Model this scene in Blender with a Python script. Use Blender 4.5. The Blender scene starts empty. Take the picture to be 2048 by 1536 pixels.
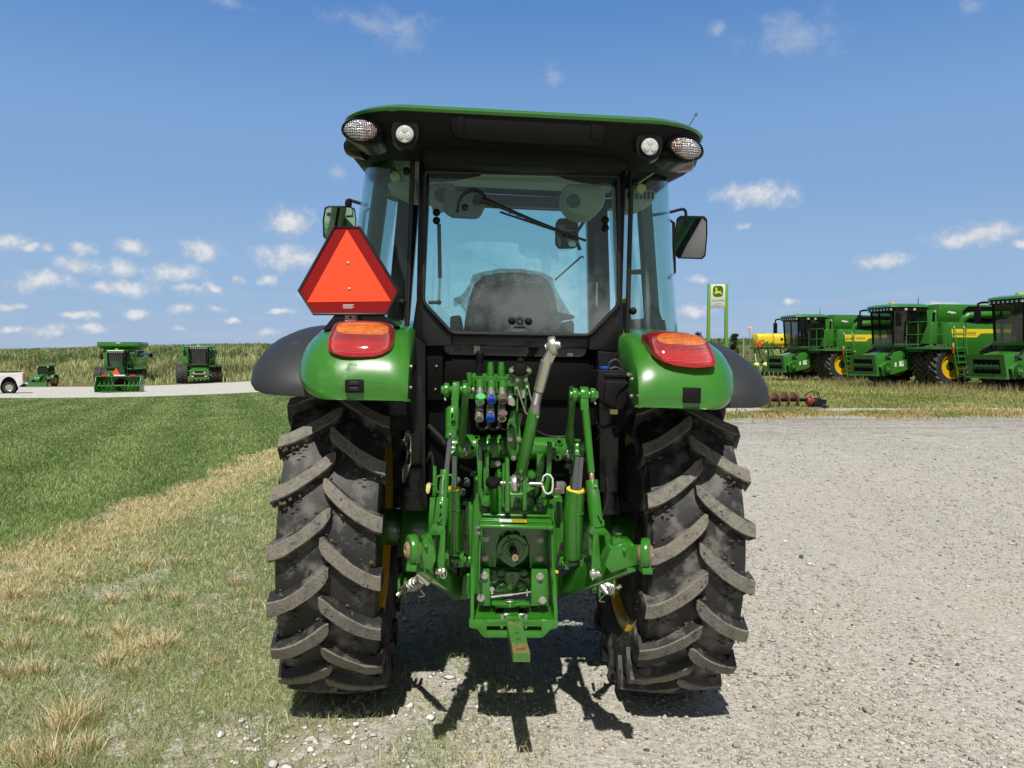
import bpy, bmesh, math, random
import numpy as np
from mathutils import Vector, Matrix, Euler

R = math.radians
random.seed(7)
rng = np.random.default_rng(11)
scene = bpy.context.scene
COL = scene.collection

# ---------------------------------------------------------------- camera
CAM_H, FPX, PITCH = 1.63, 1538.0, R(2.52)
cam_d = bpy.data.cameras.new('camera')
cam = bpy.data.objects.new('camera', cam_d)
COL.objects.link(cam)
cam_d.sensor_width = 36.0
cam_d.lens = FPX / 2048 * 36.0
cam_d.clip_start, cam_d.clip_end = 0.05, 5000
cam.location = (0, 0, CAM_H)
cam.rotation_euler = (R(90) - PITCH, 0, 0)
scene.camera = cam

# ---------------------------------------------------------------- exposure
scene.view_settings.view_transform = 'Standard'
scene.view_settings.look = 'None'
scene.view_settings.exposure = 0.0
scene.view_settings.gamma = 1.0
scene.cycles.max_bounces = 10
scene.cycles.transparent_max_bounces = 24
scene.cycles.caustics_reflective = False
scene.cycles.caustics_refractive = False

# ---------------------------------------------------------------- sun and sky
SUN_EL, SUN_AZ = R(57), R(183)          # azimuth clockwise from +Y: the sun stands behind the camera
to_sun = Vector((math.sin(SUN_AZ) * math.cos(SUN_EL), math.cos(SUN_AZ) * math.cos(SUN_EL), math.sin(SUN_EL)))
sun_d = bpy.data.lights.new('sun', 'SUN')
sun_d.energy = 5.0
sun_d.angle = R(0.53)
sun_d.color = (1.0, 0.95, 0.86)
sun = bpy.data.objects.new('sun', sun_d)
COL.objects.link(sun)
sun.rotation_euler = to_sun.to_track_quat('Z', 'Y').to_euler()

world = bpy.data.worlds.new('World')
scene.world = world
world.use_nodes = True


class NT:
    """small helper to write node trees"""
    def __init__(s, tree):
        s.t = tree
        s.t.nodes.clear()

    def n(s, kind, ins=None, **kw):
        nd = s.t.nodes.new('ShaderNode' + kind)
        for k, v in kw.items():
            setattr(nd, k, v)
        for k, v in (ins or {}).items():
            sock = nd.inputs[k]
            if isinstance(v, bpy.types.NodeSocket):
                s.t.links.new(v, sock)
            else:
                sock.default_value = v
        return nd

    def math(s, op, a, b=None, c=None, clamp=False):
        i = {0: a}
        if b is not None: i[1] = b
        if c is not None: i[2] = c
        return s.n('Math', i, operation=op, use_clamp=clamp).outputs[0]

    def vmath(s, op, a, b=None):
        i = {0: a}
        if b is not None: i[1] = b
        nd = s.n('VectorMath', i, operation=op)
        return nd.outputs['Value'] if op in ('LENGTH', 'DOT_PRODUCT') else nd.outputs[0]

    def noise(s, vec, scale, detail=3.0, rough=0.55, out='Fac', dist=0.0):
        return s.n('TexNoise', {'Vector': vec, 'Scale': scale, 'Detail': detail, 'Roughness': rough, 'Distortion': dist}).outputs[out]

    def smooth(s, x, lo, hi, a=0.0, b=1.0):
        return s.n('MapRange', {0: x, 1: lo, 2: hi, 3: a, 4: b}, interpolation_type='SMOOTHSTEP').outputs[0]

    def mixc(s, f, a, b, blend='MIX'):
        nd = s.n('Mix', None, data_type='RGBA', blend_type=blend)
        for sock, v in ((nd.inputs['Factor'], f), (nd.inputs[6], a), (nd.inputs[7], b)):
            if isinstance(v, bpy.types.NodeSocket):
                s.t.links.new(v, sock)
            else:
                sock.default_value = v if not isinstance(v, tuple) else (*v, 1)[:4]
        return nd.outputs[2]


def c4(c):
    return (c[0], c[1], c[2], 1.0)


nt = NT(world.node_tree)
SKY_STRENGTH = 0.075
sky = nt.n('TexSky', sky_type='NISHITA', sun_disc=False, sun_elevation=SUN_EL, sun_rotation=SUN_AZ,
           altitude=200.0, air_density=1.0, dust_density=0.55, ozone_density=2.4)
dirv = nt.n('TexCoord').outputs['Generated']
sep = nt.n('SeparateXYZ', {0: dirv})
el = nt.math('ARCSINE', sep.outputs[2])
az = nt.math('ARCTAN2', sep.outputs[0], sep.outputs[1])
ae = nt.n('CombineXYZ', {0: az, 1: el, 2: 0.0}).outputs[0]
warp = nt.vmath('SUBTRACT', nt.noise(dirv, 16.0, 5.0, 0.62, 'Color'), (0.5, 0.5, 0.5))
warp = nt.n('VectorMath', {0: warp, 1: (0.05, 0.03, 0.0)}, operation='MULTIPLY').outputs[0]
aew = nt.vmath('ADD', ae, warp)
# cumulus: azimuth / elevation of each cloud as seen from the yard (in pixels of a 2048 wide view: x, y, half width, half height)
CLOUDS = [(10, 485, 42, 18), (58, 494, 25, 8), (102, 500, 16, 9), (171, 496, 24, 14), (264, 497, 32, 14), (160, 531, 36, 17),
          (75, 560, 64, 21), (243, 539, 34, 20), (240, 574, 74, 16), (407, 503, 46, 25), (352, 548, 62, 21), (369, 582, 40, 12),
          (429, 579, 22, 10), (578, 515, 72, 28), (575, 444, 54, 30), (476, 557, 14, 10), (539, 557, 26, 12), (152, 635, 40, 10),
          (278, 623, 36, 11), (369, 622, 30, 12), (431, 616, 22, 7), (466, 638, 18, 7), (565, 620, 32, 9), (26, 655, 26, 6),
          (85, 663, 34, 11), (182, 662, 42, 12), (360, 655, 14, 6), (542, 665, 30, 10), (15, 608, 24, 8), (640, 590, 40, 14),
          (1515, 390, 90, 28), (1955, 471, 76, 21), (1755, 523, 52, 19), (2044, 491, 24, 9), (1400, 560, 28, 13), (1388, 620, 46, 13),
          (1588, 597, 20, 9), (1490, 450, 14, 7), (1885, 602, 32, 7)]
WISPS = [(775, 58, 120, 38), (1600, 72, 110, 46), (1100, 158, 26, 32), (1440, 62, 22, 18), (1955, 8, 34, 18), (680, 345, 26, 22), (440, 2, 60, 10)]


def px_dir(x, y):
    v = Vector(((x - 1024) / FPX, 1.0, (768 - y) / FPX))
    v.rotate(Matrix.Rotation(-PITCH, 3, 'X'))
    v.normalize()
    return v


def ae_of(x, y):
    v = px_dir(x, y)
    return math.atan2(v.x, v.y), math.asin(v.z)


def cloud_field(lst, vec, grow=1.0):
    cur = None
    for (x, y, w, h) in lst:
        if isinstance(x, str):
            a, e, wa, he = y[0], y[1], w, h
        else:
            a, e = ae_of(x, y)
            wa, he = w / FPX, h / FPX
        d = nt.vmath('SUBTRACT', vec, (a, e, 0))
        d = nt.n('VectorMath', {0: d, 1: (1 / (wa * grow), 1 / (he * grow), 0)}, operation='MULTIPLY').outputs[0]
        d = nt.vmath('LENGTH', d)
        cur = d if cur is None else nt.math('SMOOTH_MIN', cur, d, 0.25)
    return cur


# clouds standing behind the photographer too (they show in the cab glass)
BACK = [('b', (R(180 + a), R(e)), R(w), R(h)) for a, e, w, h in
        ((-10, 3.4, 6, 3.4), (-17, 2.2, 8, 2.6), (3, 1.8, 8, 2.6), (12, 1.4, 7, 2.0), (30, 2.5, 7, 2.2), (-34, 3, 6, 2.4), (-55, 4, 8, 2.6), (55, 5, 8, 2.5))]
BACK = [(k, ((a - 2 * math.pi) if a > math.pi else a, e), w, h) if False else (k, (math.atan2(math.sin(a), math.cos(a)), e), w, h) for k, (a, e), w, h in BACK]
fld = cloud_field(CLOUDS + BACK, aew, 1.12)
fb = nt.noise(dirv, 60.0, 5.0, 0.6)
dens = nt.math('ADD', nt.math('SUBTRACT', 1.0, fld), nt.math('MULTIPLY', nt.math('SUBTRACT', fb, 0.5), 1.1))
cov = nt.smooth(dens, -0.05, 0.85, 0.0, 0.95)
wf = cloud_field(WISPS, aew, 1.15)
wn = nt.noise(nt.n('VectorMath', {0: dirv, 1: (1, 1, 1.4)}, operation='MULTIPLY').outputs[0], 30.0, 6.0, 0.62, dist=0.6)
wd = nt.math('ADD', nt.math('SUBTRACT', 1.0, wf), nt.math('MULTIPLY', nt.math('SUBTRACT', wn, 0.5), 2.4))
wcov = nt.smooth(wd, 0.1, 1.5, 0.0, 0.55)
# thin haze streaks near the horizon
hz = nt.noise(nt.n('VectorMath', {0: dirv, 1: (7, 7, 55)}, operation='MULTIPLY').outputs[0], 1.5, 5.0, 0.6)
hzm = nt.math('MULTIPLY', nt.smooth(hz, 0.45, 0.8, 0.0, 0.5), nt.smooth(el, 0.02, 0.12, 1.0, 0.0))
allc = nt.math('MAXIMUM', nt.math('MAXIMUM', cov, wcov), hzm)
shade = nt.smooth(nt.math('ADD', fb, nt.math('MULTIPLY', dens, 0.35)), 0.45, 1.0)
ccol = nt.mixc(shade, (7.0, 7.7, 8.9), (10.2, 10.5, 10.8))
# clouds on the sunward side are brighter
ccol = nt.mixc(nt.smooth(sep.outputs[1], 0.1, -0.3), ccol, (19.0, 19.0, 19.0))
# clear summer air: the blue deepens with height
def grad(stops):
    cur = None
    for i in range(len(stops) - 1):
        (e0, c0), (e1, c1) = stops[i], stops[i + 1]
        if cur is None: cur = tuple(v / SKY_STRENGTH for v in c0)
        cur = nt.mixc(nt.smooth(el, R(e0), R(e1)), cur, tuple(v / SKY_STRENGTH for v in c1))
    return cur


clear = grad([(-2, (0.40, 0.51, 0.70)), (5, (0.305, 0.478, 0.725)), (13, (0.222, 0.40, 0.70)), (27, (0.088, 0.245, 0.595)), (50, (0.055, 0.105, 0.25)), (75, (0.04, 0.07, 0.15))])  # unseen upper stops darkened and greyed beyond real air, for less blue fill
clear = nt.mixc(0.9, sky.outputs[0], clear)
# unseen sky beside and behind the camera, greyed to take blue out of shadows
off_view = nt.smooth(sep.outputs[1], 0.10, 0.70, 0.92, 0.0)
clear = nt.mixc(off_view, clear, tuple(v / SKY_STRENGTH for v in (0.185, 0.195, 0.205)))
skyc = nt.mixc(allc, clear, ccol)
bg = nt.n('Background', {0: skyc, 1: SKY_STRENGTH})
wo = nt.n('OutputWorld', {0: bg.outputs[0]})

# ---------------------------------------------------------------- materials
MATS = {}


def pm(name, col, rough=0.5, metal=0.0, coat=0.0, var=0.12, scale=6.0, bump=0.0, bscale=120.0, dirt=None, spec=0.5, coat_rough=0.05, vcol=False, trans=0.0):
    """procedural principled material: base colour with a soft mottling, optional dirt and fine bump"""
    m = bpy.data.materials.new(name)
    m.use_nodes = True
    t = NT(m.node_tree)
    pos = t.n('TexCoord').outputs['Object']
    if vcol:
        base = t.n('VertexColor', layer_name='tone').outputs[0]
    else:
        lo = tuple(max(0, v * (1 - var)) for v in col)
        hi = tuple(min(1, v * (1 + var)) for v in col)
        base = t.mixc(t.noise(pos, scale, 4.0), lo, hi)
    rg = rough
    if dirt:
        dc, amt, ds = dirt
        f = t.smooth(t.noise(pos, ds, 6.0, 0.65), 0.62 - amt * 0.5, 0.78 - amt * 0.4)
        base = t.mixc(f, base, dc)
        rg = t.math('ADD', rough, t.math('MULTIPLY', f, max(0.0, 0.85 - rough)))
    ins = {'Base Color': base, 'Roughness': rg, 'Metallic': metal, 'Coat Weight': coat, 'Coat Roughness': coat_rough, 'Specular IOR Level': spec, 'Transmission Weight': trans}
    if bump:
        b = t.n('Bump', {'Strength': bump, 'Distance': 0.002, 'Height': t.noise(pos, bscale, 3.0)})
        ins['Normal'] = b.outputs[0]
    p = t.n('BsdfPrincipled', ins)
    t.n('OutputMaterial', {0: p.outputs[0]})
    MATS[name] = m
    return m


def glass_mat(name, tint, refl=0.05, grazing=0.6):
    m = bpy.data.materials.new(name)
    m.use_nodes = True
    t = NT(m.node_tree)
    fc = t.n('LayerWeight', {'Blend': 0.5}).outputs['Facing']
    f = t.math('ADD', refl, t.math('MULTIPLY', t.math('POWER', fc, 4.0), grazing))
    tr = t.n('BsdfTransparent', {0: c4(tint)})
    gl = t.n('BsdfAnisotropic', {0: (1, 1, 1, 1), 'Roughness': 0.0})
    mx = t.n('MixShader', {0: f, 1: tr.outputs[0], 2: gl.outputs[0]})
    # a thin film of road dust
    pos = t.n('TexCoord').outputs['Object']
    du = t.smooth(t.noise(pos, 5.0, 6.0, 0.7), 0.35, 0.8, 0.003, 0.02)
    mx = t.n('MixShader', {0: du, 1: mx.outputs[0], 2: t.n('BsdfDiffuse', {0: (0.55, 0.52, 0.46, 1)}).outputs[0]})
    t.n('OutputMaterial', {0: mx.outputs[0]})
    MATS[name] = m
    return m


GREEN = pm('green_paint', (0.036, 0.190, 0.018), 0.30, coat=0.6, var=0.06, scale=3, dirt=((0.085, 0.20, 0.06), 0.10, 5.0))
HITCH = pm('hitch_green', (0.030, 0.180, 0.014), 0.28, coat=0.7, var=0.12, scale=22, bump=0.28, bscale=140, dirt=((0.085, 0.10, 0.05), 0.02, 18.0))
DGREEN = pm('far_green_paint', (0.034, 0.180, 0.020), 0.35, coat=0.4, var=0.06, scale=1.5)
BLACKP = pm('black_plastic', (0.0055, 0.0056, 0.006), 0.6, spec=0.22, var=0.15, scale=8, bump=0.15, bscale=420)
FLARE = pm('flare_plastic', (0.026, 0.028, 0.032), 0.55, var=0.15, scale=5, bump=0.2, bscale=500, dirt=((0.09, 0.085, 0.08), 0.06, 3.0))
BLACKM = pm('black_paint', (0.006, 0.0062, 0.0075), 0.30, spec=0.35, coat=0.2, var=0.15, scale=4)
DARK = pm('dark_void_paint', (0.0025, 0.0025, 0.003), 0.6, spec=0.15, var=0.2)
RUBBER = pm('rubber_seal', (0.012, 0.012, 0.013), 0.45, var=0.1)
HOSE = pm('hose_rubber', (0.02, 0.02, 0.02), 0.5, var=0.2)
CHROME = pm('chrome_rod', (0.60, 0.56, 0.50), 0.16, metal=1.0, var=0.03)
ZINC = pm('zinc_steel', (0.55, 0.55, 0.50), 0.38, metal=0.85, var=0.12, scale=40, bump=0.15, bscale=200)
STEEL = pm('worn_steel', (0.34, 0.33, 0.31), 0.42, metal=0.7, var=0.2, scale=30)
BRONZE = pm('ball_bushing', (0.42, 0.28, 0.20), 0.4, metal=0.5, var=0.2, scale=40)
YELLOW = pm('yellow_rim', (0.72, 0.43, 0.008), 0.35, coat=0.4, var=0.06)
YPLASTIC = pm('yellow_plastic', (0.78, 0.60, 0.04), 0.4, var=0.05)
CREAMY = pm('cream_lid', (0.75, 0.66, 0.28), 0.45, var=0.05)
RUST = pm('rusty_steel', (0.26, 0.12, 0.075), 0.75, var=0.3, scale=10, bump=0.3)
BEIGE = pm('beige_trim', (0.36, 0.37, 0.30), 0.6, var=0.05)
GREYT = pm('grey_trim', (0.10, 0.115, 0.12), 0.6, var=0.08)
SEATM = pm('seat_fabric', (0.018, 0.019, 0.02), 0.8, var=0.2, bump=0.3, bscale=300)
ORANGE = pm('fluorescent_orange', (0.98, 0.075, 0.018), 0.5, var=0.03, scale=4)
WHITE = pm('white_paint', (0.74, 0.75, 0.76), 0.35, coat=0.3, var=0.03)
LABEL = pm('white_label', (0.70, 0.72, 0.72), 0.5, var=0.04)
SILVERP = pm('silver_panel', (0.50, 0.52, 0.53), 0.4, var=0.05)
REDP = pm('red_paint', (0.55, 0.05, 0.025), 0.4, coat=0.3, var=0.08)
REDF = pm('red_reflector', (0.62, 0.03, 0.025), 0.35, var=0.05)
BLUEP = pm('blue_plastic', (0.01, 0.065, 0.42), 0.4, var=0.08)
BROWNP = pm('brown_plastic', (0.13, 0.085, 0.07), 0.45, var=0.08)
MINTP = pm('mint_plastic', (0.09, 0.48, 0.16), 0.4, var=0.05)
LEDW = pm('led_lens', (0.58, 0.61, 0.60), 0.15, metal=0.15, var=0.1, scale=60, coat=0.8)
AMBERD = pm('amber_marker', (0.07, 0.022, 0.010), 0.3, coat=0.6, var=0.1)
TYREM = pm('tyre_rubber', (0.017, 0.0175, 0.018), 0.55, var=0.2, scale=14, bump=0.2, bscale=240, dirt=((0.135, 0.13, 0.118), 0.30, 9.0))
FTYRE = pm('far_tyre_rubber', (0.022, 0.022, 0.023), 0.7, var=0.3, scale=3, dirt=((0.10, 0.09, 0.075), 0.1, 3.0))
DIMGL = glass_mat('combine_cab_glass', (0.42, 0.46, 0.44), 0.05, 0.5)
DARKGL = pm('dark_cab_glass', (0.016, 0.016, 0.014), 0.04, var=0.1, coat=0.5)
MIRROR = pm('mirror_glass', (0.85, 0.86, 0.86), 0.015, metal=1.0, var=0.0)
GLASS = glass_mat('cab_glass', (0.865, 0.985, 0.955), 0.062, 0.5)
LAMPRED = LAMPAMB = None


def lens_mat(name, cx, cz, rx, rz, rib=70):
    """moulded lamp lens: red body, amber upper window (centre cx, cz, half sizes rx, rz)"""
    m = bpy.data.materials.new(name)
    m.use_nodes = True
    t = NT(m.node_tree)
    pos = t.n('TexCoord').outputs['Object']
    w = t.n('TexWave', {'Vector': pos, 'Scale': rib, 'Distortion': 0.0, 'Detail': 0.0}, wave_type='BANDS', bands_direction='X').outputs['Fac']
    w2 = t.n('TexWave', {'Vector': pos, 'Scale': rib * 0.8, 'Distortion': 0.0, 'Detail': 0.0}, wave_type='BANDS', bands_direction='Z').outputs['Fac']
    nz = t.noise(pos, 35.0, 4.0)
    f = t.math('MULTIPLY', t.math('ADD', w, w2), t.math('MULTIPLY', nz, 0.8))
    sx = t.n('SeparateXYZ', {0: pos})
    dx = t.math('MULTIPLY', t.math('SUBTRACT', sx.outputs[0], cx), 1 / rx)
    dz = t.math('MULTIPLY', t.math('SUBTRACT', sx.outputs[2], cz), 1 / rz)
    r2 = t.math('ADD', t.math('POWER', t.math('ABSOLUTE', dx), 4.0), t.math('POWER', t.math('ABSOLUTE', dz), 2.5))
    red = t.mixc(t.smooth(f, 0.3, 1.1), (0.20, 0.003, 0.006), (0.52, 0.012, 0.016))
    rim = t.smooth(r2, 0.9, 3.0)
    red = t.mixc(t.math('MULTIPLY', t.smooth(dz, -1.6, -2.6), 0.5), red, (0.62, 0.012, 0.016))
    amb = t.mixc(t.smooth(f, 0.25, 1.0), (0.42, 0.075, 0.003), (0.95, 0.30, 0.015))
    base = t.mixc(t.smooth(r2, 0.92, 1.08), amb, red)
    b = t.n('Bump', {'Strength': 0.5, 'Distance': 0.002, 'Height': t.math('ADD', w, t.math('MULTIPLY', w2, 0.6))})
    p = t.n('BsdfPrincipled', {'Base Color': base, 'Roughness': 0.3, 'Coat Weight': 1.0, 'Coat Roughness': 0.03, 'Normal': b.outputs[0]})
    t.n('OutputMaterial', {0: p.outputs[0]})
    return m




def clear_lens(name, C, side):
    """ribbed clear lamp glass with a reddish reflector on its inner side"""
    m = bpy.data.materials.new(name)
    m.use_nodes = True
    t = NT(m.node_tree)
    pos = t.n('TexCoord').outputs['Object']
    w = t.n('TexWave', {'Vector': pos, 'Scale': 48.0, 'Distortion': 3.0, 'Detail': 1.0}, wave_type='BANDS', bands_direction='X').outputs['Fac']
    w2 = t.n('TexWave', {'Vector': pos, 'Scale': 34.0, 'Distortion': 4.0, 'Detail': 1.0}, wave_type='BANDS', bands_direction='Z').outputs['Fac']
    nz = t.noise(pos, 55.0, 3.0)
    f = t.math('ADD', t.math('MULTIPLY', w, w2), t.math('MULTIPLY', nz, 0.5))
    base = t.mixc(t.smooth(f, 0.2, 0.85), (0.06, 0.065, 0.07), (0.80, 0.82, 0.83))
    sx = t.n('SeparateXYZ', {0: pos})
    d = t.math('MULTIPLY', t.math('SUBTRACT', sx.outputs[0], C.x), -side)
    am = t.math('MULTIPLY', t.smooth(d, 0.008, 0.03), t.smooth(t.noise(pos, 80.0, 2.0), 0.40, 0.56))
    base = t.mixc(t.math('MULTIPLY', am, 0.8), base, (0.20, 0.055, 0.03))
    b = t.n('Bump', {'Strength': 0.6, 'Distance': 0.002, 'Height': t.math('ADD', w, w2)})
    p = t.n('BsdfPrincipled', {'Base Color': base, 'Roughness': 0.15, 'Metallic': 0.35, 'Coat Weight': 1.0, 'Normal': b.outputs[0]})
    t.n('OutputMaterial', {0: p.outputs[0]})
    return m


def drawbar_mat():
    m = bpy.data.materials.new('drawbar_paint')
    m.use_nodes = True
    t = NT(m.node_tree)
    pos = t.n('TexCoord').outputs['Object']
    sx = t.n('SeparateXYZ', {0: pos})
    n1, n2 = t.noise(pos, 55.0, 5.0, 0.65), t.noise(pos, 160.0, 4.0, 0.6)
    end = t.math('MULTIPLY', t.smooth(sx.outputs[1], -0.915, -0.955), t.smooth(sx.outputs[1], -1.035, -1.02))
    inn = t.smooth(sx.outputs[1], -0.78, -0.72)
    w = t.math('ADD', t.math('MULTIPLY', end, 0.20), t.math('MULTIPLY', inn, 0.12))
    f = t.smooth(t.math('ADD', n1, w), 0.60, 0.68)
    rust = t.mixc(n2, (0.15, 0.06, 0.028), (0.36, 0.19, 0.11))
    base = t.mixc(f, t.mixc(n2, (0.035, 0.15, 0.022), (0.06, 0.20, 0.035)), rust)
    p = t.n('BsdfPrincipled', {'Base Color': base, 'Roughness': t.math('ADD', 0.4, t.math('MULTIPLY', f, 0.45))})
    t.n('OutputMaterial', {0: p.outputs[0]})
    return m


def smv_red():
    m = bpy.data.materials.new('prismatic_red')
    m.use_nodes = True
    t = NT(m.node_tree)
    pos = t.n('TexCoord').outputs['Object']
    v = t.n('TexVoronoi', {'Vector': pos, 'Scale': 110.0, 'Randomness': 0.12}).outputs['Distance']
    base = t.mixc(t.smooth(v, 0.18, 0.6), (0.42, 0.010, 0.008), (0.24, 0.004, 0.005))
    p = t.n('BsdfPrincipled', {'Base Color': base, 'Roughness': 0.5, 'Specular IOR Level': 0.25})
    t.n('OutputMaterial', {0: p.outputs[0]})
    return m


SMVRED = smv_red()
RUSTDB = drawbar_mat()


def film_mat():
    m = bpy.data.materials.new('plastic_film')
    m.use_nodes = True
    t = NT(m.node_tree)
    pos = t.n('TexCoord').outputs['Object']
    nz = t.noise(pos, 22.0, 5.0, 0.6, dist=1.5)
    b = t.n('Bump', {'Strength': 1.0, 'Distance': 0.03, 'Height': nz})
    p = t.n('BsdfPrincipled', {'Base Color': (0.75, 0.76, 0.72, 1), 'Roughness': 0.2, 'Coat Weight': 0.5, 'Normal': b.outputs[0]})
    tr = t.n('BsdfTransparent', {0: (0.95, 0.96, 0.95, 1)})
    mx = t.n('MixShader', {0: t.smooth(nz, 0.35, 0.8, 0.10, 0.55), 1: tr.outputs[0], 2: p.outputs[0]})
    t.n('OutputMaterial', {0: mx.outputs[0]})
    return m


FILM = film_mat()


def lug_mat():
    """top of the tread bars: grey dust and dried soil over rubber"""
    m = bpy.data.materials.new('soiled_tread')
    m.use_nodes = True
    t = NT(m.node_tree)
    pos = t.n('TexCoord').outputs['Object']
    n1 = t.noise(pos, 26.0, 6.0, 0.7)
    n2 = t.noise(pos, 120.0, 4.0, 0.7)
    n3 = t.noise(pos, 7.0, 4.0, 0.6)
    dust = t.mixc(n2, (0.060, 0.061, 0.061), (0.20, 0.20, 0.192))
    soil = t.mixc(n2, (0.06, 0.052, 0.04), (0.36, 0.335, 0.285))
    f1 = t.smooth(t.math('ADD', n1, t.math('MULTIPLY', n3, 0.5)), 0.52, 0.86)
    c = t.mixc(t.smooth(t.math('ADD', n1, t.math('MULTIPLY', n2, 0.4)), 0.47, 0.64), (0.032, 0.032, 0.033), dust)
    c = t.mixc(f1, c, soil)
    hgt = t.math('ADD', t.math('MULTIPLY', n1, 1.0), t.math('MULTIPLY', n2, 0.5))
    b = t.n('Bump', {'Strength': 0.8, 'Distance': 0.006, 'Height': hgt})
    p = t.n('BsdfPrincipled', {'Base Color': c, 'Roughness': 0.9, 'Normal': b.outputs[0], 'Specular IOR Level': 0.25})
    t.n('OutputMaterial', {0: p.outputs[0]})
    return m


LUGTOP = lug_mat()
SOIL = pm('dried_soil', (0.10, 0.082, 0.06), 0.95, var=0.5, scale=60, bump=0.8, bscale=120, spec=0.2)

# ---------------------------------------------------------------- mesh collector
V3 = lambda p: Vector((p[0], p[1], p[2]))


WHOLE = {'tyre', 'front_tyre', 'rim', 'front_rim', 'speaker_grille', 'fine_print', 'warning_decal', 'shaft_flange', 'window_handle', 'engine_block', 'drive_shaft', 'guard_hood', 'transmission_case', 'drawbar', 'drawbar_support', 'wiper', 'cab_frame', 'lower_cover', 'lift_cylinder', 'seat', 'link_screw', 'turnbuckle', 'stabiliser', 'remote_valve', 'coupler', 'dust_cap', 'lower_link', 'rock_shaft', 'lift_arm', 'hitch_pin', 'top_link', 'lift_link', 'power_takeoff_guard'}


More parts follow.
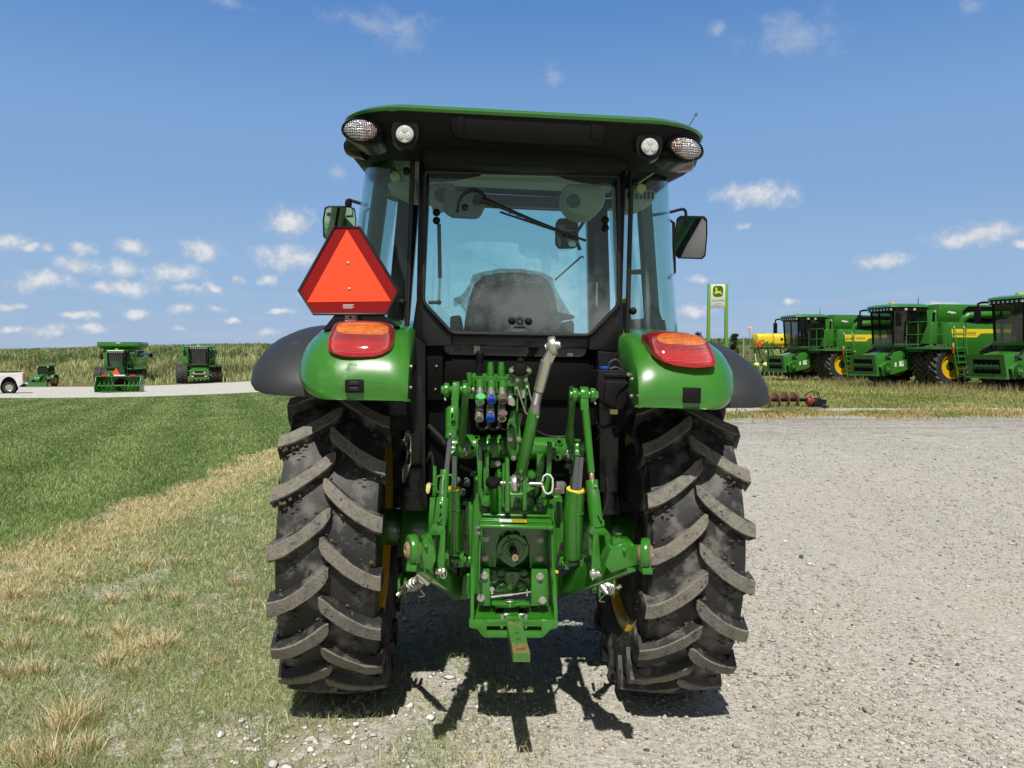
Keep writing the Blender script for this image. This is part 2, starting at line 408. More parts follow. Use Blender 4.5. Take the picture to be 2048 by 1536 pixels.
class MB:
    def __init__(s):
        s.v, s.f, s.mi, s.mats = [], [], [], []

    def mat(s, m):
        if m not in s.mats:
            s.mats.append(m)
        return s.mats.index(m)

    def add(s, verts, faces, m=None):
        o = len(s.v)
        s.v += [tuple(p) for p in verts]
        k = s.mat(m)
        for fc in faces:
            s.f.append([i + o for i in fc])
            s.mi.append(k)
        return s

    def box(s, c, size, rot=None, m=None, taper=None):
        x, y, z = size[0] / 2, size[1] / 2, size[2] / 2
        tx, ty = taper or (1, 1)
        P = [Vector(q) for q in ((-x, -y, -z), (x, -y, -z), (x, y, -z), (-x, y, -z), (-x * tx, -y * ty, z), (x * tx, -y * ty, z), (x * tx, y * ty, z), (-x * tx, y * ty, z))]
        if rot is not None:
            M = rot if isinstance(rot, Matrix) else Euler(rot).to_matrix()
            P = [M @ p for p in P]
        c = V3(c)
        return s.add([p + c for p in P], [(0, 3, 2, 1), (4, 5, 6, 7), (0, 1, 5, 4), (1, 2, 6, 5), (2, 3, 7, 6), (3, 0, 4, 7)], m)

    def prism(s, poly, off, m=None, shrink=None):
        """flat polygon (front) pushed along off"""
        A = [V3(p) for p in poly]
        off = V3(off)
        n = len(A)
        nor = Vector((0, 0, 0))
        for i in range(n):
            nor += A[i].cross(A[(i + 1) % n])
        if nor.dot(off) > 0:
            A.reverse()
        B = [p + off for p in A]
        if shrink:
            c = sum(B, Vector()) / n
            B = [c + (p - c) * shrink for p in B]
        fs = [tuple(range(n)), tuple(range(2 * n - 1, n - 1, -1))] + [(i, i + n, (i + 1) % n + n, (i + 1) % n) for i in range(n)]
        return s.add(A + B, fs, m)

    def annulus(s, outer, inner, off, m=None):
        off = V3(off)
        n = len(outer)
        O = [V3(p) for p in outer]
        I = [V3(p) for p in inner]
        V = O + I + [p + off for p in O] + [p + off for p in I]
        fs = []
        for i in range(n):
            j = (i + 1) % n
            fs += [(i, j, n + j, n + i), (2 * n + i, 3 * n + i, 3 * n + j, 2 * n + j), (i, 2 * n + i, 2 * n + j, j), (n + i, n + j, 3 * n + j, 3 * n + i)]
        return s.add(V, fs, m)

    def cyl(s, p0, p1, r0, r1=None, n=16, m=None, cap=True):
        return s.loft_circ([(V3(p0), r0), (V3(p1), r0 if r1 is None else r1)], n, m, cap)

    def loft_circ(s, st, n=16, m=None, cap=True):
        """straight or bent chain of circles (point, radius)"""
        pts = [V3(p) for p, r in st]
        d = (pts[-1] - pts[0]).normalized()
        up = Vector((0, 0, 1)) if abs(d.z) < 0.9 else Vector((1, 0, 0))
        a = d.cross(up).normalized()
        b = a.cross(d).normalized()
        V = []
        for (p, r) in st:
            p = V3(p)
            V += [p + (a * math.cos(2 * math.pi * k / n) + b * math.sin(2 * math.pi * k / n)) * r for k in range(n)]
        fs = []
        for q in range(len(st) - 1):
            for k in range(n):
                k2 = (k + 1) % n
                fs.append((q * n + k, (q + 1) * n + k, (q + 1) * n + k2, q * n + k2))
        if cap:
            fs.append(tuple(range(n)))
            fs.append(tuple((len(st) - 1) * n + k for k in range(n - 1, -1, -1)))
        return s.add(V, fs, m)

    def tube(s, pts, r, n=8, m=None, closed=False):
        P = [V3(p) for p in pts]
        L = len(P)
        V = []
        a = None
        for i in range(L):
            if closed:
                d = (P[(i + 1) % L] - P[i - 1])
            else:
                d = P[min(i + 1, L - 1)] - P[max(i - 1, 0)]
            d.normalize()
            if a is None:
                a = d.orthogonal().normalized()
            a = (a - d * a.dot(d))
            if a.length < 1e-6:
                a = d.orthogonal()
            a.normalize()
            b = d.cross(a)
            rr = r[i] if isinstance(r, (list, tuple)) else r
            V += [P[i] + (a * math.cos(2 * math.pi * k / n) + b * math.sin(2 * math.pi * k / n)) * rr for k in range(n)]
        fs = []
        for q in range(L if closed else L - 1):
            q2 = (q + 1) % L
            for k in range(n):
                k2 = (k + 1) % n
                fs.append((q * n + k, q * n + k2, q2 * n + k2, q2 * n + k))
        if not closed:
            fs.append(tuple(range(n - 1, -1, -1)))
            fs.append(tuple((L - 1) * n + k for k in range(n)))
        return s.add(V, fs, m)

    def lathe(s, prof, o, axis, n=32, m=None, closed=False, a0=0.0):
        """prof: (radius, height along axis)"""
        o = V3(o)
        d = V3(axis).normalized()
        up = Vector((0, 0, 1)) if abs(d.z) < 0.9 else Vector((0, 1, 0))
        a = (up - d * up.dot(d)).normalized()
        b = d.cross(a)
        V = []
        for (r, h) in prof:
            V += [o + d * h + (a * math.cos(a0 + 2 * math.pi * k / n) + b * math.sin(a0 + 2 * math.pi * k / n)) * r for k in range(n)]
        L = len(prof)
        fs = []
        for q in range(L if closed else L - 1):
            q2 = (q + 1) % L
            for k in range(n):
                k2 = (k + 1) % n
                fs.append((q * n + k, q * n + k2, q2 * n + k2, q2 * n + k))
        if not closed:
            if prof[0][0] > 1e-5: fs.append(tuple(range(n - 1, -1, -1)))
            if prof[-1][0] > 1e-5: fs.append(tuple((L - 1) * n + k for k in range(n)))
        return s.add(V, fs, m)

    def loft(s, secs, m=None, closed=True, cap=(True, True)):
        n = len(secs[0])
        V = [p for q in secs for p in q]
        fs = []
        for q in range(len(secs) - 1):
            for k in range(n if closed else n - 1):
                k2 = (k + 1) % n
                fs.append((q * n + k, q * n + k2, (q + 1) * n + k2, (q + 1) * n + k))
        if cap[0]: fs.append(tuple(range(n - 1, -1, -1)))
        if cap[1]: fs.append(tuple((len(secs) - 1) * n + k for k in range(n)))
        return s.add(V, fs, m)

    def dome(s, c, axis, r, h, n=14, m=None):
        pr = [(r * math.cos(t), h * math.sin(t)) for t in [i * math.pi / 2 / 5 for i in range(5)]] + [(r * 0.02, h)]
        return s.lathe([(r * 0.9, -h * 0.3)] + pr, c, axis, n, m)

    def hexbolt(s, c, axis, r, h, m=None):
        d = V3(axis).normalized()
        c = V3(c)
        s.cyl(c - d * 0.004, c + d * 0.003, r * 1.28, n=18, m=m)
        return s.cyl(c + d * 0.003, c + d * h, r, r * 0.93, n=6, m=m)

    def pieces(s):
        """groups of shapes that touch each other (boxes within 1 mm)"""
        n = len(s.v)
        par = list(range(n))

        def find(a):
            while par[a] != a:
                par[a] = par[par[a]]
                a = par[a]
            return a
        for f in s.f:
            r0 = find(f[0])
            for q in f[1:]:
                par[find(q)] = r0
        isl = {}
        for i in range(n):
            isl.setdefault(find(i), []).append(i)
        keys = list(isl)
        if len(keys) < 2 or len(keys) > 160:
            return None
        P = np.array(s.v, float)
        lo = np.array([P[isl[k]].min(0) for k in keys]) - 0.0012
        hi = np.array([P[isl[k]].max(0) for k in keys]) + 0.0012
        m = len(keys)
        g = list(range(m))

        def fg(a):
            while g[a] != a: a = g[a]
            return a
        for a in range(m):
            for b in range(a + 1, m):
                if (lo[a] <= hi[b]).all() and (lo[b] <= hi[a]).all():
                    g[fg(a)] = fg(b)
        grp = {}
        for a in range(m):
            grp.setdefault(fg(a), []).extend(isl[keys[a]])
        if len(grp) < 2:
            return None
        where = {}
        for k, vs in grp.items():
            for i in vs: where[i] = k
        out = []
        for k, vs in grp.items():
            mb = MB()
            mb.mats = list(s.mats)
            vs = sorted(vs)
            ix = {v: i for i, v in enumerate(vs)}
            mb.v = [s.v[i] for i in vs]
            for f, mi in zip(s.f, s.mi):
                if where[f[0]] == k:
                    mb.f.append([ix[i] for i in f])
                    mb.mi.append(mi)
            used = sorted(set(mb.mi))
            if s.mats:
                mb.mats = [s.mats[u] for u in used]
                mb.mi = [used.index(u) for u in mb.mi]
            out.append(mb)
        out.sort(key=lambda q: -np.prod(np.ptp(np.array(q.v), 0) + 0.002))
        return out

    def build(s, name, mat=None, parent=None, bevel=0.0, seg=2, sharp=35, solid=0.0, smooth=True, norm=False, split=True):
        if split and parent is not None and name not in WHOLE:
            pc = s.pieces()
            if pc:
                first = None
                for q in pc:
                    o = q.build(name, mat, parent, bevel, seg, sharp, solid, smooth, norm, split=False)
                    first = first or o
                return first
        me = bpy.data.meshes.new(name)
        me.from_pydata(s.v, [], s.f)
        ms = list(s.mats) if s.mats else []
        if not ms:
            ms = [mat]
        for m in ms:
            me.materials.append(m if m is not None else mat)
        if len(ms) > 1:
            me.polygons.foreach_set('material_index', s.mi)
        if bevel or norm or solid:
            bm = bmesh.new()
            bm.from_mesh(me)
            bmesh.ops.recalc_face_normals(bm, faces=bm.faces)
            if solid:
                geo = bmesh.ops.solidify(bm, geom=bm.faces[:] + bm.verts[:] + bm.edges[:], thickness=solid)
            if bevel:
                ed = [e for e in bm.edges if len(e.link_faces) == 2 and e.calc_face_angle(0) > R(32)]
                if ed:
                    bmesh.ops.bevel(bm, geom=ed, offset=bevel, offset_type='OFFSET', segments=seg, profile=0.5, affect='EDGES', clamp_overlap=True)
            bm.to_mesh(me)
            bm.free()
        if smooth:
            me.polygons.foreach_set('use_smooth', [True] * len(me.polygons))
            me.set_sharp_from_angle(angle=R(sharp))
        me.update()
        o = bpy.data.objects.new(name, me)
        COL.objects.link(o)
        if parent is not None:
            o.parent = parent
        return o


def tag(o, label=None, cat=None, group=None, kind=None):
    if label: o['label'] = label
    if cat: o['category'] = cat
    if group: o['group'] = group
    if kind: o['kind'] = kind
    return o


def empty(name, loc=(0, 0, 0), rot=(0, 0, 0), scale=1.0):
    o = bpy.data.objects.new(name, None)
    COL.objects.link(o)
    o.location = loc
    o.rotation_euler = rot
    o.scale = (scale,) * 3
    o.empty_display_size = 0.2
    return o


def copy_tree(o, parent=None):
    c = o.copy()
    COL.objects.link(c)
    c.parent = parent
    for ch in list(o.children):
        copy_tree(ch, c)
    return c


def arc(c, r, a0, a1, n, ax=(1, 0, 0), ay=(0, 0, 1)):
    c, ax, ay = V3(c), V3(ax), V3(ay)
    return [c + ax * (r * math.cos(a0 + (a1 - a0) * i / n)) + ay * (r * math.sin(a0 + (a1 - a0) * i / n)) for i in range(n + 1)]


def smooth_path(pts, k=6):
    """catmull-rom through points"""
    P = [V3(p) for p in pts]
    P = [P[0] * 2 - P[1]] + P + [P[-1] * 2 - P[-2]]
    out = []
    for i in range(1, len(P) - 2):
        for j in range(k):
            t = j / k
            a, b, c, d = P[i - 1], P[i], P[i + 1], P[i + 2]
            out.append(0.5 * ((2 * b) + (c - a) * t + (2 * a - 5 * b + 4 * c - d) * t * t + (3 * b - a - 3 * c + d) * t ** 3))
    out.append(P[-2])
    return out


def text_geo(body, size, font_spacing=1.0):
    """outline of a line of writing as flat faces (x right, y up), centred"""
    cu = bpy.data.curves.new('writing', 'FONT')
    cu.body = body
    cu.size = size
    cu.align_x = 'CENTER'
    cu.align_y = 'CENTER'
    cu.space_character = font_spacing
    cu.resolution_u = 2
    ob = bpy.data.objects.new('writing', cu)
    COL.objects.link(ob)
    bpy.context.view_layer.update()
    me = ob.evaluated_get(bpy.context.evaluated_depsgraph_get()).to_mesh()
    vs = [tuple(v.co) for v in me.vertices]
    fs = [tuple(p.vertices) for p in me.polygons]
    ob.evaluated_get(bpy.context.evaluated_depsgraph_get()).to_mesh_clear()
    bpy.data.objects.remove(ob)
    bpy.data.curves.remove(cu)
    return vs, fs


def rrect(w, h, r, n=4):
    """rounded rectangle outline, w x h"""
    out = []
    for cx, cy, a in ((w / 2 - r, h / 2 - r, 0), (-w / 2 + r, h / 2 - r, 90), (-w / 2 + r, -h / 2 + r, 180), (w / 2 - r, -h / 2 + r, 270)):
        for i in range(n + 1):
            t = R(a + 90 * i / n)
            out.append((cx + r * math.cos(t), cy + r * math.sin(t)))
    return out


# ---------------------------------------------------------------- tractor frame
TX, TY, TROLL, TYAW = -0.057, 3.75, R(1.78), R(4.02)
T_ROT = Euler((0, TROLL, TYAW)).to_matrix()
T_INV = T_ROT.inverted()
T_ORG = Vector((TX, TY, 0.0))


def L(x, y, d):
    """point of the tractor seen in direction (x, y), at distance d behind (-) or ahead (+) of its rear axle"""
    o = T_INV @ (Vector((0, 0, CAM_H)) - T_ORG)
    v = T_INV @ px_dir(x, y)
    return o + v * ((d - o.y) / v.y)


def LP(pts, d):
    return [L(p[0], p[1], d) for p in pts]


def GZ(x, y):
    """height of the yard: leans with the tractor, falls gently away, more to the left"""
    x = np.asarray(x, float)
    y = np.asarray(y, float)
    r2 = (x - TX) ** 2 + (y - TY) ** 2
    near = -math.tan(TROLL) * (x - TX) * np.exp(-r2 / 60.0)
    yy = np.maximum(y - 6.0, 0.0)
    rr = np.clip(x / np.maximum(np.abs(y), 4.0), -0.62, 0.6)
    w = 1 / (1 + np.exp((rr + 0.33) * 12))
    k = 0.0095 + 0.0205 * w
    k = np.where(y > 0, k, 0.0)
    z = near - k * np.minimum(yy, 80.0)
    # bank and field beyond
    t = np.clip((y - 84.0) / 40.0, 0, 1)
    t = t * t * (3 - 2 * t)
    top = 0.45 + 0.028 * (np.clip(x, -140, -51) + 100) + 0.0105 * np.clip(x + 51, 0, 140)
    base = -k * 80.0
    z = z + t * (top - base) + np.maximum(y - 124, 0) * 0.0035
    # right: the grass field stays level, then rises gently to a far hill
    return z


def ground_pt(px, py, lift=0.0):
    """where the line of sight (px, py) meets the yard"""
    d = px_dir(px, py)
    t = 1.0
    p = Vector((0, 0, CAM_H))
    lo, hi = 0.5, 400.0
    prev = lo
    s = lo
    while s < hi:
        q = p + d * s
        if q.z < float(GZ(q.x, q.y)):
            a, b = prev, s
            for _ in range(30):
                mid = (a + b) / 2
                q = p + d * mid
                if q.z < float(GZ(q.x, q.y)): b = mid
                else: a = mid
            q = p + d * b
            return Vector((q.x, q.y, float(GZ(q.x, q.y)) + lift))
        prev = s
        s *= 1.02
    q = p + d * hi
    return q

# ================================================================ the yard
def lattice_noise(x, y, scale, seed=0, octaves=3):
    """smooth value noise on numpy arrays, 0..1"""
    out = np.zeros_like(x, float)
    amp, tot = 1.0, 0.0
    for o in range(octaves):
        r = np.random.default_rng(seed + 31 * o)
        tab = r.random((256, 256))
        u, v = x * scale * 2 ** o + 1000.0, y * scale * 2 ** o + 1000.0
        i, j = np.floor(u).astype(int), np.floor(v).astype(int)
        fu, fv = u - i, v - j
        fu, fv = fu * fu * (3 - 2 * fu), fv * fv * (3 - 2 * fv)
        a, b = tab[i % 256, j % 256], tab[(i + 1) % 256, j % 256]
        c, d = tab[i % 256, (j + 1) % 256], tab[(i + 1) % 256, (j + 1) % 256]
        out += amp * (a * (1 - fu) * (1 - fv) + b * fu * (1 - fv) + c * (1 - fu) * fv + d * fu * fv)
        tot += amp
        amp *= 0.5
    return out / tot


def lawn_edge(y):
    """x of the border between mown lawn and the worn verge"""
    y = np.asarray(y, float)
    return -3.75 - 0.055 * np.clip(y - 6, -6, 12) + 0.03 * np.clip(y - 18, 0, 40)


def ground_material():
    m = bpy.data.materials.new('yard_ground')
    m.use_nodes = True
    t = NT(m.node_tree)
    pos = t.n('NewGeometry').outputs['Position']
    s = t.n('SeparateXYZ', {0: pos})
    X, Y = s.outputs[0], s.outputs[1]
    n_big = t.noise(pos, 0.45, 4.0)
    n_mid = t.noise(pos, 2.6, 5.0, 0.6)
    n_fine = t.noise(pos, 34.0, 4.0, 0.65)
    wob = t.math('SUBTRACT', n_mid, 0.5)
    wobb = t.math('SUBTRACT', n_big, 0.5)
    # crushed stone: cells of several sizes, each its own grey
    v1 = t.n('TexVoronoi', {'Vector': pos, 'Scale': 75.0, 'Randomness': 1.0})
    v2 = t.n('TexVoronoi', {'Vector': pos, 'Scale': 34.0, 'Randomness': 1.0})
    g1 = t.n('SeparateColor', {0: v1.outputs['Color']}).outputs[0]
    g2 = t.n('SeparateColor', {0: v2.outputs['Color']}).outputs[1]
    ramp = t.n('ValToRGB', {0: g1})
    cr = ramp.color_ramp
    cr.elements[0].position, cr.elements[0].color = 0.0, (0.20, 0.19, 0.172, 1)
    cr.elements[1].position, cr.elements[1].color = 1.0, (0.68, 0.655, 0.59, 1)
    for p, c in ((0.2, (0.31, 0.295, 0.262, 1)), (0.55, (0.40, 0.385, 0.345, 1)), (0.85, (0.50, 0.48, 0.43, 1))):
        e = cr.elements.new(p)
        e.color = c
    stone = ramp.outputs[0]
    big = t.mixc(t.smooth(g2, 0.2, 0.9), (0.30, 0.288, 0.26), (0.55, 0.53, 0.48))
    stone = t.mixc(t.smooth(g2, 0.55, 0.8, 0.0, 0.6), stone, big)
    dustc = t.mixc(n_fine, (0.36, 0.34, 0.295), (0.50, 0.475, 0.415))
    gravel = t.mixc(t.smooth(t.math('ADD', n_mid, t.math('MULTIPLY', n_big, 0.6)), 0.55, 1.1, 0.15, 0.75), stone, dustc)
    # packed darker band across the far side of the lot, with drag marks along it
    streak = t.noise(t.n('VectorMath', {0: pos, 1: (0.12, 1.5, 1.0)}, operation='MULTIPLY').outputs[0], 1.4, 4.0, 0.6)
    band = t.math('MULTIPLY', t.smooth(t.math('ADD', Y, t.math('MULTIPLY', wobb, 5.0)), 12.0, 20.5), t.smooth(streak, 0.34, 0.60))
    gravel = t.mixc(t.math('MULTIPLY', band, 0.78), gravel, t.mixc(n_fine, (0.115, 0.112, 0.105), (0.21, 0.205, 0.19)))
    # wheel tracks worn along the lot and mottled coarse patches
    trk = t.noise(t.n('VectorMath', {0: pos, 1: (1.25, 0.10, 1.0)}, operation='MULTIPLY').outputs[0], 1.1, 3.0, 0.55, dist=0.4)
    gravel = t.mixc(t.smooth(trk, 0.50, 0.68, 0.0, 0.45), gravel, t.mixc(g1, (0.26, 0.25, 0.228), (0.46, 0.445, 0.405)))
    coarse = t.noise(t.n('VectorMath', {0: pos, 1: (1.0, 0.45, 1.0)}, operation='MULTIPLY').outputs[0], 9.0, 4.0, 0.75)
    gravel = t.mixc(t.math('MULTIPLY', t.smooth(coarse, 0.52, 0.72), t.smooth(Y, 5.0, 14.0, 0.25, 0.7)), gravel, (0.54, 0.53, 0.495))
    gravel = t.mixc(t.math('MULTIPLY', t.smooth(coarse, 0.46, 0.32), t.smooth(Y, 5.0, 14.0, 0.2, 0.45)), gravel, (0.20, 0.195, 0.18))
    far_n = t.noise(t.n('VectorMath', {0: pos, 1: (0.55, 1.6, 1.0)}, operation='MULTIPLY').outputs[0], 5.0, 5.0, 0.75)
    gravel = t.mixc(t.math('MULTIPLY', t.smooth(far_n, 0.50, 0.66), t.smooth(Y, 8.0, 15.0, 0.0, 0.75)), gravel, (0.50, 0.495, 0.47))
    gravel = t.mixc(t.math('MULTIPLY', t.smooth(far_n, 0.46, 0.34), t.smooth(Y, 10.0, 17.0, 0.0, 0.6)), gravel, (0.10, 0.098, 0.092))
    warm = t.smooth(t.noise(pos, 0.9, 3.0), 0.55, 0.75, 0.0, 0.35)
    gravel = t.mixc(warm, gravel, t.mixc(n_fine, (0.34, 0.30, 0.235), (0.46, 0.42, 0.34)))
    # brown soil showing on the worn verge
    soil = t.mixc(n_fine, (0.17, 0.17, 0.085), (0.36, 0.33, 0.20))
    soil = t.mixc(t.smooth(n_mid, 0.42, 0.68, 0.1, 0.6), soil, stone)
    soil = t.mixc(t.smooth(g2, 0.78, 0.9, 0.0, 0.7), soil, (0.50, 0.49, 0.45))
    edge = t.math('ADD', X, t.math('MULTIPLY', wob, 1.3))
    fv = t.smooth(edge, -1.1, 0.0, 1.0, 0.0)
    col = t.mixc(fv, gravel, soil)
    # lawn soil
    fl = t.smooth(t.math('ADD', edge, t.math('MULTIPLY', Y, 0.0)), -4.3, -3.6, 1.0, 0.0)
    turf = t.mixc(n_fine, (0.055, 0.095, 0.025), (0.14, 0.20, 0.06))
    col = t.mixc(fl, col, turf)
    # right: white stone line and grass field
    yr = t.math('ADD', Y, t.math('ADD', t.math('MULTIPLY', wobb, 3.0), t.math('MULTIPLY', wob, 1.5)))
    rx = t.smooth(X, 1.5, 4.0)
    white = t.mixc(g1, (0.34, 0.34, 0.33), (0.66, 0.655, 0.64))
    fw = t.math('MULTIPLY', t.math('MULTIPLY', rx, t.smooth(yr, 20.0, 21.6)), t.smooth(t.noise(pos, 0.8, 4.0), 0.36, 0.55, 0.25, 1.0))
    col = t.mixc(fw, col, white)
    fg = t.math('MULTIPLY', rx, t.smooth(yr, 24.0, 25.2))
    field = t.mixc(n_mid, (0.11, 0.125, 0.035), (0.20, 0.19, 0.07))
    col = t.mixc(fg, col, field)
    # left: white stone road behind the lawn, then rough bank
    lx = t.smooth(X, -2.0, 1.0, 1.0, 0.0)
    yl = t.math('ADD', t.math('ADD', Y, t.math('MULTIPLY', wobb, 1.5)), t.math('MULTIPLY', X, 0.05))
    n_road = t.noise(pos, 4.5, 3.0, 0.7)
    road = t.mixc(t.smooth(n_road, 0.45, 0.65), (0.57, 0.56, 0.525), (0.36, 0.345, 0.315))
    fr = t.math('MULTIPLY', lx, t.smooth(yl, 42.8, 43.2))
    col = t.mixc(fr, col, road)
    yb = t.math('ADD', Y, t.math('ADD', t.math('MULTIPLY', wobb, 3.0), t.math('MULTIPLY', X, 0.16)))
    fb = t.smooth(yb, 70.6, 71.4)
    bank = t.mixc(n_mid, (0.11, 0.105, 0.035), (0.20, 0.17, 0.07))
    col = t.mixc(fb, col, bank)
    fc = t.smooth(Y, 106, 118)
    col = t.mixc(fc, col, (0.032, 0.055, 0.014))
    hgt = t.math('ADD', t.math('MULTIPLY', t.math('SUBTRACT', 1.0, v1.outputs['Distance']), 0.5), t.math('ADD', t.math('SUBTRACT', 1.0, v2.outputs['Distance']), n_fine))
    b = t.n('Bump', {'Strength': 0.55, 'Distance': 0.012, 'Height': hgt})
    p = t.n('BsdfPrincipled', {'Base Color': col, 'Roughness': 0.92, 'Specular IOR Level': 0.2, 'Normal': b.outputs[0]})
    t.n('OutputMaterial', {0: p.outputs[0]})
    return m


def grid_lines(lo, hi, fine, grow=1.09):
    out = [0.0]
    st = fine
    while out[-1] < hi:
        out.append(out[-1] + st)
        if out[-1] > 12: st *= grow
    neg = [0.0]
    st = fine
    while neg[-1] > lo:
        neg.append(neg[-1] - st)
        if neg[-1] < -12: st *= grow
    return np.array(sorted(set(neg[1:] + out)))


gx, gy = grid_lines(-900, 900, 0.4), grid_lines(-300, 1500, 0.4)
GXm, GYm = np.meshgrid(gx, gy)
GZm = GZ(GXm, GYm)
nx_, ny_ = len(gx), len(gy)
me = bpy.data.meshes.new('ground')
vv = np.stack([GXm.ravel(), GYm.ravel(), GZm.ravel()], 1)
ii = np.arange(nx_ * ny_).reshape(ny_, nx_)
ff = np.stack([ii[:-1, :-1].ravel(), ii[:-1, 1:].ravel(), ii[1:, 1:].ravel(), ii[1:, :-1].ravel()], 1)
me.from_pydata(vv.tolist(), [], ff.tolist())
me.polygons.foreach_set('use_smooth', [True] * len(me.polygons))
me.materials.append(ground_material())
ground = bpy.data.objects.new('ground', me)
COL.objects.link(ground)
ground['kind'] = 'structure'


# ---------------------------------------------------------------- blades and stones
def leaf_mat(name, rough=0.6, transl=0.35):
    m = bpy.data.materials.new(name)
    m.use_nodes = True
    t = NT(m.node_tree)
    c = t.n('VertexColor', layer_name='tone').outputs[0]
    p = t.n('BsdfPrincipled', {'Base Color': c, 'Roughness': rough, 'Specular IOR Level': 0.3})
    tr = t.n('BsdfTranslucent', {0: c})
    mx = t.n('MixShader', {0: transl, 1: p.outputs[0], 2: tr.outputs[0]})
    t.n('OutputMaterial', {0: mx.outputs[0]})
    return m


GRASSM = leaf_mat('grass_blade')


def blades(name, x, y, h, w, tone, lean=0.5, seed=0, kind='stuff', zoff=0.0, mat=None, z=None, az=None):
    """one object of many bent blades; every argument is an array or a number"""
    r = np.random.default_rng(seed)
    N = len(x)
    z = GZ(x, y) if z is None else z
    h = np.broadcast_to(h, N) * r.uniform(0.7, 1.3, N)
    w = np.broadcast_to(w, N)
    a = r.uniform(0, 2 * np.pi, N) if az is None else az
    ln = lean * r.uniform(0.2, 1.3, N)
    f = r.uniform(0, np.pi, N)
    wx, wy = np.cos(f) * w / 2, np.sin(f) * w / 2
    lx, ly = np.cos(a) * ln * h, np.sin(a) * ln * h
    zz = z - 0.004
    V = np.empty((N, 5, 3))
    V[:, 0] = np.stack([x - wx, y - wy, zz], 1)
    V[:, 1] = np.stack([x + wx, y + wy, zz], 1)
    V[:, 2] = np.stack([x + wx * .8 + lx * .35, y + wy * .8 + ly * .35, zz + h * 0.55], 1)
    V[:, 3] = np.stack([x - wx * .8 + lx * .35, y - wy * .8 + ly * .35, zz + h * 0.55], 1)
    V[:, 4] = np.stack([x + lx, y + ly, zz + h * np.sqrt(np.maximum(0.1, 1 - 0.35 * ln ** 2))], 1)
    base = np.arange(N) * 5
    q = np.stack([base, base + 1, base + 2, base + 3], 1)
    tr = np.stack([base + 3, base + 2, base + 4], 1)
    loops = np.concatenate([q, tr], 1).ravel()
    me = bpy.data.meshes.new(name)
    me.vertices.add(N * 5)
    me.vertices.foreach_set('co', V.ravel())
    me.loops.add(N * 7)
    me.loops.foreach_set('vertex_index', loops)
    me.polygons.add(N * 2)
    ls = (np.arange(N)[:, None] * 7 + np.array([0, 4])[None]).ravel()
    me.polygons.foreach_set('loop_start', ls)
    me.update(calc_edges=True)
    col = np.ones((N, 5, 4))
    col[:, :, :3] = np.clip(tone, 0, 1)[:, None, :]
    at = me.color_attributes.new('tone', 'FLOAT_COLOR', 'POINT')
    at.data.foreach_set('color', col.ravel())
    me.materials.append(mat or GRASSM)
    o = bpy.data.objects.new(name, me)
    COL.objects.link(o)
    if kind: o['kind'] = kind
    return o


def tones(N, a, b, seed, t=None, jit=0.12):
    r = np.random.default_rng(seed)
    t = r.random(N) if t is None else np.clip(t + r.normal(0, 0.18, N), 0, 1)
    c = np.array(a)[None] * (1 - t[:, None]) + np.array(b)[None] * t[:, None]
    return c * (1 + r.normal(0, jit, (N, 1)))


def wedge(N, y0, y1, xl, xr, seed, p=1.0):
    """points between distances y0..y1, denser near the camera; xl, xr: x limits as functions of y"""
    r = np.random.default_rng(seed)
    u = r.random(N)
    if p == 1.0:
        y = y0 * (y1 / y0) ** u
    else:
        y = 1 / (1 / y0 + u * (1 / y1 - 1 / y0))
    a, b = xl(y), xr(y)
    x = a + (b - a) * r.random(N)
    return x, y


# mown lawn
x, y = wedge(235000, 3.6, 42.9, lambda y: -1.0 * y - 3.0, lambda y: lawn_edge(y) + 0.25, 21)
keep = (x < lawn_edge(y) + (lattice_noise(x, y, 1.3, 5) - 0.5) * 1.1) & (y + 0.05 * x < 43.0)
x, y = x[keep], y[keep]
stripe = 0.5 + 0.5 * np.sin((x * 0.93 + y * 0.37) * 2 * np.pi / 1.9 + 2.0 * (lattice_noise(x, y, 0.2, 9) - 0.5))
nn = lattice_noise(x, y, 0.8, 3)
tt = 0.22 + 0.45 * stripe + 0.7 * (nn - 0.5)
tone = tones(len(x), (0.145, 0.235, 0.060), (0.42, 0.52, 0.20), 1, tt)
dry = np.random.default_rng(4).random(len(x)) < 0.035
tone[dry] = (0.30, 0.27, 0.12)
lawn = blades('lawn', x, y, 0.048, np.maximum(0.0045, 0.0011 * y), tone, 0.75, 2)

# worn verge: thin green-grey creeping grass with straw patches
x, y = wedge(260000, 2.2, 22.0, lambda y: np.maximum(lawn_edge(y) - 0.5, -0.78 * y - 1.5), lambda y: 0.2 + 0.3 * np.clip((3.6 - y) / 1.5, -1.5, 1), 22)
n1, n2 = lattice_noise(x, y, 1.5, 14), lattice_noise(x, y, 3.2, 17)
le = lawn_edge(y)
dens = np.clip(1.25 - 1.15 * np.clip((x + 1.15) / 1.3, 0, 1) , 0, 1) * np.clip((n2 - 0.20) * 6.0, 0.30, 1)
dens = np.where((x > -0.95), dens * np.clip((n1 - 0.40) * 5, 0.0, 1), dens)
dens *= np.clip((x - le + (n1 - 0.5) * 1.0) * 4 + 0.5, 0, 1)
keep = np.random.default_rng(6).random(len(x)) < dens
x, y, n1, n2, le = x[keep], y[keep], n1[keep], n2[keep], le[keep]
strawness = np.clip(1.15 - np.abs(x - le - 0.20) / 0.75, 0, 1) * 0.8 + np.clip((n1 - 0.58) * 3.5, 0, 0.7)
isstraw = np.random.default_rng(8).random(len(x)) < np.clip(strawness, 0.10, 0.8)
tone = tones(len(x), (0.155, 0.24, 0.080), (0.40, 0.48, 0.20), 3, n2 + 0.1)
st = tones(len(x), (0.50, 0.42, 0.20), (0.88, 0.77, 0.47), 4)
tone[isstraw] = st[isstraw]
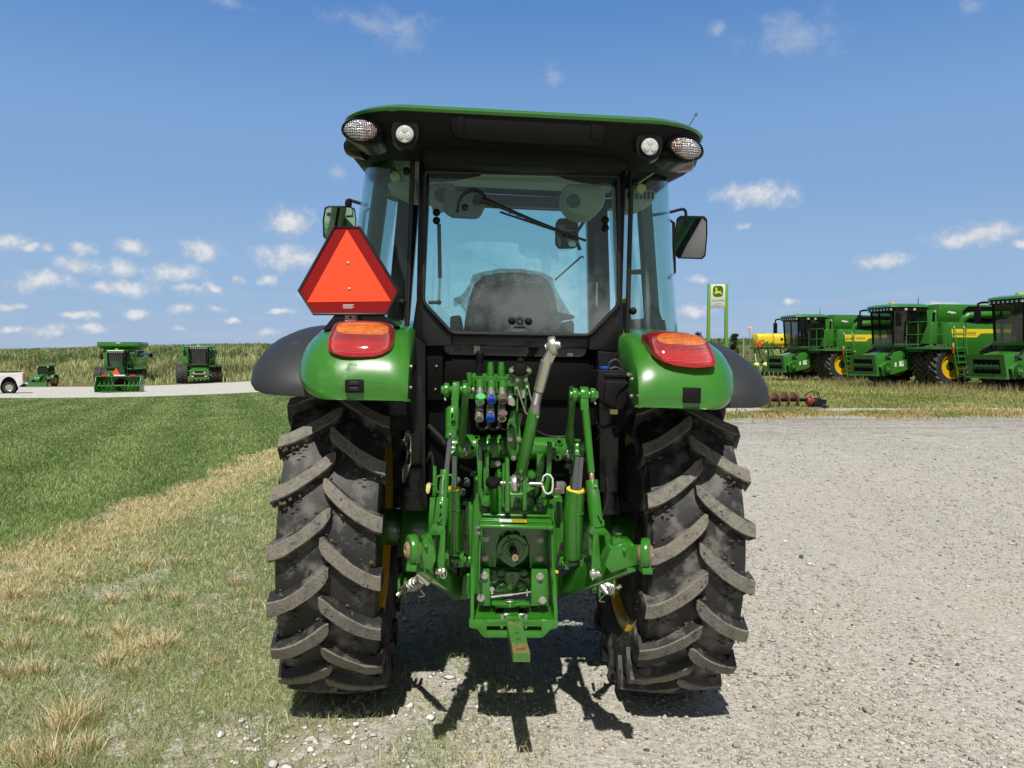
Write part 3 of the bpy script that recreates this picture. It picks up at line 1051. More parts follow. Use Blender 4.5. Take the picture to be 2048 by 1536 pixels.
verge = blades('verge_grass', x, y, np.where(isstraw, 0.060, 0.048), np.maximum(0.0028, 0.00095 * y), tone, 1.15, 5)

# straw tufts standing above it
tx, ty, th, tr_ = [], [], [], []
TUFTS = [(150, 1440, .15, .12), (120, 1455, .13, .10), (105, 1515, .11, .14), (175, 1490, .08, .10), (60, 1528, .08, .12), (20, 1500, .07, .12), (245, 1262, .09, .08), (330, 1285, .085, .10), (300, 1290, .07, .08), (215, 1320, .08, .08), (255, 1300, .06, .08),
         (35, 1290, .10, .10), (75, 1340, .09, .12), (20, 1345, .10, .10), (290, 1122, .07, .07), (350, 1118, .07, .09), (225, 1195, .09, .07), (298, 1185, .07, .07), (355, 1188, .06, .07), (25, 1185, .08, .12), (65, 1235, .08, .12), (470, 1158, .06, .06), (505, 1200, .05, .05),
         (120, 1240, .07, .10), (180, 1265, .07, .09), (90, 1180, .06, .12), (150, 1150, .06, .12), (200, 1090, .05, .10), (260, 1060, .05, .10), (330, 1030, .045, .1), (420, 985, .04, .1), (480, 965, .04, .12), (520, 962, .04, .1), (380, 1010, .045, .1), (265, 1335, .06, .07), (430, 1320, .05, .05)]
r = np.random.default_rng(12)
for (px, py, hh, rad) in TUFTS:
    p = ground_pt(px, py + 12)
    n = int(90 + 900 * rad)
    a, q = r.uniform(0, 2 * np.pi, n), np.abs(r.normal(0, rad * 0.55, n))
    tx.append(p.x + np.cos(a) * q); ty.append(p.y + np.sin(a) * q * 0.8)
    th.append(hh * (1.15 - 0.5 * np.clip(q / rad, 0, 1.5)) * r.uniform(0.6, 1.15, n)); tr_.append(a + r.normal(0, 0.6, n))
x, y, h, a = map(np.concatenate, (tx, ty, th, tr_))
tone = tones(len(x), (0.62, 0.50, 0.27), (0.98, 0.88, 0.60), 9)
grn = np.random.default_rng(3).random(len(x)) < 0.12
tone[grn] = (0.10, 0.14, 0.05)
tufts = blades('straw_tufts', x, y, h, np.maximum(0.0035, 0.0010 * y), tone, 0.75, 15, az=a)


def stones(name, x, y, sz, tone, seed, sink=0.35):
    """one object of many small angular stones"""
    r = np.random.default_rng(seed)
    N = len(x)
    z = GZ(x, y)
    D = np.array([(1, 0, 0), (-1, 0, 0), (0, 1, 0), (0, -1, 0), (0, 0, 1), (0, 0, -1), (.62, .62, .5), (-.62, .62, .45), (.62, -.62, .5), (-.62, -.62, .45)], float)
    F = np.array([(0, 6, 8), (6, 2, 7), (7, 1, 9), (9, 3, 8), (6, 7, 4), (7, 9, 4), (9, 8, 4), (8, 6, 4), (0, 2, 6), (2, 1, 7), (1, 3, 9), (3, 0, 8), (2, 0, 5), (1, 2, 5), (3, 1, 5), (0, 3, 5)])
    V = D[None] * r.uniform(0.65, 1.25, (N, 10, 1)) + r.normal(0, 0.10, (N, 10, 3))
    V *= np.stack([r.uniform(.7, 1.4, N), r.uniform(.7, 1.2, N), r.uniform(.45, .85, N)], 1)[:, None, :] * np.asarray(sz)[:, None, None]
    a = r.uniform(0, 2 * np.pi, N)
    c, s = np.cos(a)[:, None], np.sin(a)[:, None]
    X = V[:, :, 0] * c - V[:, :, 1] * s + x[:, None]
    Y = V[:, :, 0] * s + V[:, :, 1] * c + y[:, None]
    Z = V[:, :, 2] + z[:, None] + np.asarray(sz)[:, None] * (0.6 - sink)
    P = np.stack([X, Y, Z], 2)
    faces = (F[None] + (np.arange(N) * 10)[:, None, None]).reshape(-1)
    nf = N * len(F)
    me = bpy.data.meshes.new(name)
    me.vertices.add(N * 10)
    me.vertices.foreach_set('co', P.ravel())
    me.loops.add(nf * 3)
    me.loops.foreach_set('vertex_index', faces)
    me.polygons.add(nf)
    me.polygons.foreach_set('loop_start', np.arange(nf) * 3)
    me.update(calc_edges=True)
    col = np.ones((N, 10, 4))
    col[:, :, :3] = np.clip(tone, 0, 1)[:, None, :]
    at = me.color_attributes.new('tone', 'FLOAT_COLOR', 'POINT')
    at.data.foreach_set('color', col.ravel())
    me.materials.append(STONEM)
    o = bpy.data.objects.new(name, me)
    COL.objects.link(o)
    o['kind'] = 'stuff'
    return o


STONEM = pm('crushed_stone', (0.4, 0.4, 0.4), 0.9, vcol=True, bump=0.4, bscale=150, spec=0.25)
x, y = wedge(110000, 2.2, 23.0, lambda y: np.full_like(y, -1.5), lambda y: 0.75 * y + 1.5, 31)
sz = np.clip(np.exp(np.random.default_rng(5).normal(np.log(0.0047), 0.42, len(x))), 0.0025, 0.022) * (1 + 0.045 * y)
g = np.random.default_rng(7).random(len(x))
tone = tones(len(x), (0.27, 0.26, 0.235), (0.58, 0.56, 0.505), 6, g)
drk = np.random.default_rng(77).random(len(x)) < 0.025
tone[drk] = (0.085, 0.09, 0.10)
red = np.random.default_rng(78).random(len(x)) < 0.03
tone[red] = (0.36, 0.26, 0.17)
keep = (x > -0.85 + (lattice_noise(x, y, 2.0, 40) - 0.5) * 2.2) & (np.random.default_rng(55).random(len(x)) < np.clip(1.5 - 1.6 * lattice_noise(x * 1.0, y * 0.25, 0.7, 56), 0.2, 1))
stones('loose_gravel', x[keep], y[keep], sz[keep], tone[keep], 41)
# larger pale stones lying in the verge and at its edge
x, y = wedge(2600, 2.3, 9.0, lambda y: np.maximum(-3.0, -0.72 * y), lambda y: np.full_like(y, 0.35), 33)
pn = lattice_noise(x, y, 1.6, 50)
keep = (pn > 0.58) & ((x > -1.25) | (np.random.default_rng(2).random(len(x)) < 0.25))
x, y = x[keep], y[keep]
sz = np.clip(np.exp(np.random.default_rng(6).normal(np.log(0.011), 0.4, len(x))), 0.005, 0.03)
stones('pale_stones', x, y, sz, tones(len(x), (0.42, 0.42, 0.40), (0.75, 0.75, 0.73), 8), 42)

# right: weeds along the edge of the lot and the rough grass field behind
r = np.random.default_rng(60)
x = r.uniform(3.5, 26, 30000); y = 21.3 + (lattice_noise(x, x * 0, 0.5, 61) - 0.5) * 2.5 + r.normal(0, 0.65, 30000) + 0.01 * x
keep = lattice_noise(x, y * 0.7, 0.55, 63) > 0.40
x, y = x[keep], y[keep]
mixn = lattice_noise(x, y, 0.9, 64)
tone = tones(len(x), (0.55, 0.43, 0.20), (0.26, 0.31, 0.09), 62, (mixn - 0.33) * 3)
blades('edge_weeds', x, y, 0.05 + 0.20 * np.clip(lattice_noise(x, y, 1.1, 65) - 0.3, 0, 1), 0.03, tone, 0.7, 66)
x, y = wedge(90000, 23.6, 75, lambda y: np.maximum(2.5, 0.10 * y), lambda y: 0.74 * y + 4, 67, 2.0)
nn = lattice_noise(x, y * 0.5, 0.35, 68)
tone = tones(len(x), (0.23, 0.29, 0.075), (0.50, 0.49, 0.20), 69, nn * 1.5 - 0.30)
blades('field_grass', x, y, 0.085 + 0.07 * nn, np.maximum(0.03, 0.0014 * y), tone, 0.6, 70)
# tall seed stalks in front of the parked machines
x, y = wedge(2600, 31, 50, lambda y: 17.0 + 0 * y, lambda y: np.minimum(0.70 * y, 25.0), 71)
blades('seed_stalks', x, y, 0.42, 0.022, tones(len(x), (0.30, 0.27, 0.12), (0.45, 0.38, 0.18), 72), 0.25, 73)

# bank of tall rough grass, then the crop on the hill
bk = lambda x: 72.0 - 0.16 * x
x = r.uniform(-130, 90, 100000); y = r.uniform(0, 1, 100000) ** 0.8 * 42 + bk(x) + 0.3
keep = np.abs(x) < 0.8 * y + 8
for mx, my, mr in ((-43.5, 85, 4.2), (-33.0, 82, 3.6), (-50.5, 84, 2.6)):   # mown round the parked machines
    keep &= ~((np.abs(x - mx) < mr) & (y < my + 3))
x, y = x[keep], y[keep]
nn = lattice_noise(x, y * 0.6, 0.16, 75)
n3 = lattice_noise(x, y, 0.5, 76)
tone = tones(len(x), (0.28, 0.36, 0.12), (0.60, 0.58, 0.32), 77, n3 * 1.1 + nn * 0.5 - 0.35)
dk = nn < 0.36
tone[dk] *= 0.62
blades('bank_grass', x, y, 0.35 + 0.75 * n3, 0.13, tone, 0.45, 78)
x = r.uniform(-170, 140, 90000); y = r.uniform(0, 1, 90000) ** 1.3 * 60 + 106
keep = np.abs(x) < 0.8 * y + 10
x, y = x[keep], y[keep]
n3 = lattice_noise(x, y, 0.4, 80)
tone = tones(len(x), (0.11, 0.19, 0.055), (0.23, 0.33, 0.115), 81, n3)
blades('crop_field', x, y, 0.65 + 0.3 * n3, 0.24, tone, 0.5, 82)

# ================================================================ the tractor
TR = empty('tractor', (TX, TY, 0), (0, TROLL, TYAW))
tag(TR, 'big green cab tractor seen from behind, muddy tyres, orange triangle beside its cab', 'tractor')


def superell(w, y0, y1, r, z, n=8, zf=None):
    """rounded plan outline between y0 (rear) and y1 (front)"""
    cy = (y0 + y1) / 2
    return [(p[0], p[1] + cy, z + (zf(p[0], p[1] + cy) if zf else 0)) for p in rrect(2 * w, y1 - y0, r, n)]


# ---- wheels -------------------------------------------------------------
def tyre_geo(mb, cx, R0, half, rimr, nl, lugh, side, top_m, side_m, lw=0.0325, seed=3, mud=True):
    """agricultural tyre: carcass plus two rows of curved tread bars, axle along x at (cx, 0, R0)"""
    rg = random.Random(seed)
    Rc = R0 - lugh
    prof = [(rimr, -half * 0.60), (rimr + 0.03, -half * 0.74), (rimr + (Rc - rimr) * 0.35, -half * 0.90), (rimr + (Rc - rimr) * 0.62, -half * 0.94), (Rc - 0.055, -half * 0.95),
            (Rc - 0.022, -half * 0.90), (Rc - 0.008, -half * 0.6), (Rc, 0)]
    prof = prof + [(r, -h) for r, h in prof[-2::-1]]
    mb.lathe(prof, (cx, 0, R0), (1, 0, 0), 96, side_m)
    pitch = 2 * math.pi / nl
    SP = R(12.6)
    TT = [0.0, 0.045, 0.12, 0.25, 0.40, 0.56, 0.72, 0.87, 1.0]
    K = len(TT) - 1
    bend = lambda t: SP * (1 - (1 - t) ** 1.5)
    for row in (-1, 1):
        for i in range(nl):
            a0 = i * pitch + (pitch / 2 if row > 0 else 0) + R(1.2)
            V = []
            for k, t in enumerate(TT):
                xo = row * (-0.019 + (half * 1.03 + 0.019) * t)
                th = a0 + bend(t)
                ww = lw * (1.0 + 0.12 * (1 - t)) / R0 * (0.52 if k == 0 else 0.86 if k == 1 else 1.0)
                rt = R0 - 0.020 * (t ** 2.5) - (0.006 if k == 0 else 0)
                rb = Rc - 0.012
                if k == K: rb = Rc - 0.06
                jt = rg.uniform(-1, 1) * 0.003
                js = rg.uniform(0.95, 1.07)
                for (dth, r) in ((-ww * 1.5, rb), (-ww * 1.0 * js, rt - 0.006), (-ww * 0.86 * js, rt + jt), (ww * 0.86 * js, rt + jt), (ww * 1.0 * js, rt - 0.006), (ww * 1.42, rb)):
                    a = th + dth
                    V.append((cx + xo, -r * math.cos(a), R0 - r * math.sin(a)))
            o = len(mb.v)
            mb.v += V
            kt, ks = mb.mat(top_m), mb.mat(side_m)
            for k in range(K):
                for q in range(5):
                    fc = [o + k * 6 + q, o + k * 6 + q + 1, o + (k + 1) * 6 + q + 1, o + (k + 1) * 6 + q]
                    if row < 0: fc.reverse()
                    mb.f.append(fc)
                    mb.mi.append(kt if q in (1, 2, 3) else ks)
            for base in (0, K * 6):
                mb.f.append([o + base + q for q in range(6)])
                mb.mi.append(ks)
            # wing of the bar running down the shoulder
            th = a0 + SP
            xs = row * half
            W = []
            for (xx, r, w2) in ((half * 1.025, R0 - 0.024, lw * 0.85), (half * 1.05, Rc - 0.05, lw * 0.8), (half * 1.03, Rc - 0.125, lw * 0.45)):
                for dth in (-w2 / R0, w2 / R0):
                    a = th + dth
                    W.append((cx + row * xx, -r * math.cos(a), R0 - r * math.sin(a)))
                for dth in (-w2 * 1.3 / R0, w2 * 1.3 / R0):
                    a = th + dth
                    W.append((cx + row * half * 0.95, -r * math.cos(a), R0 - r * math.sin(a)))
            F = []
            for q in (0, 4):
                F += [(q, q + 1, q + 5, q + 4), (q, q + 4, q + 6, q + 2), (q + 1, q + 3, q + 7, q + 5)]
            F += [(0, 2, 3, 1), (8, 9, 11, 10)]
            mb.add(W, F, side_m)
            # clods of dried soil packed against the bars
            if mud:
                for _ in range(26):
                    t = rg.random() ** 1.4
                    xo = row * (half * 0.98 * t - 0.01)
                    th2 = a0 + bend(t)
                    q = rg.random()
                    if q < 0.55:      # packed under and over the bar
                        th2 += rg.choice((-1, 1, 1)) * lw * rg.uniform(1.05, 1.5) / R0
                        r = Rc + rg.uniform(-0.004, lugh * 0.45)
                    elif q < 0.8:     # lying in the groove
                        th2 += rg.choice((-1, 1)) * lw * rg.uniform(1.4, 2.4) / R0
                        r = Rc - 0.003
                    else:             # stuck on the bar
                        th2 += lw * rg.uniform(-0.7, 0.7) / R0
                        r = R0 - 0.020 * t ** 2.5 - 0.001
                    sz = rg.uniform(0.004, 0.011) if q < 0.8 else rg.uniform(0.003, 0.006)
                    clod(mb, Vector((cx + xo, -r * math.cos(th2), R0 - r * math.sin(th2))), sz, rg, SOIL)


def clod(mb, c, sz, rg, m):
    d = [Vector((1, 0, 0)), Vector((-1, 0, 0)), Vector((0, 1, 0)), Vector((0, -1, 0)), Vector((0, 0, 1)), Vector((0, 0, -1))]
    vs = [c + q * sz * rg.uniform(0.5, 1.4) + Vector((rg.uniform(-1, 1), rg.uniform(-1, 1), rg.uniform(-1, 1))) * sz * 0.4 for q in d]
    mb.add(vs, [(0, 2, 4), (2, 1, 4), (1, 3, 4), (3, 0, 4), (2, 0, 5), (1, 2, 5), (3, 1, 5), (0, 3, 5)], m)


WR, WHALF, WX = 0.755, 0.215, 0.755
for s in (-1, 1):
    mb = MB()
    tyre_geo(mb, s * WX, WR, WHALF, 0.445, 20, 0.042, s, LUGTOP, TYREM, seed=5 + s)
    rg = random.Random(9)
    # moulding hairs on the sidewalls
    for _ in range(150):
        a = rg.uniform(0, 2 * math.pi)
        r = rg.uniform(0.50, 0.69)
        sd = -s if rg.random() < 0.75 else s
        xx = s * WX + sd * WHALF * (0.93 if r < 0.66 else 0.94)
        p = Vector((xx, -r * math.cos(a), WR - r * math.sin(a)))
        q = p + Vector((sd * 0.012, rg.uniform(-.006, .006), rg.uniform(-.006, .006)))
        mb.tube([p, q], 0.0009, 3, TYREM)
    # small rows of moulded marks between the bars
    for row in (-1, 1):
        for i in range(20):
            a0 = i * math.pi / 10 + (math.pi / 20 if row > 0 else 0) - R(1.5)
            for u in range(2):
                for w in range(2):
                    a = a0 + R(1.3) * u * 0.9 + R(2.3) * w - R(1)
                    xx = s * WX + row * (0.118 + 0.018 * u)
                    r = WR - 0.042 - 0.004
                    mb.box((xx, -r * math.cos(a), WR - r * math.sin(a)), (0.016, 0.004, 0.003), (a - math.pi / 2 + R(90), 0, 0.0), RUBBER)
    t = mb.build('tyre', parent=TR, sharp=28)
    rm = MB()
    ri = -s
    cx = s * WX
    o = (cx, 0, WR)
    rm.lathe([(0.41, -0.155), (0.435, -0.165), (0.44, -0.158), (0.415, -0.14), (0.37, -0.12), (0.345, -0.02), (0.345, 0.05), (0.37, 0.12), (0.415, 0.14), (0.44, 0.158), (0.435, 0.165), (0.41, 0.155), (0.385, 0.13),
              (0.33, 0.05), (0.33, -0.03), (0.385, -0.12)], o, (1, 0, 0), 64, YELLOW, closed=True)
    rm.lathe([(0.09, 0.02), (0.09, 0.035), (0.2, 0.03), (0.29, 0.06), (0.335, 0.055), (0.335, 0.04), (0.29, 0.045), (0.2, 0.015)], o, (s, 0, 0), 48, YELLOW, closed=True)
    for k in range(8):
        a = k * math.pi / 4
        rm.hexbolt((cx + s * 0.035, 0.14 * math.cos(a), WR + 0.14 * math.sin(a)), (s, 0, 0), 0.014, 0.018, ZINC)
    rm.v = [(x, y * 1.11, WR + (z - WR) * 1.11) for x, y, z in rm.v]
    rm.build('rim', parent=t)

# front wheels, front axle and bonnet (ahead of the cab, mostly hidden from behind)
FR = 0.55
for s in (-1, 1):
    mb = MB()
    mb2 = MB()
    tyre_geo(mb2, s * 0.78, FR, 0.16, 0.31, 18, 0.034, s, LUGTOP, TYREM, lw=0.034, seed=20 + s, mud=False)
    mb2.v = [(x, y + 2.05, z) for x, y, z in mb2.v]
    t = mb2.build('front_tyre', parent=TR, sharp=28)
    rm = MB()
    rm.lathe([(0.31, -0.11), (0.33, -0.12), (0.33, -0.11), (0.27, -0.02), (0.08, 0.02), (0.08, 0.04), (0.27, 0.02), (0.33, 0.12), (0.31, 0.11)], (s * 0.78, 2.05, FR), (1, 0, 0), 40, YELLOW)
    rm.build('front_rim', parent=t)
mb = MB()
mb.cyl((-0.7, 2.05, FR), (0.7, 2.05, FR), 0.075, n=14)
mb.box((0, 2.05, FR), (0.34, 0.3, 0.26))
mb.build('front_axle', GREEN, TR, bevel=0.02)
mb = MB()
mb.box((0, 1.6, 0.78), (0.44, 1.5, 0.40))
mb.box((0, 0.7, 0.62), (0.46, 1.0, 0.42))
mb.build('engine_block', DARK, TR, bevel=0.03)
mb = MB()
secs = []
for y, w, zt, zb in ((1.15, 0.42, 1.50, 0.98), (1.7, 0.41, 1.47, 0.98), (2.3, 0.38, 1.40, 0.96), (2.55, 0.34, 1.30, 0.95), (2.63, 0.27, 1.15, 0.95)):
    h = zt - zb
    secs.append([(p[0], y, p[1] + (zt + zb) / 2) for p in rrect(2 * w, h, 0.12)])
mb.loft(secs)
mb.build('bonnet', GREEN, TR)

# ---- fenders --------------------------------------------------------------
FZ0 = 1.425


def fender_sec(y, xin, xout, zt, zb, r, n=8):
    P = [(xin, y, zb), (xin, y, (zb + zt) / 2), (xin, y, zt - 0.02), (xin + 0.02, y, zt)]
    for i in range(1, 4):
        P.append((xin + 0.02 + (xout - r - xin - 0.02) * i / 4, y, zt + 0.010 * math.sin(math.pi * i / 4)))
    for i in range(n + 1):
        a = math.pi / 2 * (1 - i / n)
        P.append((xout - r + r * math.cos(a), y, zt - min(r, zt - zb - 0.002) * (1 - math.sin(a))))
    # the lower outer corner is rounded in as well
    rl = min(0.115, max(0.002, zt - min(r, zt - zb - 0.002) - zb))
    for i in range(6):
        a = math.pi / 2 * i / 5
        P.append((xout - rl * 1.1 + rl * 1.1 * math.cos(a), y, zb + rl - rl * math.sin(a)))
    return P


for s in (-1, 1):
    # green part: a bulb that swells forward from its rear lip
    prof = [(-0.838, 0.690, 1.448, 1.426, 0.012), (-0.845, 0.715, 1.468, 1.424, 0.03), (-0.842, 0.738, 1.49, 1.423, 0.05), (-0.825, 0.775, 1.535, 1.422, 0.085), (-0.795, 0.81, 1.585, 1.422, 0.12),
            (-0.75, 0.845, 1.625, 1.424, 0.14), (-0.69, 0.872, 1.658, 1.43, 0.15), (-0.60, 0.887, 1.688, 1.44, 0.15), (-0.48, 0.892, 1.712, 1.48, 0.15), (-0.30, 0.88, 1.735, 1.54, 0.14), (0.0, 0.842, 1.755, 1.57, 0.13),
            (0.35, 0.84, 1.74, 1.55, 0.13), (0.62, 0.835, 1.68, 1.47, 0.13), (0.85, 0.83, 1.55, 1.30, 0.12), (0.98, 0.82, 1.36, 1.12, 0.10)]
    mb = MB()
    secs = [[(s * p[0], p[1], p[2]) for p in fender_sec(y, 0.440, xo, zt, zb, r)] for (y, xo, zt, zb, r) in prof]
    mb.loft(secs, GREEN, closed=False, cap=(True, False))
    fen = mb.build('fender', parent=TR, solid=0.012, sharp=50)
    fen.data.materials.clear(); fen.data.materials.append(GREEN)
    # inner wall of the wheel arch
    mb = MB()
    pts = [(-0.80, 1.42), (-0.5, 1.55), (0.0, 1.62), (0.6, 1.5), (0.95, 1.22), (0.6, 1.22), (-0.30, 1.22), (-0.45, 1.26)]
    mb.prism([(s * 0.452, y, z) for y, z in pts], (s * -0.02, 0, 0))
    mb.build('arch_wall', BLACKM, fen)
    # black outer flare
    mb = MB()
    fl = [(-0.60, 1.412, 1.418, 0.66), (-0.62, 1.416, 1.445, 0.78), (-0.60, 1.418, 1.48, 0.96), (-0.57, 1.42, 1.52, 1.03), (-0.51, 1.432, 1.575, 1.09), (-0.43, 1.45, 1.625, 1.125), (-0.34, 1.47, 1.668, 1.145), (-0.2, 1.50, 1.705, 1.15), (0, 1.53, 1.725, 1.15),
          (0.35, 1.51, 1.71, 1.15), (0.62, 1.43, 1.65, 1.145), (0.85, 1.27, 1.52, 1.14), (0.98, 1.1, 1.34, 1.13)]
    secs = []
    for (y, zb, zt, xo) in fl:
        q = []
        xi = 0.60 if y < -0.5 else 0.74
        h = zt - zb
        rr = min(0.19, h * 0.95)
        for i in range(5):
            q.append((s * (xi + (max(xo - rr * 1.6, xi + 0.01) - xi) * i / 5), y, zt))
        for i in range(9):
            a = math.pi / 2 * (1 - i / 8)
            xc = max(xo - rr * 1.6, xi + 0.01)
            q.append((s * (xc + (xo - xc) * math.cos(a)), y, zt - rr * (1 - math.sin(a))))
        q.append((s * (xo - 0.003), y, zb))
        secs.append(q)
    mb.loft(secs, FLARE, closed=False, cap=(False, False))
    fo = mb.build('fender_flare', parent=fen, solid=0.012, sharp=50)
    fo.data.materials.clear(); fo.data.materials.append(FLARE)
    # tail lamp: amber over red
    if s < 0:
        ol = [(664, 657), (668, 648), (676, 643), (700, 641), (724.6, 640.5), (752, 642), (769.5, 644.4), (780, 650), (785, 660), (787, 672), (788, 684), (786, 694), (781, 702), (770, 709.5), (754, 714), (730, 715), (705, 715), (687, 713), (672, 708), (663, 702), (659, 694), (658, 677)]
        zsplit = 669
    else:
        ol = [(1296.5, 680), (1299, 670), (1305, 665), (1315, 662.8), (1328, 662), (1352, 663.5), (1375, 666), (1392, 670), (1404.6, 675), (1412, 683), (1416, 693), (1419, 707), (1421, 722), (1418, 729), (1412, 732.5), (1395, 735), (1375, 736), (1355, 734), (1334, 731), (1317, 725), (1305, 716), (1299, 706), (1296.5, 693)]
        zsplit = 689
    ctr = (sum(p[0] for p in ol) / len(ol), sum(p[1] for p in ol) / len(ol))
    zc = L(ctr[0], zsplit, -0.72).z
    zlo = L(ctr[0], max(p[1] for p in ol), -0.72).z
    zhi = L(ctr[0], min(p[1] for p in ol), -0.72).z
    tilt = lambda z: -0.055 + 0.10 * (z - zlo) / (zhi - zlo)
    base = [Vector(p) for p in LP(ol, -0.735)]
    cB = sum(base, Vector()) / len(base)
    if s > 0:
        base = [p + Vector((0, -0.022, 0)) for p in base]
    # close the outline along the seam between the two lenses
    rings = []
    for sc, dy in ((1.04, 0.10), (1.02, 0.015), (1.0, -0.012), (0.955, -0.027), (0.80, -0.036), (0.55, -0.041), (0.28, -0.043)):
        rings.append([Vector((cB.x + (p.x - cB.x) * sc, p.y + dy + tilt(cB.z + (p.z - cB.z) * sc), cB.z + (p.z - cB.z) * sc)) for p in base])
    mb = MB()
    mb.loft(rings, None, closed=True, cap=(False, True))
    lamp_m = lens_mat('tail_lamp_lens', cB.x, zc + (zhi - zc) * 0.40, 0.100, (zhi - zc) * 0.41)
    lamp = mb.build('tail_lamp', parent=fen, sharp=60)
    lamp.data.materials.clear()
    lamp.data.materials.append(lamp_m)
    # square cover plate low on the fender
    mb = MB()
    px = [(689.5, 759), (726.5, 759), (726.5, 786), (689.5, 786)] if s < 0 else [(1368, 775), (1403, 776), (1402, 807), (1367.5, 806)]
    mb.prism(LP(px, -0.856), (0, 0.02, 0))
    o = mb.build('cover_plate', BLACKP, fen, bevel=0.004)
    if s < 0:
        mb = MB()
        for y0 in (762.5, 774):
            mb.prism(LP([(698, y0), (717.5, y0), (717.5, y0 + 8), (698, y0 + 8)], -0.860), (0, 0.02, 0))
        mb.build('rubber_pad', RUBBER, fen, bevel=0.003)
    else:
        pass
    # fixing bolts on the inner edge
    mb = MB()
    for (bx, by) in (((821, 733), (820, 775), (813, 783)) if s < 0 else ((1264, 758), (1263, 792))):
        mb.hexbolt(L(bx, by, -0.78), (-s, -0.4, 0), 0.006, 0.008)
    mb.build('fender_bolt', ZINC, fen)

# ---- roof -----------------------------------------------------------------
def roofz(x, y):
    return 0.024 * (1 / (1 + math.exp((abs(x) - 0.345) * 60))) - 0.012 * max(0, abs(x) - 0.35) / 0.4 + 0.06 * max(0, y + 0.55)


mb = MB()
ZR = 2.535
mb.loft([superell(0.738, -0.745, 1.30, 0.24, ZR, 10, roofz), superell(0.745, -0.752, 1.31, 0.25, ZR + 0.010, 10, roofz), superell(0.735, -0.738, 1.30, 0.26, ZR + 0.024, 10, roofz), superell(0.70, -0.69, 1.26, 0.27, ZR + 0.036, 10, roofz),
         superell(0.55, -0.52, 1.10, 0.25, ZR + 0.046, 10, roofz), superell(0.28, -0.28, 0.85, 0.2, ZR + 0.052, 10, roofz)], cap=(True, True))
roof = mb.build('roof', GREEN, TR, sharp=50)
mb = MB()
fr_ = lambda k: (lambda x, y: 0.115 * max(0, min(1, (y + 0.1) / 0.9)) * k + roofz(x, y) * (1 - k))
mb.loft([superell(0.66, -0.43, 1.20, 0.12, 2.46, 10, fr_(1)), superell(0.655, -0.43, 1.15, 0.12, 2.415, 10, fr_(1)), superell(0.67, -0.47, 1.18, 0.16, 2.418, 10, fr_(1)), superell(0.715, -0.565, 1.24, 0.2, 2.425, 10, fr_(1)), superell(0.742, -0.655, 1.28, 0.23, 2.445, 10, fr_(0.9)), superell(0.744, -0.70, 1.29, 0.24, 2.475, 10, fr_(0.8)),
         superell(0.740, -0.728, 1.30, 0.24, 2.51, 10, fr_(0.3)), superell(0.732, -0.738, 1.30, 0.24, ZR - 0.002, 10, roofz)], cap=(False, False))
mb.build('roof_liner', BLACKP, roof, sharp=50)
# rear hatch with two latches
mb = MB()
hp = [(900, 232), (906, 223), (920, 220.5), (1060, 225), (1180, 233), (1205, 239), (1212, 247), (1212, 262), (1208, 276), (1200, 284), (1185, 286), (1060, 281), (940, 273), (912, 268), (902, 258)]
mb.prism(LP(hp, -0.748), (0, 0.05, 0))
zh_ = max(v[2] for v in mb.v)
lean = lambda mb: setattr(mb, 'v', [(x, y + (zh_ - z) * 0.40, z) for x, y, z in mb.v])
lean(mb)
mb.build('roof_hatch', BLACKP, roof, bevel=0.006)
mb = MB()
mb.prism(LP([(914, 231), (928, 232), (928, 264), (914, 263)], -0.754), (0, 0.02, 0))
mb.prism(LP([(1185, 247), (1200, 248), (1199, 276), (1184, 275)], -0.754), (0, 0.02, 0))
lean(mb)
mb.build('hatch_latch', BLACKP, roof, bevel=0.003)
mb = MB()
mb.prism(LP([(846, 284), (900, 279), (1060, 285), (1200, 292), (1253, 300), (1253, 336), (1060, 331), (846, 322)], -0.600), (0, 0.17, 0))
mb.build('rear_valance', BLACKP, roof, bevel=0.012, seg=3)
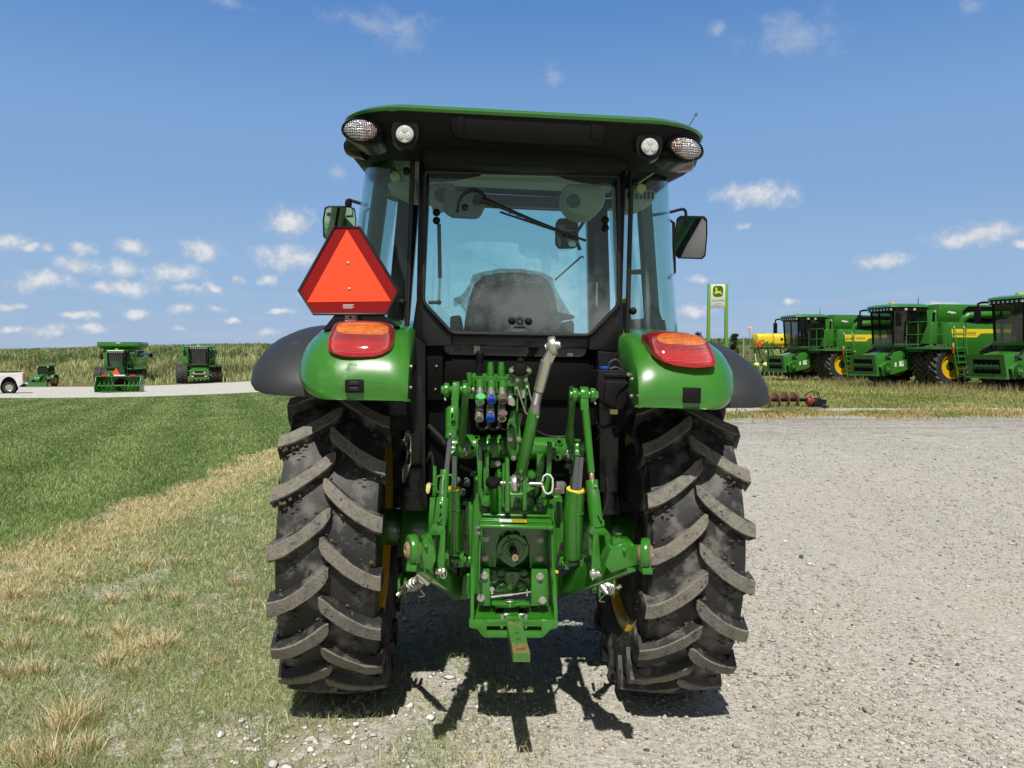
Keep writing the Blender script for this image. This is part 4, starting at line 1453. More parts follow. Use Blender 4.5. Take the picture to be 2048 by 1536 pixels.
for s in (-1, 1):
    # oval combination lamp
    c = (722, 263) if s < 0 else (1370, 299)
    ang = R(2) if s < 0 else R(14)
    mb = MB()
    C = L(c[0], c[1], -0.70)
    rw, rh = 0.066, 0.043
    def ring(k, dy, ox=0, oz=0):
        return [(C.x + ox + k * (rw * math.cos(t) * math.cos(ang) + rh * math.sin(t) * math.sin(ang)), C.y + dy, C.z + oz - k * (rw * math.cos(t) * math.sin(ang)) + k * rh * math.sin(t) * math.cos(ang)) for t in [2 * math.pi * i / 28 for i in range(28)]]
    mb.loft([ring(1.28, 0.16, -s * 0.02, 0.005), ring(1.22, 0.04, -s * 0.012, 0.003), ring(1.12, -0.015), ring(1.03, -0.022), ring(1.0, -0.012)], BLACKM, cap=(False, False))
    h = mb.build('lamp_housing', parent=roof)
    mb = MB()
    mb.loft([ring(1.0, -0.010), ring(0.9, -0.024), ring(0.6, -0.034), ring(0.2, -0.037)], clear_lens('clear_lens', C, s), cap=(False, True))
    lp = mb.build('lamp_lens', parent=roof, sharp=60)
    # round work lamp
    c = (810, 270) if s < 0 else (1298, 295)
    C = L(c[0], c[1], -0.715)
    mb = MB()
    rec = [(C.x + 0.060 * math.cos(t), C.y + 0.02, C.z + 0.013 + 0.072 * math.sin(t)) for t in [2 * math.pi * i / 28 for i in range(28)]]
    rec2 = [(C.x + 0.053 * math.cos(t), C.y - 0.003, C.z + 0.010 + 0.064 * math.sin(t)) for t in [2 * math.pi * i / 28 for i in range(28)]]
    mb.loft([rec, rec2], BLACKM)
    mb.lathe([(0.040, 0.02), (0.040, -0.012), (0.0365, -0.018), (0.0365, -0.010)], C, (0, 1, 0), 28, BLACKM)
    mb.build('work_lamp_bezel', parent=roof)
    mb = MB()
    mb.lathe([(0.0365, -0.010), (0.032, -0.017), (0.02, -0.020), (0.0005, -0.021)], C, (0, 1, 0), 28, LEDW)
    for k in range(3):
        a = k * 2 * math.pi / 3 + R(90)
        mb.lathe([(0.0135, -0.0185), (0.012, -0.0225), (0.006, -0.0245), (0.0004, -0.025)], (C.x + 0.015 * math.cos(a), C.y, C.z + 0.015 * math.sin(a)), (0, 1, 0), 16, CHROME if k == 9 else LEDW)
    mb.build('work_lamp', parent=roof, sharp=40)
    # amber side marker under the corner
    mb = MB()
    C = L(1378, 326, -0.52) if s > 0 else L(704, 297, -0.52)
    mb.loft([[(C.x + s * dx + k * 0.03 * math.cos(t) * 0.5, C.y + 0.055 * k * math.cos(t), C.z + 0.036 * k * math.sin(t)) for t in [2 * math.pi * i / 20 for i in range(20)]] for dx, k in ((-0.05, 1.15), (0.0, 1.0), (0.016, 0.8), (0.022, 0.4))], AMBERD if s > 0 else BLACKM)
    mb.build('side_marker', parent=roof)
mb = MB()
a0, a1 = L(1374, 258, -0.50), L(1391, 231, -0.50)
mb.cyl(a0, a1, 0.0022, 0.0018, 8)
mb.cyl(a1, L(1394, 226, -0.50), 0.005, 0.004, 8)
mb.build('antenna', RUBBER, roof)

# ---- cab frame ---------------------------------------------------------------
yw = -0.43
mb = MB()
mb.prism(LP([(838, 322), (861, 324), (849, 606), (903, 666), (903, 692), (845, 692), (824, 662), (833, 600)], yw), (0, 0.07, 0))
mb.prism(LP([(1228, 340), (1252, 342), (1245, 600), (1247, 664), (1240, 704), (1178, 700), (1178, 670), (1237, 611)], yw), (0, 0.07, 0))
mb.prism(LP([(903.5, 666), (1177.5, 670), (1177.5, 698), (903.5, 690)], yw + 0.002), (0, 0.066, 0))
mb.prism(LP([(846, 320), (1244, 338), (1232, 352), (857, 344)], yw + 0.004), (0, 0.06, 0))
# lower legs of the frame beside the hitch
mb.prism(LP([(822, 664), (851, 690), (851, 985), (822, 985)], -0.46), (0, 0.12, 0))
mb.prism(LP([(1196, 702), (1243, 706), (1236, 985), (1200, 985)], -0.46), (0, 0.12, 0))
frame = mb.build('cab_frame', BLACKM, TR, bevel=0.005)
mb = MB()
mb.prism(LP([(838, 686), (1245, 690), (1255, 1005), (828, 1005)], -0.36), (0, 0.03, 0))
mb.prism(LP([(851.5, 692), (886, 692), (886, 800), (851.5, 800)], -0.40), (0, 0.03, 0))
mb.prism(LP([(890, 715), (1188, 718), (1190, 800), (888, 800)], -0.385), (0, 0.024, 0))
mb.build('rear_wall', DARK, frame, bevel=0.004)
mb = MB()
lw_ = [(888, 684), (1172, 688), (1172, 703), (1168, 711), (1160, 714), (1060, 713), (900, 709), (891, 704), (888, 698)]
mb.prism(LP(lw_, -0.392), (0, 0.005, 0))
mb.build('lower_window', DARKGL, frame)
mb = MB()
for q, mm, dd in (([(948, 685), (960, 685), (960, 708), (948, 708)], LABEL, -0.393), ([(925, 685), (940, 685), (938, 706), (922, 706)], GREYT, -0.393), ([(895, 686), (912, 686), (905, 704), (893, 698)], GREYT, -0.393), ([(1120, 690), (1137, 690), (1134, 712), (1118, 712)], BROWNP, -0.393), ([(1133, 706), (1146, 706), (1146, 712), (1133, 712)], LABEL, -0.393)):
    mb.prism(LP(q, dd), (0, 0.003, 0), mm)
mb.build('papers_behind_lower_window', parent=frame)
mb = MB()
for (x, y) in ((873, 732), (871, 778), (1196, 826), (1194, 845)):
    mb.hexbolt(L(x, y, -0.405), (0, -1, 0), 0.0035, 0.006)
mb.build('wall_bolt', ZINC, frame)
# step-like casting hanging in the dark left and right of the axle
mb = MB()
mb.prism(LP([(818, 936), (846, 936), (846, 985), (818, 985)], -0.50), (0, 0.2, 0))
mb.prism(LP([(805, 975), (848, 968), (856, 1000), (856, 1022), (800, 1022)], -0.40), (0, 0.2, 0))
mb.prism(LP([(1205, 955), (1222, 960), (1240, 1000), (1240, 1030), (1207, 1030)], -0.40), (0, 0.1, 0))
mb.build('cab_mount', BLACKM, frame, bevel=0.004)

# rear window with its rubber edge
WIN = [(858.5, 340), (1230, 350), (1236, 608), (1181, 668), (903, 663.5), (848.5, 604)]
mb = MB()
mb.prism(LP(WIN, yw - 0.012), (0, 0.006, 0))
win = mb.build('rear_window', GLASS, TR, smooth=False)
mb = MB()
W3 = LP([(850, 342), (1237, 352), (1237, 610), (1179, 671), (904, 666), (846, 604)], yw - 0.012)
rp = []
for i in range(6):
    a, b, c = W3[i - 1], W3[i], W3[(i + 1) % 6]
    for t in (0.0, 0.5, 1.0):
        p0 = b + (a - b).normalized() * 0.02
        p2 = b + (c - b).normalized() * 0.02
        rp.append(p0 * (1 - t) ** 2 + b * 2 * t * (1 - t) + p2 * t * t)
mb.tube(rp, 0.0085, 8, closed=True)
mb.build('window_seal', RUBBER, win)
mb = MB()
for (x, y) in ((873, 425), (873, 441), (1210.5, 440), (1210.5, 456), (1024, 642), (1057, 643)):
    mb.dome(L(x, y, yw - 0.014), (0, -1, 0), 0.0165, 0.016, 18)
mb.build('window_knob', BLACKP, win)
mb = MB()
for k in range(12):
    a = 2 * math.pi * k / 12
    c = L(1040, 643, yw - 0.016)
    mb.box(c + Vector((math.cos(a) * 0.015, 0, math.sin(a) * 0.015)), (0.018, 0.004, 0.004), (0, -a, 0))
mb.box(L(1040, 655, yw - 0.02), (0.05, 0.006, 0.008))
mb.build('window_handle', BLACKP, win)
# black printed corners at the top of the window
mb = MB()
mb.prism(LP([(860, 344), (966, 346), (960, 352), (910, 362), (880, 364), (859, 364)], yw - 0.004), (0, 0.003, 0))
mb.prism(LP([(1118, 349), (1228, 350), (1230, 372), (1200, 372), (1160, 365), (1125, 357)], yw - 0.004), (0, 0.003, 0))
mb.build('window_corner_band', BLACKM, win)
# wiper
mb = MB()
yp = yw - 0.03
P = [L(955, 397, yp), L(975, 402, yp - 0.008), L(1010, 417, yp - 0.012), L(1060, 438, yp - 0.012), L(1110, 458, yp - 0.010), L(1171, 482, yp)]
mb.tube(P, [0.012, 0.011, 0.009, 0.007, 0.006, 0.0035], 8)
mb.cyl(L(955, 397, yp - 0.02), L(955, 397, yw), 0.019, n=18)
mb.tube([L(1000, 424, yw - 0.016), L(1172, 481, yw - 0.016)], 0.0045, 6)
for i in range(9):
    t = i / 8
    p = L(1020, 424, yp) * (1 - t) + L(1150, 474, yp) * t
    mb.box(p, (0.010, 0.008, 0.012))
mb.build('wiper', RUBBER, win)
mb = MB()
mb.tube(smooth_path([L(915, 421, yw - 0.012), L(917, 405, yw - 0.03), L(926, 388, yw - 0.035), L(943, 378, yw - 0.035), L(958, 381, yw - 0.03), L(972, 393, yw - 0.02)], 6), 0.0045, 8)
mb.dome(L(915, 422, yw - 0.014), (0, -1, 0), 0.008, 0.008, 10)
mb.dome(L(930, 415, yw - 0.014), (0, -1, 0), 0.0145, 0.014, 14)
mb.build('wiper_hose', RUBBER, win)
mb = MB()
mb.prism(LP([(886, 384), (895, 381), (960, 382), (969, 388), (971, 410), (966, 422), (960, 432), (950, 435), (905, 433), (893, 426), (886, 418)], yw + 0.02), (0, 0.05, 0))
mb.build('wiper_motor_cover', GREYT, win, bevel=0.008)

# gas struts beside the window
mb = MB()
for pts in (((878, 448), (880, 556), (878, 605)), ((1193, 470), (1194, 565), (1193, 615))):
    a, b, c = [L(x, y, yw + 0.05) for x, y in pts]
    mb.cyl(a, b, 0.0085, n=12, m=BLACKM)
    mb.cyl(b, c, 0.0042, n=10, m=ZINC)
    mb.dome(c, (0, -1, 0), 0.011, 0.012, 10, BLACKM)
    e = Vector(c) + Vector((-0.045 if pts[0][0] < 1000 else 0.045, 0, -0.002))
    mb.cyl(c, e, 0.008, n=10, m=BLACKM)
mb.build('gas_strut', parent=frame)

# corner glass
for s in (-1, 1):
    def plan(z, xo):
        t = (z - 1.66) / (2.46 - 1.66)
        x1 = 0.797 + (0.704 - 0.797) * t
        xr = 0.478 + (0.470 - 0.478) * t
        out = []
        for i in range(13):
            a = math.pi / 2 * i / 12
            out.append((s * (xr + (x1 - xr) * math.sin(a) ** 0.9), -0.43 + 0.36 * (1 - math.cos(a)) + 0, z))
        out.append((s * (x1 - 0.002), 0.10, z))
        return out
    mb = MB()
    zs = [1.672, 1.85, 2.05, 2.25, 2.445]
    mb.loft([plan(z, 0) for z in zs], GLASS, closed=False, cap=(False, False))
    g = mb.build('corner_glass', parent=TR, solid=0.006, sharp=60)
    g.data.materials.clear(); g.data.materials.append(GLASS)
    mb = MB()
    rear = [plan(z, 0)[0] for z in zs]
    bot = plan(1.672, 0)
    topp = plan(2.445, 0)
    path = [Vector(p) for p in topp[::-1]] + [Vector(p) for p in rear[::-1]] + [Vector(p) for p in bot]
    mb.tube(path, 0.011, 8)
    mb.build('glass_seal', RUBBER, g)
    mb = MB()
    for (x, y) in (((804, 605), (813, 342)) if s < 0 else ((1266, 622), (1270, 365))):
        mb.dome(L(x, y, -0.44), (s * 0.2, -1, 0), 0.0165, 0.017, 18)
    mb.build('glass_knob', BLACKP, g)
    # side door pane
    mb = MB()
    mb.prism([(s * 0.80, 0.11, 1.62), (s * 0.76, 1.05, 1.62), (s * 0.655, 1.02, 2.52), (s * 0.705, 0.11, 2.45)], (-s * 0.006, 0, 0))
    d = mb.build('door_glass', GLASS, TR, smooth=False)
    mb = MB()
    mb.prism([(s * 0.79, 0.11, 1.60), (s * 0.755, 1.04, 1.60), (s * 0.69, 0.95, 0.95), (s * 0.70, 0.25, 0.95)], (-s * 0.03, 0, 0))
    mb.build('door_panel', BLACKM, d, bevel=0.006)
    mb = MB()
    q = L(1340, 490, 0.25) if s > 0 else L(735, 470, 0.25)
    mb.tube([(q.x, 0.30, q.z + 0.14), (q.x + s * 0.02, 0.27, q.z + 0.12), (q.x + s * 0.035, 0.27, q.z - 0.14), (q.x + s * 0.012, 0.30, q.z - 0.17)], 0.009, 8)
    mb.build('door_handle', BLACKP, d)
    # pillars
    mb = MB()
    mb.prism([(s * 0.70, 0.02, 1.60), (s * 0.785, 0.10, 1.60), (s * 0.69, 0.10, 2.46), (s * 0.61, 0.02, 2.46)], (0, 0.09, 0))
    mb.build('door_pillar', GREYT, frame, bevel=0.008)
    mb = MB()
    mb.prism([(s * 0.575, 1.02, 1.50), (s * 0.72, 1.05, 1.50), (s * 0.645, 1.02, 2.57), (s * 0.515, 1.02, 2.57)], (0, 0.08, 0))
    mb.build('front_pillar', BLACKM, frame, bevel=0.008)
    # sill under the corner glass
    mb = MB()
    mb.loft([[(p[0] * 0.99, p[1], z) for p in plan(1.67, 0)] + [(0.40 * s, 0.1, z), (0.40 * s, -0.40, z)] for z in (1.60, 1.662)], BLACKM)
    mb.build('cab_sill', parent=frame)
mb = MB()
mb.prism([(-0.58, 1.14, 1.30), (0.58, 1.14, 1.30), (0.54, 1.08, 2.56), (-0.54, 1.08, 2.56)], (0, 0.006, 0))
ws = mb.build('windscreen', GLASS, TR, smooth=False)
mb = MB()
mb.box((0, 0.55, 1.28), (1.25, 1.1, 0.12))
mb.box((0, 0.98, 1.42), (0.5, 0.22, 0.44), None, None)
mb.box((-0.5, 0.15, 1.5), (0.22, 0.9, 0.36))
mb.box((0.5, 0.15, 1.5), (0.22, 0.9, 0.36))
mb.build('cab_floor', GREYT, frame, bevel=0.02)
mb = MB()
mb.box((0, 0.25, 2.575), (1.2, 1.0, 0.02))
mb.box((0, -0.34, 2.47), (0.9, 0.08, 0.06))
mb.box((0, 1.06, 2.555), (1.15, 0.05, 0.07), None, GREYT)
mb.box((0.02, -0.05, 2.535), (0.12, 0.10, 0.05), None, GREYT)
mb.build('headliner', BEIGE, frame, bevel=0.01)
# speakers and vents under the headliner
for pts, dd in (([(1128, 372), (1140, 366), (1200, 368), (1212, 380), (1210, 410), (1190, 432), (1165, 434), (1140, 424), (1128, 405)], -0.25), ([(862, 366), (900, 364), (912, 372), (908, 396), (890, 412), (868, 414), (858, 400)], -0.25)):
    mb = MB()
    mb.prism(LP(pts, dd), (0, 0.18, 0), BEIGE)
    o = mb.build('speaker_pod', parent=frame, bevel=0.02, seg=3)
    mb = MB()
    c = Vector(LP([(1147, 402)], dd - 0.003)[0] if pts[0][0] > 1000 else LP([(884, 390)], dd - 0.003)[0])
    mb.cyl(c + Vector((0, -0.001, 0)), c + Vector((0, 0.01, 0)), 0.033, n=24, m=GREYT)
    for i in range(-4, 5):
        for j in range(-4, 5):
            if i * i + j * j < 18:
                mb.cyl(c + Vector((i * 0.0068, -0.0022, j * 0.0068)), c + Vector((i * 0.0068, 0.0, j * 0.0068)), 0.0022, n=6, m=DARK)
    mb.build('speaker_grille', parent=o)
mb = MB()
for s in (-1, 1):
    x0 = 1252 if s > 0 else 772
    q = [(1250, 375), (1312, 378), (1312, 395), (1302, 408), (1280, 418), (1250, 420)] if s > 0 else [(775, 362), (836, 358), (836, 400), (812, 394), (790, 384), (775, 374)]
    mb.prism(LP(q, -0.16), (0, 0.16, 0), BEIGE)
o = mb.build('air_pod', parent=frame, bevel=0.015, seg=3)
mb = MB()
for i in range(7):
    x = 1256 + i * 8
    mb.prism(LP([(x, 383), (x + 3.5, 383), (x + 3.5, 398), (x, 398)], -0.166), (0, 0.01, 0))
mb.build('vent_slot', DARK, o)
mb = MB()
for c in ((1283, 377), (790, 352)):
    p = L(c[0], c[1], -0.2)
    mb.cyl(p, p + Vector((0, 0.05, 0)), 0.022, n=18)
mb.build('dome_lamp', CREAMY, frame)
# seat under a loose plastic cover
mb = MB()
so = [(925, 690), (930, 640), (938, 600), (948, 568), (965, 552), (1000, 544), (1040, 543), (1080, 549), (1103, 562), (1114, 600), (1122, 650), (1124, 690)]
mb.prism(LP(so, 0.12), (0, 0.13, 0))
mb.box((-0.02, 0.55, 1.52), (0.5, 0.5, 0.14))
seat = mb.build('seat', SEATM, TR, bevel=0.035, seg=3)
mb = MB()
mb.prism(LP([(965, 572), (1090, 576), (1104, 640), (1104, 690), (945, 690), (950, 630)], 0.105), (0, 0.03, 0))
mb.tube(LP([(1090, 575), (1040, 574), (985, 571)], 0.10), 0.006, 6)
mb.build('seat_back_shell', BLACKP, seat, bevel=0.012)
mb = MB()
rg = random.Random(4)
rows = []
outl = [(907, 600), (925, 592), (940, 570), (946, 552), (965, 546), (1000, 539), (1040, 539), (1085, 546), (1108, 558), (1112, 574), (1125, 600), (1143, 628)]
inn = [(928, 620), (940, 622), (948, 600), (952, 575), (968, 562), (1000, 556), (1040, 555), (1080, 561), (1098, 572), (1103, 592), (1112, 622), (1128, 636)]
hem = [(937, 640), (938, 665), (944, 640), (954, 600), (970, 572), (1000, 563), (1040, 562), (1078, 570), (1092, 580), (1096, 610), (1105, 650), (1112, 668)]
mb.loft([[p + Vector((0, 0.22, -0.02)) for p in LP(outl, 0.12)], [p + Vector((rg.uniform(-.004, .004), 0.05, 0.01)) for p in LP(outl, 0.10)], LP(inn, 0.085), LP(hem, 0.095)], FILM, closed=False, cap=(False, False))
mb.build('seat_cover_film', parent=seat, solid=0.002)
mb = MB()
mb.prism(LP([(900, 632), (922, 630), (928, 660), (926, 690), (900, 690)], 0.05), (0, 0.16, 0))
mb.prism(LP([(1124, 645), (1146, 640), (1149, 650), (1147, 690), (1120, 690)], 0.05), (0, 0.16, 0))
mb.prism(LP([(1105, 622), (1140, 628), (1151, 632), (1148, 638), (1130, 640), (1112, 648)], 0.03), (0, 0.1, 0))
mb.cyl(L(1028 - 70, 650, 0.04), L(1028 - 70, 650, 0.1), 0.022, n=16)
mb.build('armrest', GREYT, seat, bevel=0.012)
# console to the right, mirror inside, levers
mb = MB()
mb.prism(LP([(1246, 640), (1300, 636), (1330, 640), (1334, 665), (1246, 665)], -0.12), (0, 0.5, 0), GREYT)
mb.prism(LP([(1300, 640), (1306, 610), (1316, 614), (1325, 640)], 0.0), (0, 0.06, 0), GREYT)
mb.tube(LP([(1285, 640), (1298, 625), (1312, 613)], -0.02), 0.005, 6, BLACKP)
mb.dome(L(1252, 605, -0.08), (0, 0, 1), 0.024, 0.02, 14, YPLASTIC)
mb.cyl(L(1252, 605, -0.08), L(1252, 640, -0.06), 0.02, 0.026, 12, GREYT)
mb.build('side_console', parent=frame, bevel=0.006)
mb = MB()
mb.prism(LP([(1262, 540), (1292, 537), (1302, 537), (1308, 540), (1308, 546), (1302, 548), (1262, 548)], 0.0), (0, 0.03, 0))
mb.build('grab_bar', GREYT, frame, bevel=0.004)
mb = MB()
mb.prism(LP([(1112, 445), (1118, 436), (1150, 435), (1157, 442), (1158, 485), (1152, 496), (1118, 497), (1111, 488)], 0.6), (0, 0.04, 0), BLACKP)
im = mb.build('inside_mirror', parent=frame, bevel=0.012)
mb = MB()
mb.prism(LP([(1115, 447), (1120, 440), (1149, 439), (1154, 445), (1155, 484), (1150, 493), (1120, 494), (1114, 486)], 0.592), (0, 0.004, 0), MIRROR)
mb.build('mirror_face', parent=im)
mb = MB()
mb.tube(LP([(1155, 462), (1170, 440), (1185, 428), (1195, 432)], 0.62), 0.009, 8)
mb.tube(LP([(1150, 475), (1160, 500)], 0.62), 0.011, 8)
mb.build('mirror_bracket', BLACKP, im)
mb = MB()
mb.tube(LP([(1110, 560), (1163, 513), (1168, 515)], 0.75), 0.006, 6)
mb.build('steering_lever', GREYT, frame)
mb = MB()
cst = Vector((-0.02, 0.82, 1.78))
mb.tube([cst + Vector((0.19 * math.cos(t), 0.12 * math.sin(t), -0.12 * math.sin(t) + 0.0)) for t in [2 * math.pi * i / 32 for i in range(32)]], 0.013, 8, closed=True)
mb.cyl(cst, (-0.02, 0.95, 1.5), 0.03, n=12)
mb.build('steering_wheel', BLACKP, frame)

# ---- outside mirrors -----------------------------------------------------------
for s in (-1, 1):
    ol = [(650, 416), (658, 412.5), (700, 412.5), (710, 418), (713, 440), (712, 476), (706, 482), (655, 482), (647, 474), (646, 440)] if s < 0 else [(1353, 439), (1360, 433.5), (1408, 434.5), (1414, 441), (1414.5, 470), (1411, 512), (1404, 518.5), (1356, 517), (1349.5, 509), (1349, 470)]
    yd = 0.70
    pts = [Vector(p) for p in LP(ol, yd)]
    c = sum(pts, Vector()) / len(pts)
    eye = T_INV @ (Vector((0, 0, CAM_H)) - T_ORG)
    aim = Vector((0.74, 0.10, 1.48)) if s > 0 else Vector((-0.66, 0.1, 2.02))
    nrm = ((eye - c).normalized() + (aim - c).normalized()).normalized()
    # lean the outline into the mirror's own plane
    flat = [eye + (p - eye) * ((c - eye).dot(nrm) / (p - eye).dot(nrm)) for p in pts]
    mb = MB()
    mb.loft([[c + (p - c) * k - nrm * d for p in flat] for k, d in ((0.60, 0.055), (0.9, 0.04), (1.0, 0.02), (1.0, 0.0), (0.955, -0.004), (0.93, 0.0))], BLACKP, cap=(True, True))
    mo = mb.build('outside_mirror', parent=TR, sharp=40)
    mb = MB()
    mb.prism([c + (p - c) * 0.93 + nrm * 0.002 for p in flat], nrm * -0.001, MIRROR)
    mb.build('mirror_face', parent=mo, smooth=False)
    mb = MB()
    pp = LP([(694, 416), (693, 405), (697, 400), (705, 402), (735, 411)], yd) if s < 0 else LP([(1372, 436), (1371, 423), (1364, 418.5), (1337, 425), (1300, 431)], yd)
    mb.tube(smooth_path(pp, 4), 0.009, 8, BLACKP)
    if s < 0:
        mb.cyl(L(698, 399, yd - 0.02), L(698, 412, yd - 0.02), 0.016, n=12, m=BLACKP)
    mb.build('mirror_arm', parent=mo)

# ---- slow vehicle triangle -------------------------------------------------------
ys = -0.64
OUT = [(668, 453.6), (719.5, 453.6), (798.4, 581.8), (772.8, 629), (626, 629), (596, 582)]
TRI = [(694, 459), (782, 602.5), (614, 604.5)]
mb = MB()
mb.prism(LP(OUT, ys), (0, 0.004, 0), SMVRED)
smv = mb.build('slow_vehicle_emblem', parent=TR, smooth=False)
smv['label'] = 'fluorescent orange triangle with dark red reflective border'
mb = MB()
mb.prism(LP(TRI, ys - 0.0015), (0, 0.0013, 0), ORANGE)
mb.build('orange_triangle', parent=smv, smooth=False)
mb = MB()
mb.tube(LP([(669, 454.5), (719, 454.5), (797, 582), (772, 628), (627, 628), (597.5, 582)], ys), 0.0055, 8, RUBBER, closed=True)
mb.build('emblem_edge', parent=smv)
mb = MB()
for c in ((696, 526), (698.5, 577.7)):
    mb.dome(L(c[0], c[1], ys - 0.002), (0, -1, 0), 0.006, 0.004, 12, ZINC)
mb.build('rivet', parent=smv)
mb = MB()
for k in range(4):
    y0 = 609 + k * 2.2
    mb.prism(LP([(686, y0), (708 - (k % 2) * 3, y0), (708 - (k % 2) * 3, y0 + 0.9), (686, y0 + 0.9)], ys - 0.0008), (0, 0.0006, 0), LABEL)
mb.build('fine_print', parent=smv, smooth=False)
mb = MB()
mb.prism(LP([(690, 600), (712, 600), (712, 652), (690, 652)], ys + 0.010), (0, 0.004, 0), SILVERP)
mb.prism(LP([(698, 633), (703, 633), (703, 637), (698, 637)], ys + 0.0085), (0, 0.0012, 0), DARK)
mb.prism(LP([(712.5, 600), (717, 600), (717, 655), (712.5, 655)], ys + 0.006), (0, 0.05, 0), BLACKM)
mb.build('emblem_bracket', parent=smv)
mb = MB()
mb.prism(LP([(672, 626), (760, 626), (798, 652), (645, 660)], ys + 0.06), (0, 0.1, 0), BLACKM)
mb.build('bracket_base', parent=smv)

# ================================================================ rear axle, hitch and hydraulics
mb = MB()
for s in (-1, 1):
    mb.loft_circ([((s * 0.16, -0.02, 0.76), 0.19), ((s * 0.30, -0.02, 0.76), 0.15), ((s * 0.34, -0.02, 0.76), 0.135), ((s * 0.36, -0.02, 0.76), 0.15), ((s * 0.50, -0.02, 0.76), 0.15)], 28)
    mb.cyl((s * 0.50, 0, 0.755), (s * 0.66, 0, 0.755), 0.09, n=24)
    mb.box((s * 0.45, -0.05, 0.56), (0.075, 0.14, 0.17))
    mb.cyl((s * 0.41, -0.13, 0.52), (s * 0.49, -0.13, 0.52), 0.045, n=18)
axle = mb.build('rear_axle', HITCH, TR, bevel=0.008)
mb = MB()
mb.prism(LP([(948, 955), (1108, 955), (1118, 1190), (938, 1190)], -0.44), (0, 0.75, 0))
mb.prism(LP([(925, 1000), (950, 1004), (955, 1105), (945, 1118), (920, 1108), (919, 1040)], -0.42), (0, 0.4, 0))
mb.prism(LP([(1104, 990), (1125, 992), (1131, 1040), (1129, 1108), (1108, 1116), (1102, 1100)], -0.42), (0, 0.4, 0))
mb.prism(LP([(985, 1042), (988, 1000), (1010, 985), (1058, 985), (1072, 1000), (1078, 1042)], -0.47), (0, 0.1, 0))
mb.cyl(L(905, 1121, -0.40), L(945, 1121, -0.40), 0.027, 0.034, 20)
mb.cyl(L(1129, 1124, -0.40), L(1100, 1124, -0.40), 0.027, 0.034, 20)
mb.prism(LP([(922, 1148), (942, 1148), (942, 1200), (918, 1200)], -0.42), (0, 0.2, 0))
trans = mb.build('transmission_case', HITCH, TR, bevel=0.012, seg=3)
mb = MB()
for (x, y, r) in ((972, 1003, .016), (971, 1021, .015), (1083, 1000, .016), (1082, 1021, .015), (993, 1024, .010), (1063, 1025, .010), (985, 992, .012), (1064, 952, .014), (1062, 987, .013), (999, 949, .016)):
    c = L(x, y, -0.455)
    mb.cyl(c + Vector((0, 0.05, 0)), c, r * 1.5, r * 1.25, 18)
    mb.cyl(c, c + Vector((0, -0.012, 0)), r * 0.85, n=6)
mb.build('case_bolt', HITCH, trans, bevel=0.001)
mb = MB()
for (x, y) in ((973, 1003), (1083, 1001), (1102, 994), (927, 1015)):
    c = L(x, y, -0.469)
    mb.cyl(c, c + Vector((0, -0.002, 0)), 0.011, n=14)
mb.build('case_plug', DARK, trans)

# ---- drive shaft outlet with its guard -------------------------------------------
yg = -0.56
mb = MB()
mb.prism(LP([(962, 1050), (1104, 1052), (1104, 1136), (1060, 1136), (1058, 1092), (1050, 1072), (1034, 1062), (1016, 1062), (1001, 1071), (993, 1092), (992, 1134), (960, 1133)], yg), (0, 0.02, 0))
guard = mb.build('power_takeoff_guard', HITCH, TR, bevel=0.002)
mb = MB()
for a, b in (((959, 1056), (957, 1160)), ((1105.5, 1058), (1107, 1160))):
    p0, p1 = L(a[0], a[1], yg - 0.14), L(b[0], b[1], yg - 0.14)
    q = 0.006 if a[0] < 1000 else -0.006
    mb.prism([p0, p0 + Vector((q, 0, 0)), p1 + Vector((q, 0, 0)), p1], (0, 0.16, 0))
A, B_ = L(959, 1053, yg - 0.15), L(1107, 1057, yg - 0.15)
C_, D_ = L(965, 1037, yg + 0.02), L(1100, 1040, yg + 0.02)
up = Vector((0, 0, 0.007))
mb.add([A, B_, D_, C_, A + up, B_ + up, D_ + up, C_ + up], [(0, 1, 2, 3), (7, 6, 5, 4), (0, 4, 5, 1), (1, 5, 6, 2), (2, 6, 7, 3), (3, 7, 4, 0)])
mb.tube([A + up * 0.3, B_ + up * 0.3], 0.009, 8)
mb.tube([C_ + up * 2.2, D_ + up * 2.2], 0.007, 8)
for t in (0.42, 0.62):
    mb.tube([A * (1 - t) + C_ * t + up * 1.4, B_ * (1 - t) + D_ * t + up * 1.4], 0.005, 6)
mb.build('guard_hood', HITCH, guard, bevel=0.0015)
mb = MB()
m0 = A * 0.45 + C_ * 0.55 + up * 1.8
m1 = B_ * 0.45 + D_ * 0.55 + up * 1.8
n0 = A * 0.8 + C_ * 0.2 + up * 1.8
n1 = B_ * 0.8 + D_ * 0.2 + up * 1.8
for f0, f1, mm in ((0.29, 0.43, LABEL), (0.43, 0.64, YELLOW)):
    q = [m0 * (1 - f0) + m1 * f0, m0 * (1 - f1) + m1 * f1, n0 * (1 - f1) + n1 * f1, n0 * (1 - f0) + n1 * f0]
    mb.prism([p + Vector((0, 0, 0.002)) for p in q], (0, 0, -0.001), mm)
for k in range(6):
    f0 = 0.46 + 0.025 * k
    q0 = m0 * (1 - f0) + m1 * f0
    q1 = n0 * (1 - f0) + n1 * f0
    w = (m1 - m0) * 0.012
    mb.prism([p + Vector((0, 0, 0.0026)) for p in (q0 * .8 + q1 * .2, q0 * .8 + q1 * .2 + w, q0 * .2 + q1 * .8 + w, q0 * .2 + q1 * .8)], (0, 0, -0.0005), RUST)
mb.build('warning_decal', parent=guard, smooth=False)
mb = MB()
for (x, y) in ((971.6, 1077), (1080.6, 1079), (970, 1115), (1079.7, 1116)):
    mb.hexbolt(L(x, y, yg - 0.002), (0, -1, 0), 0.0118, 0.012)
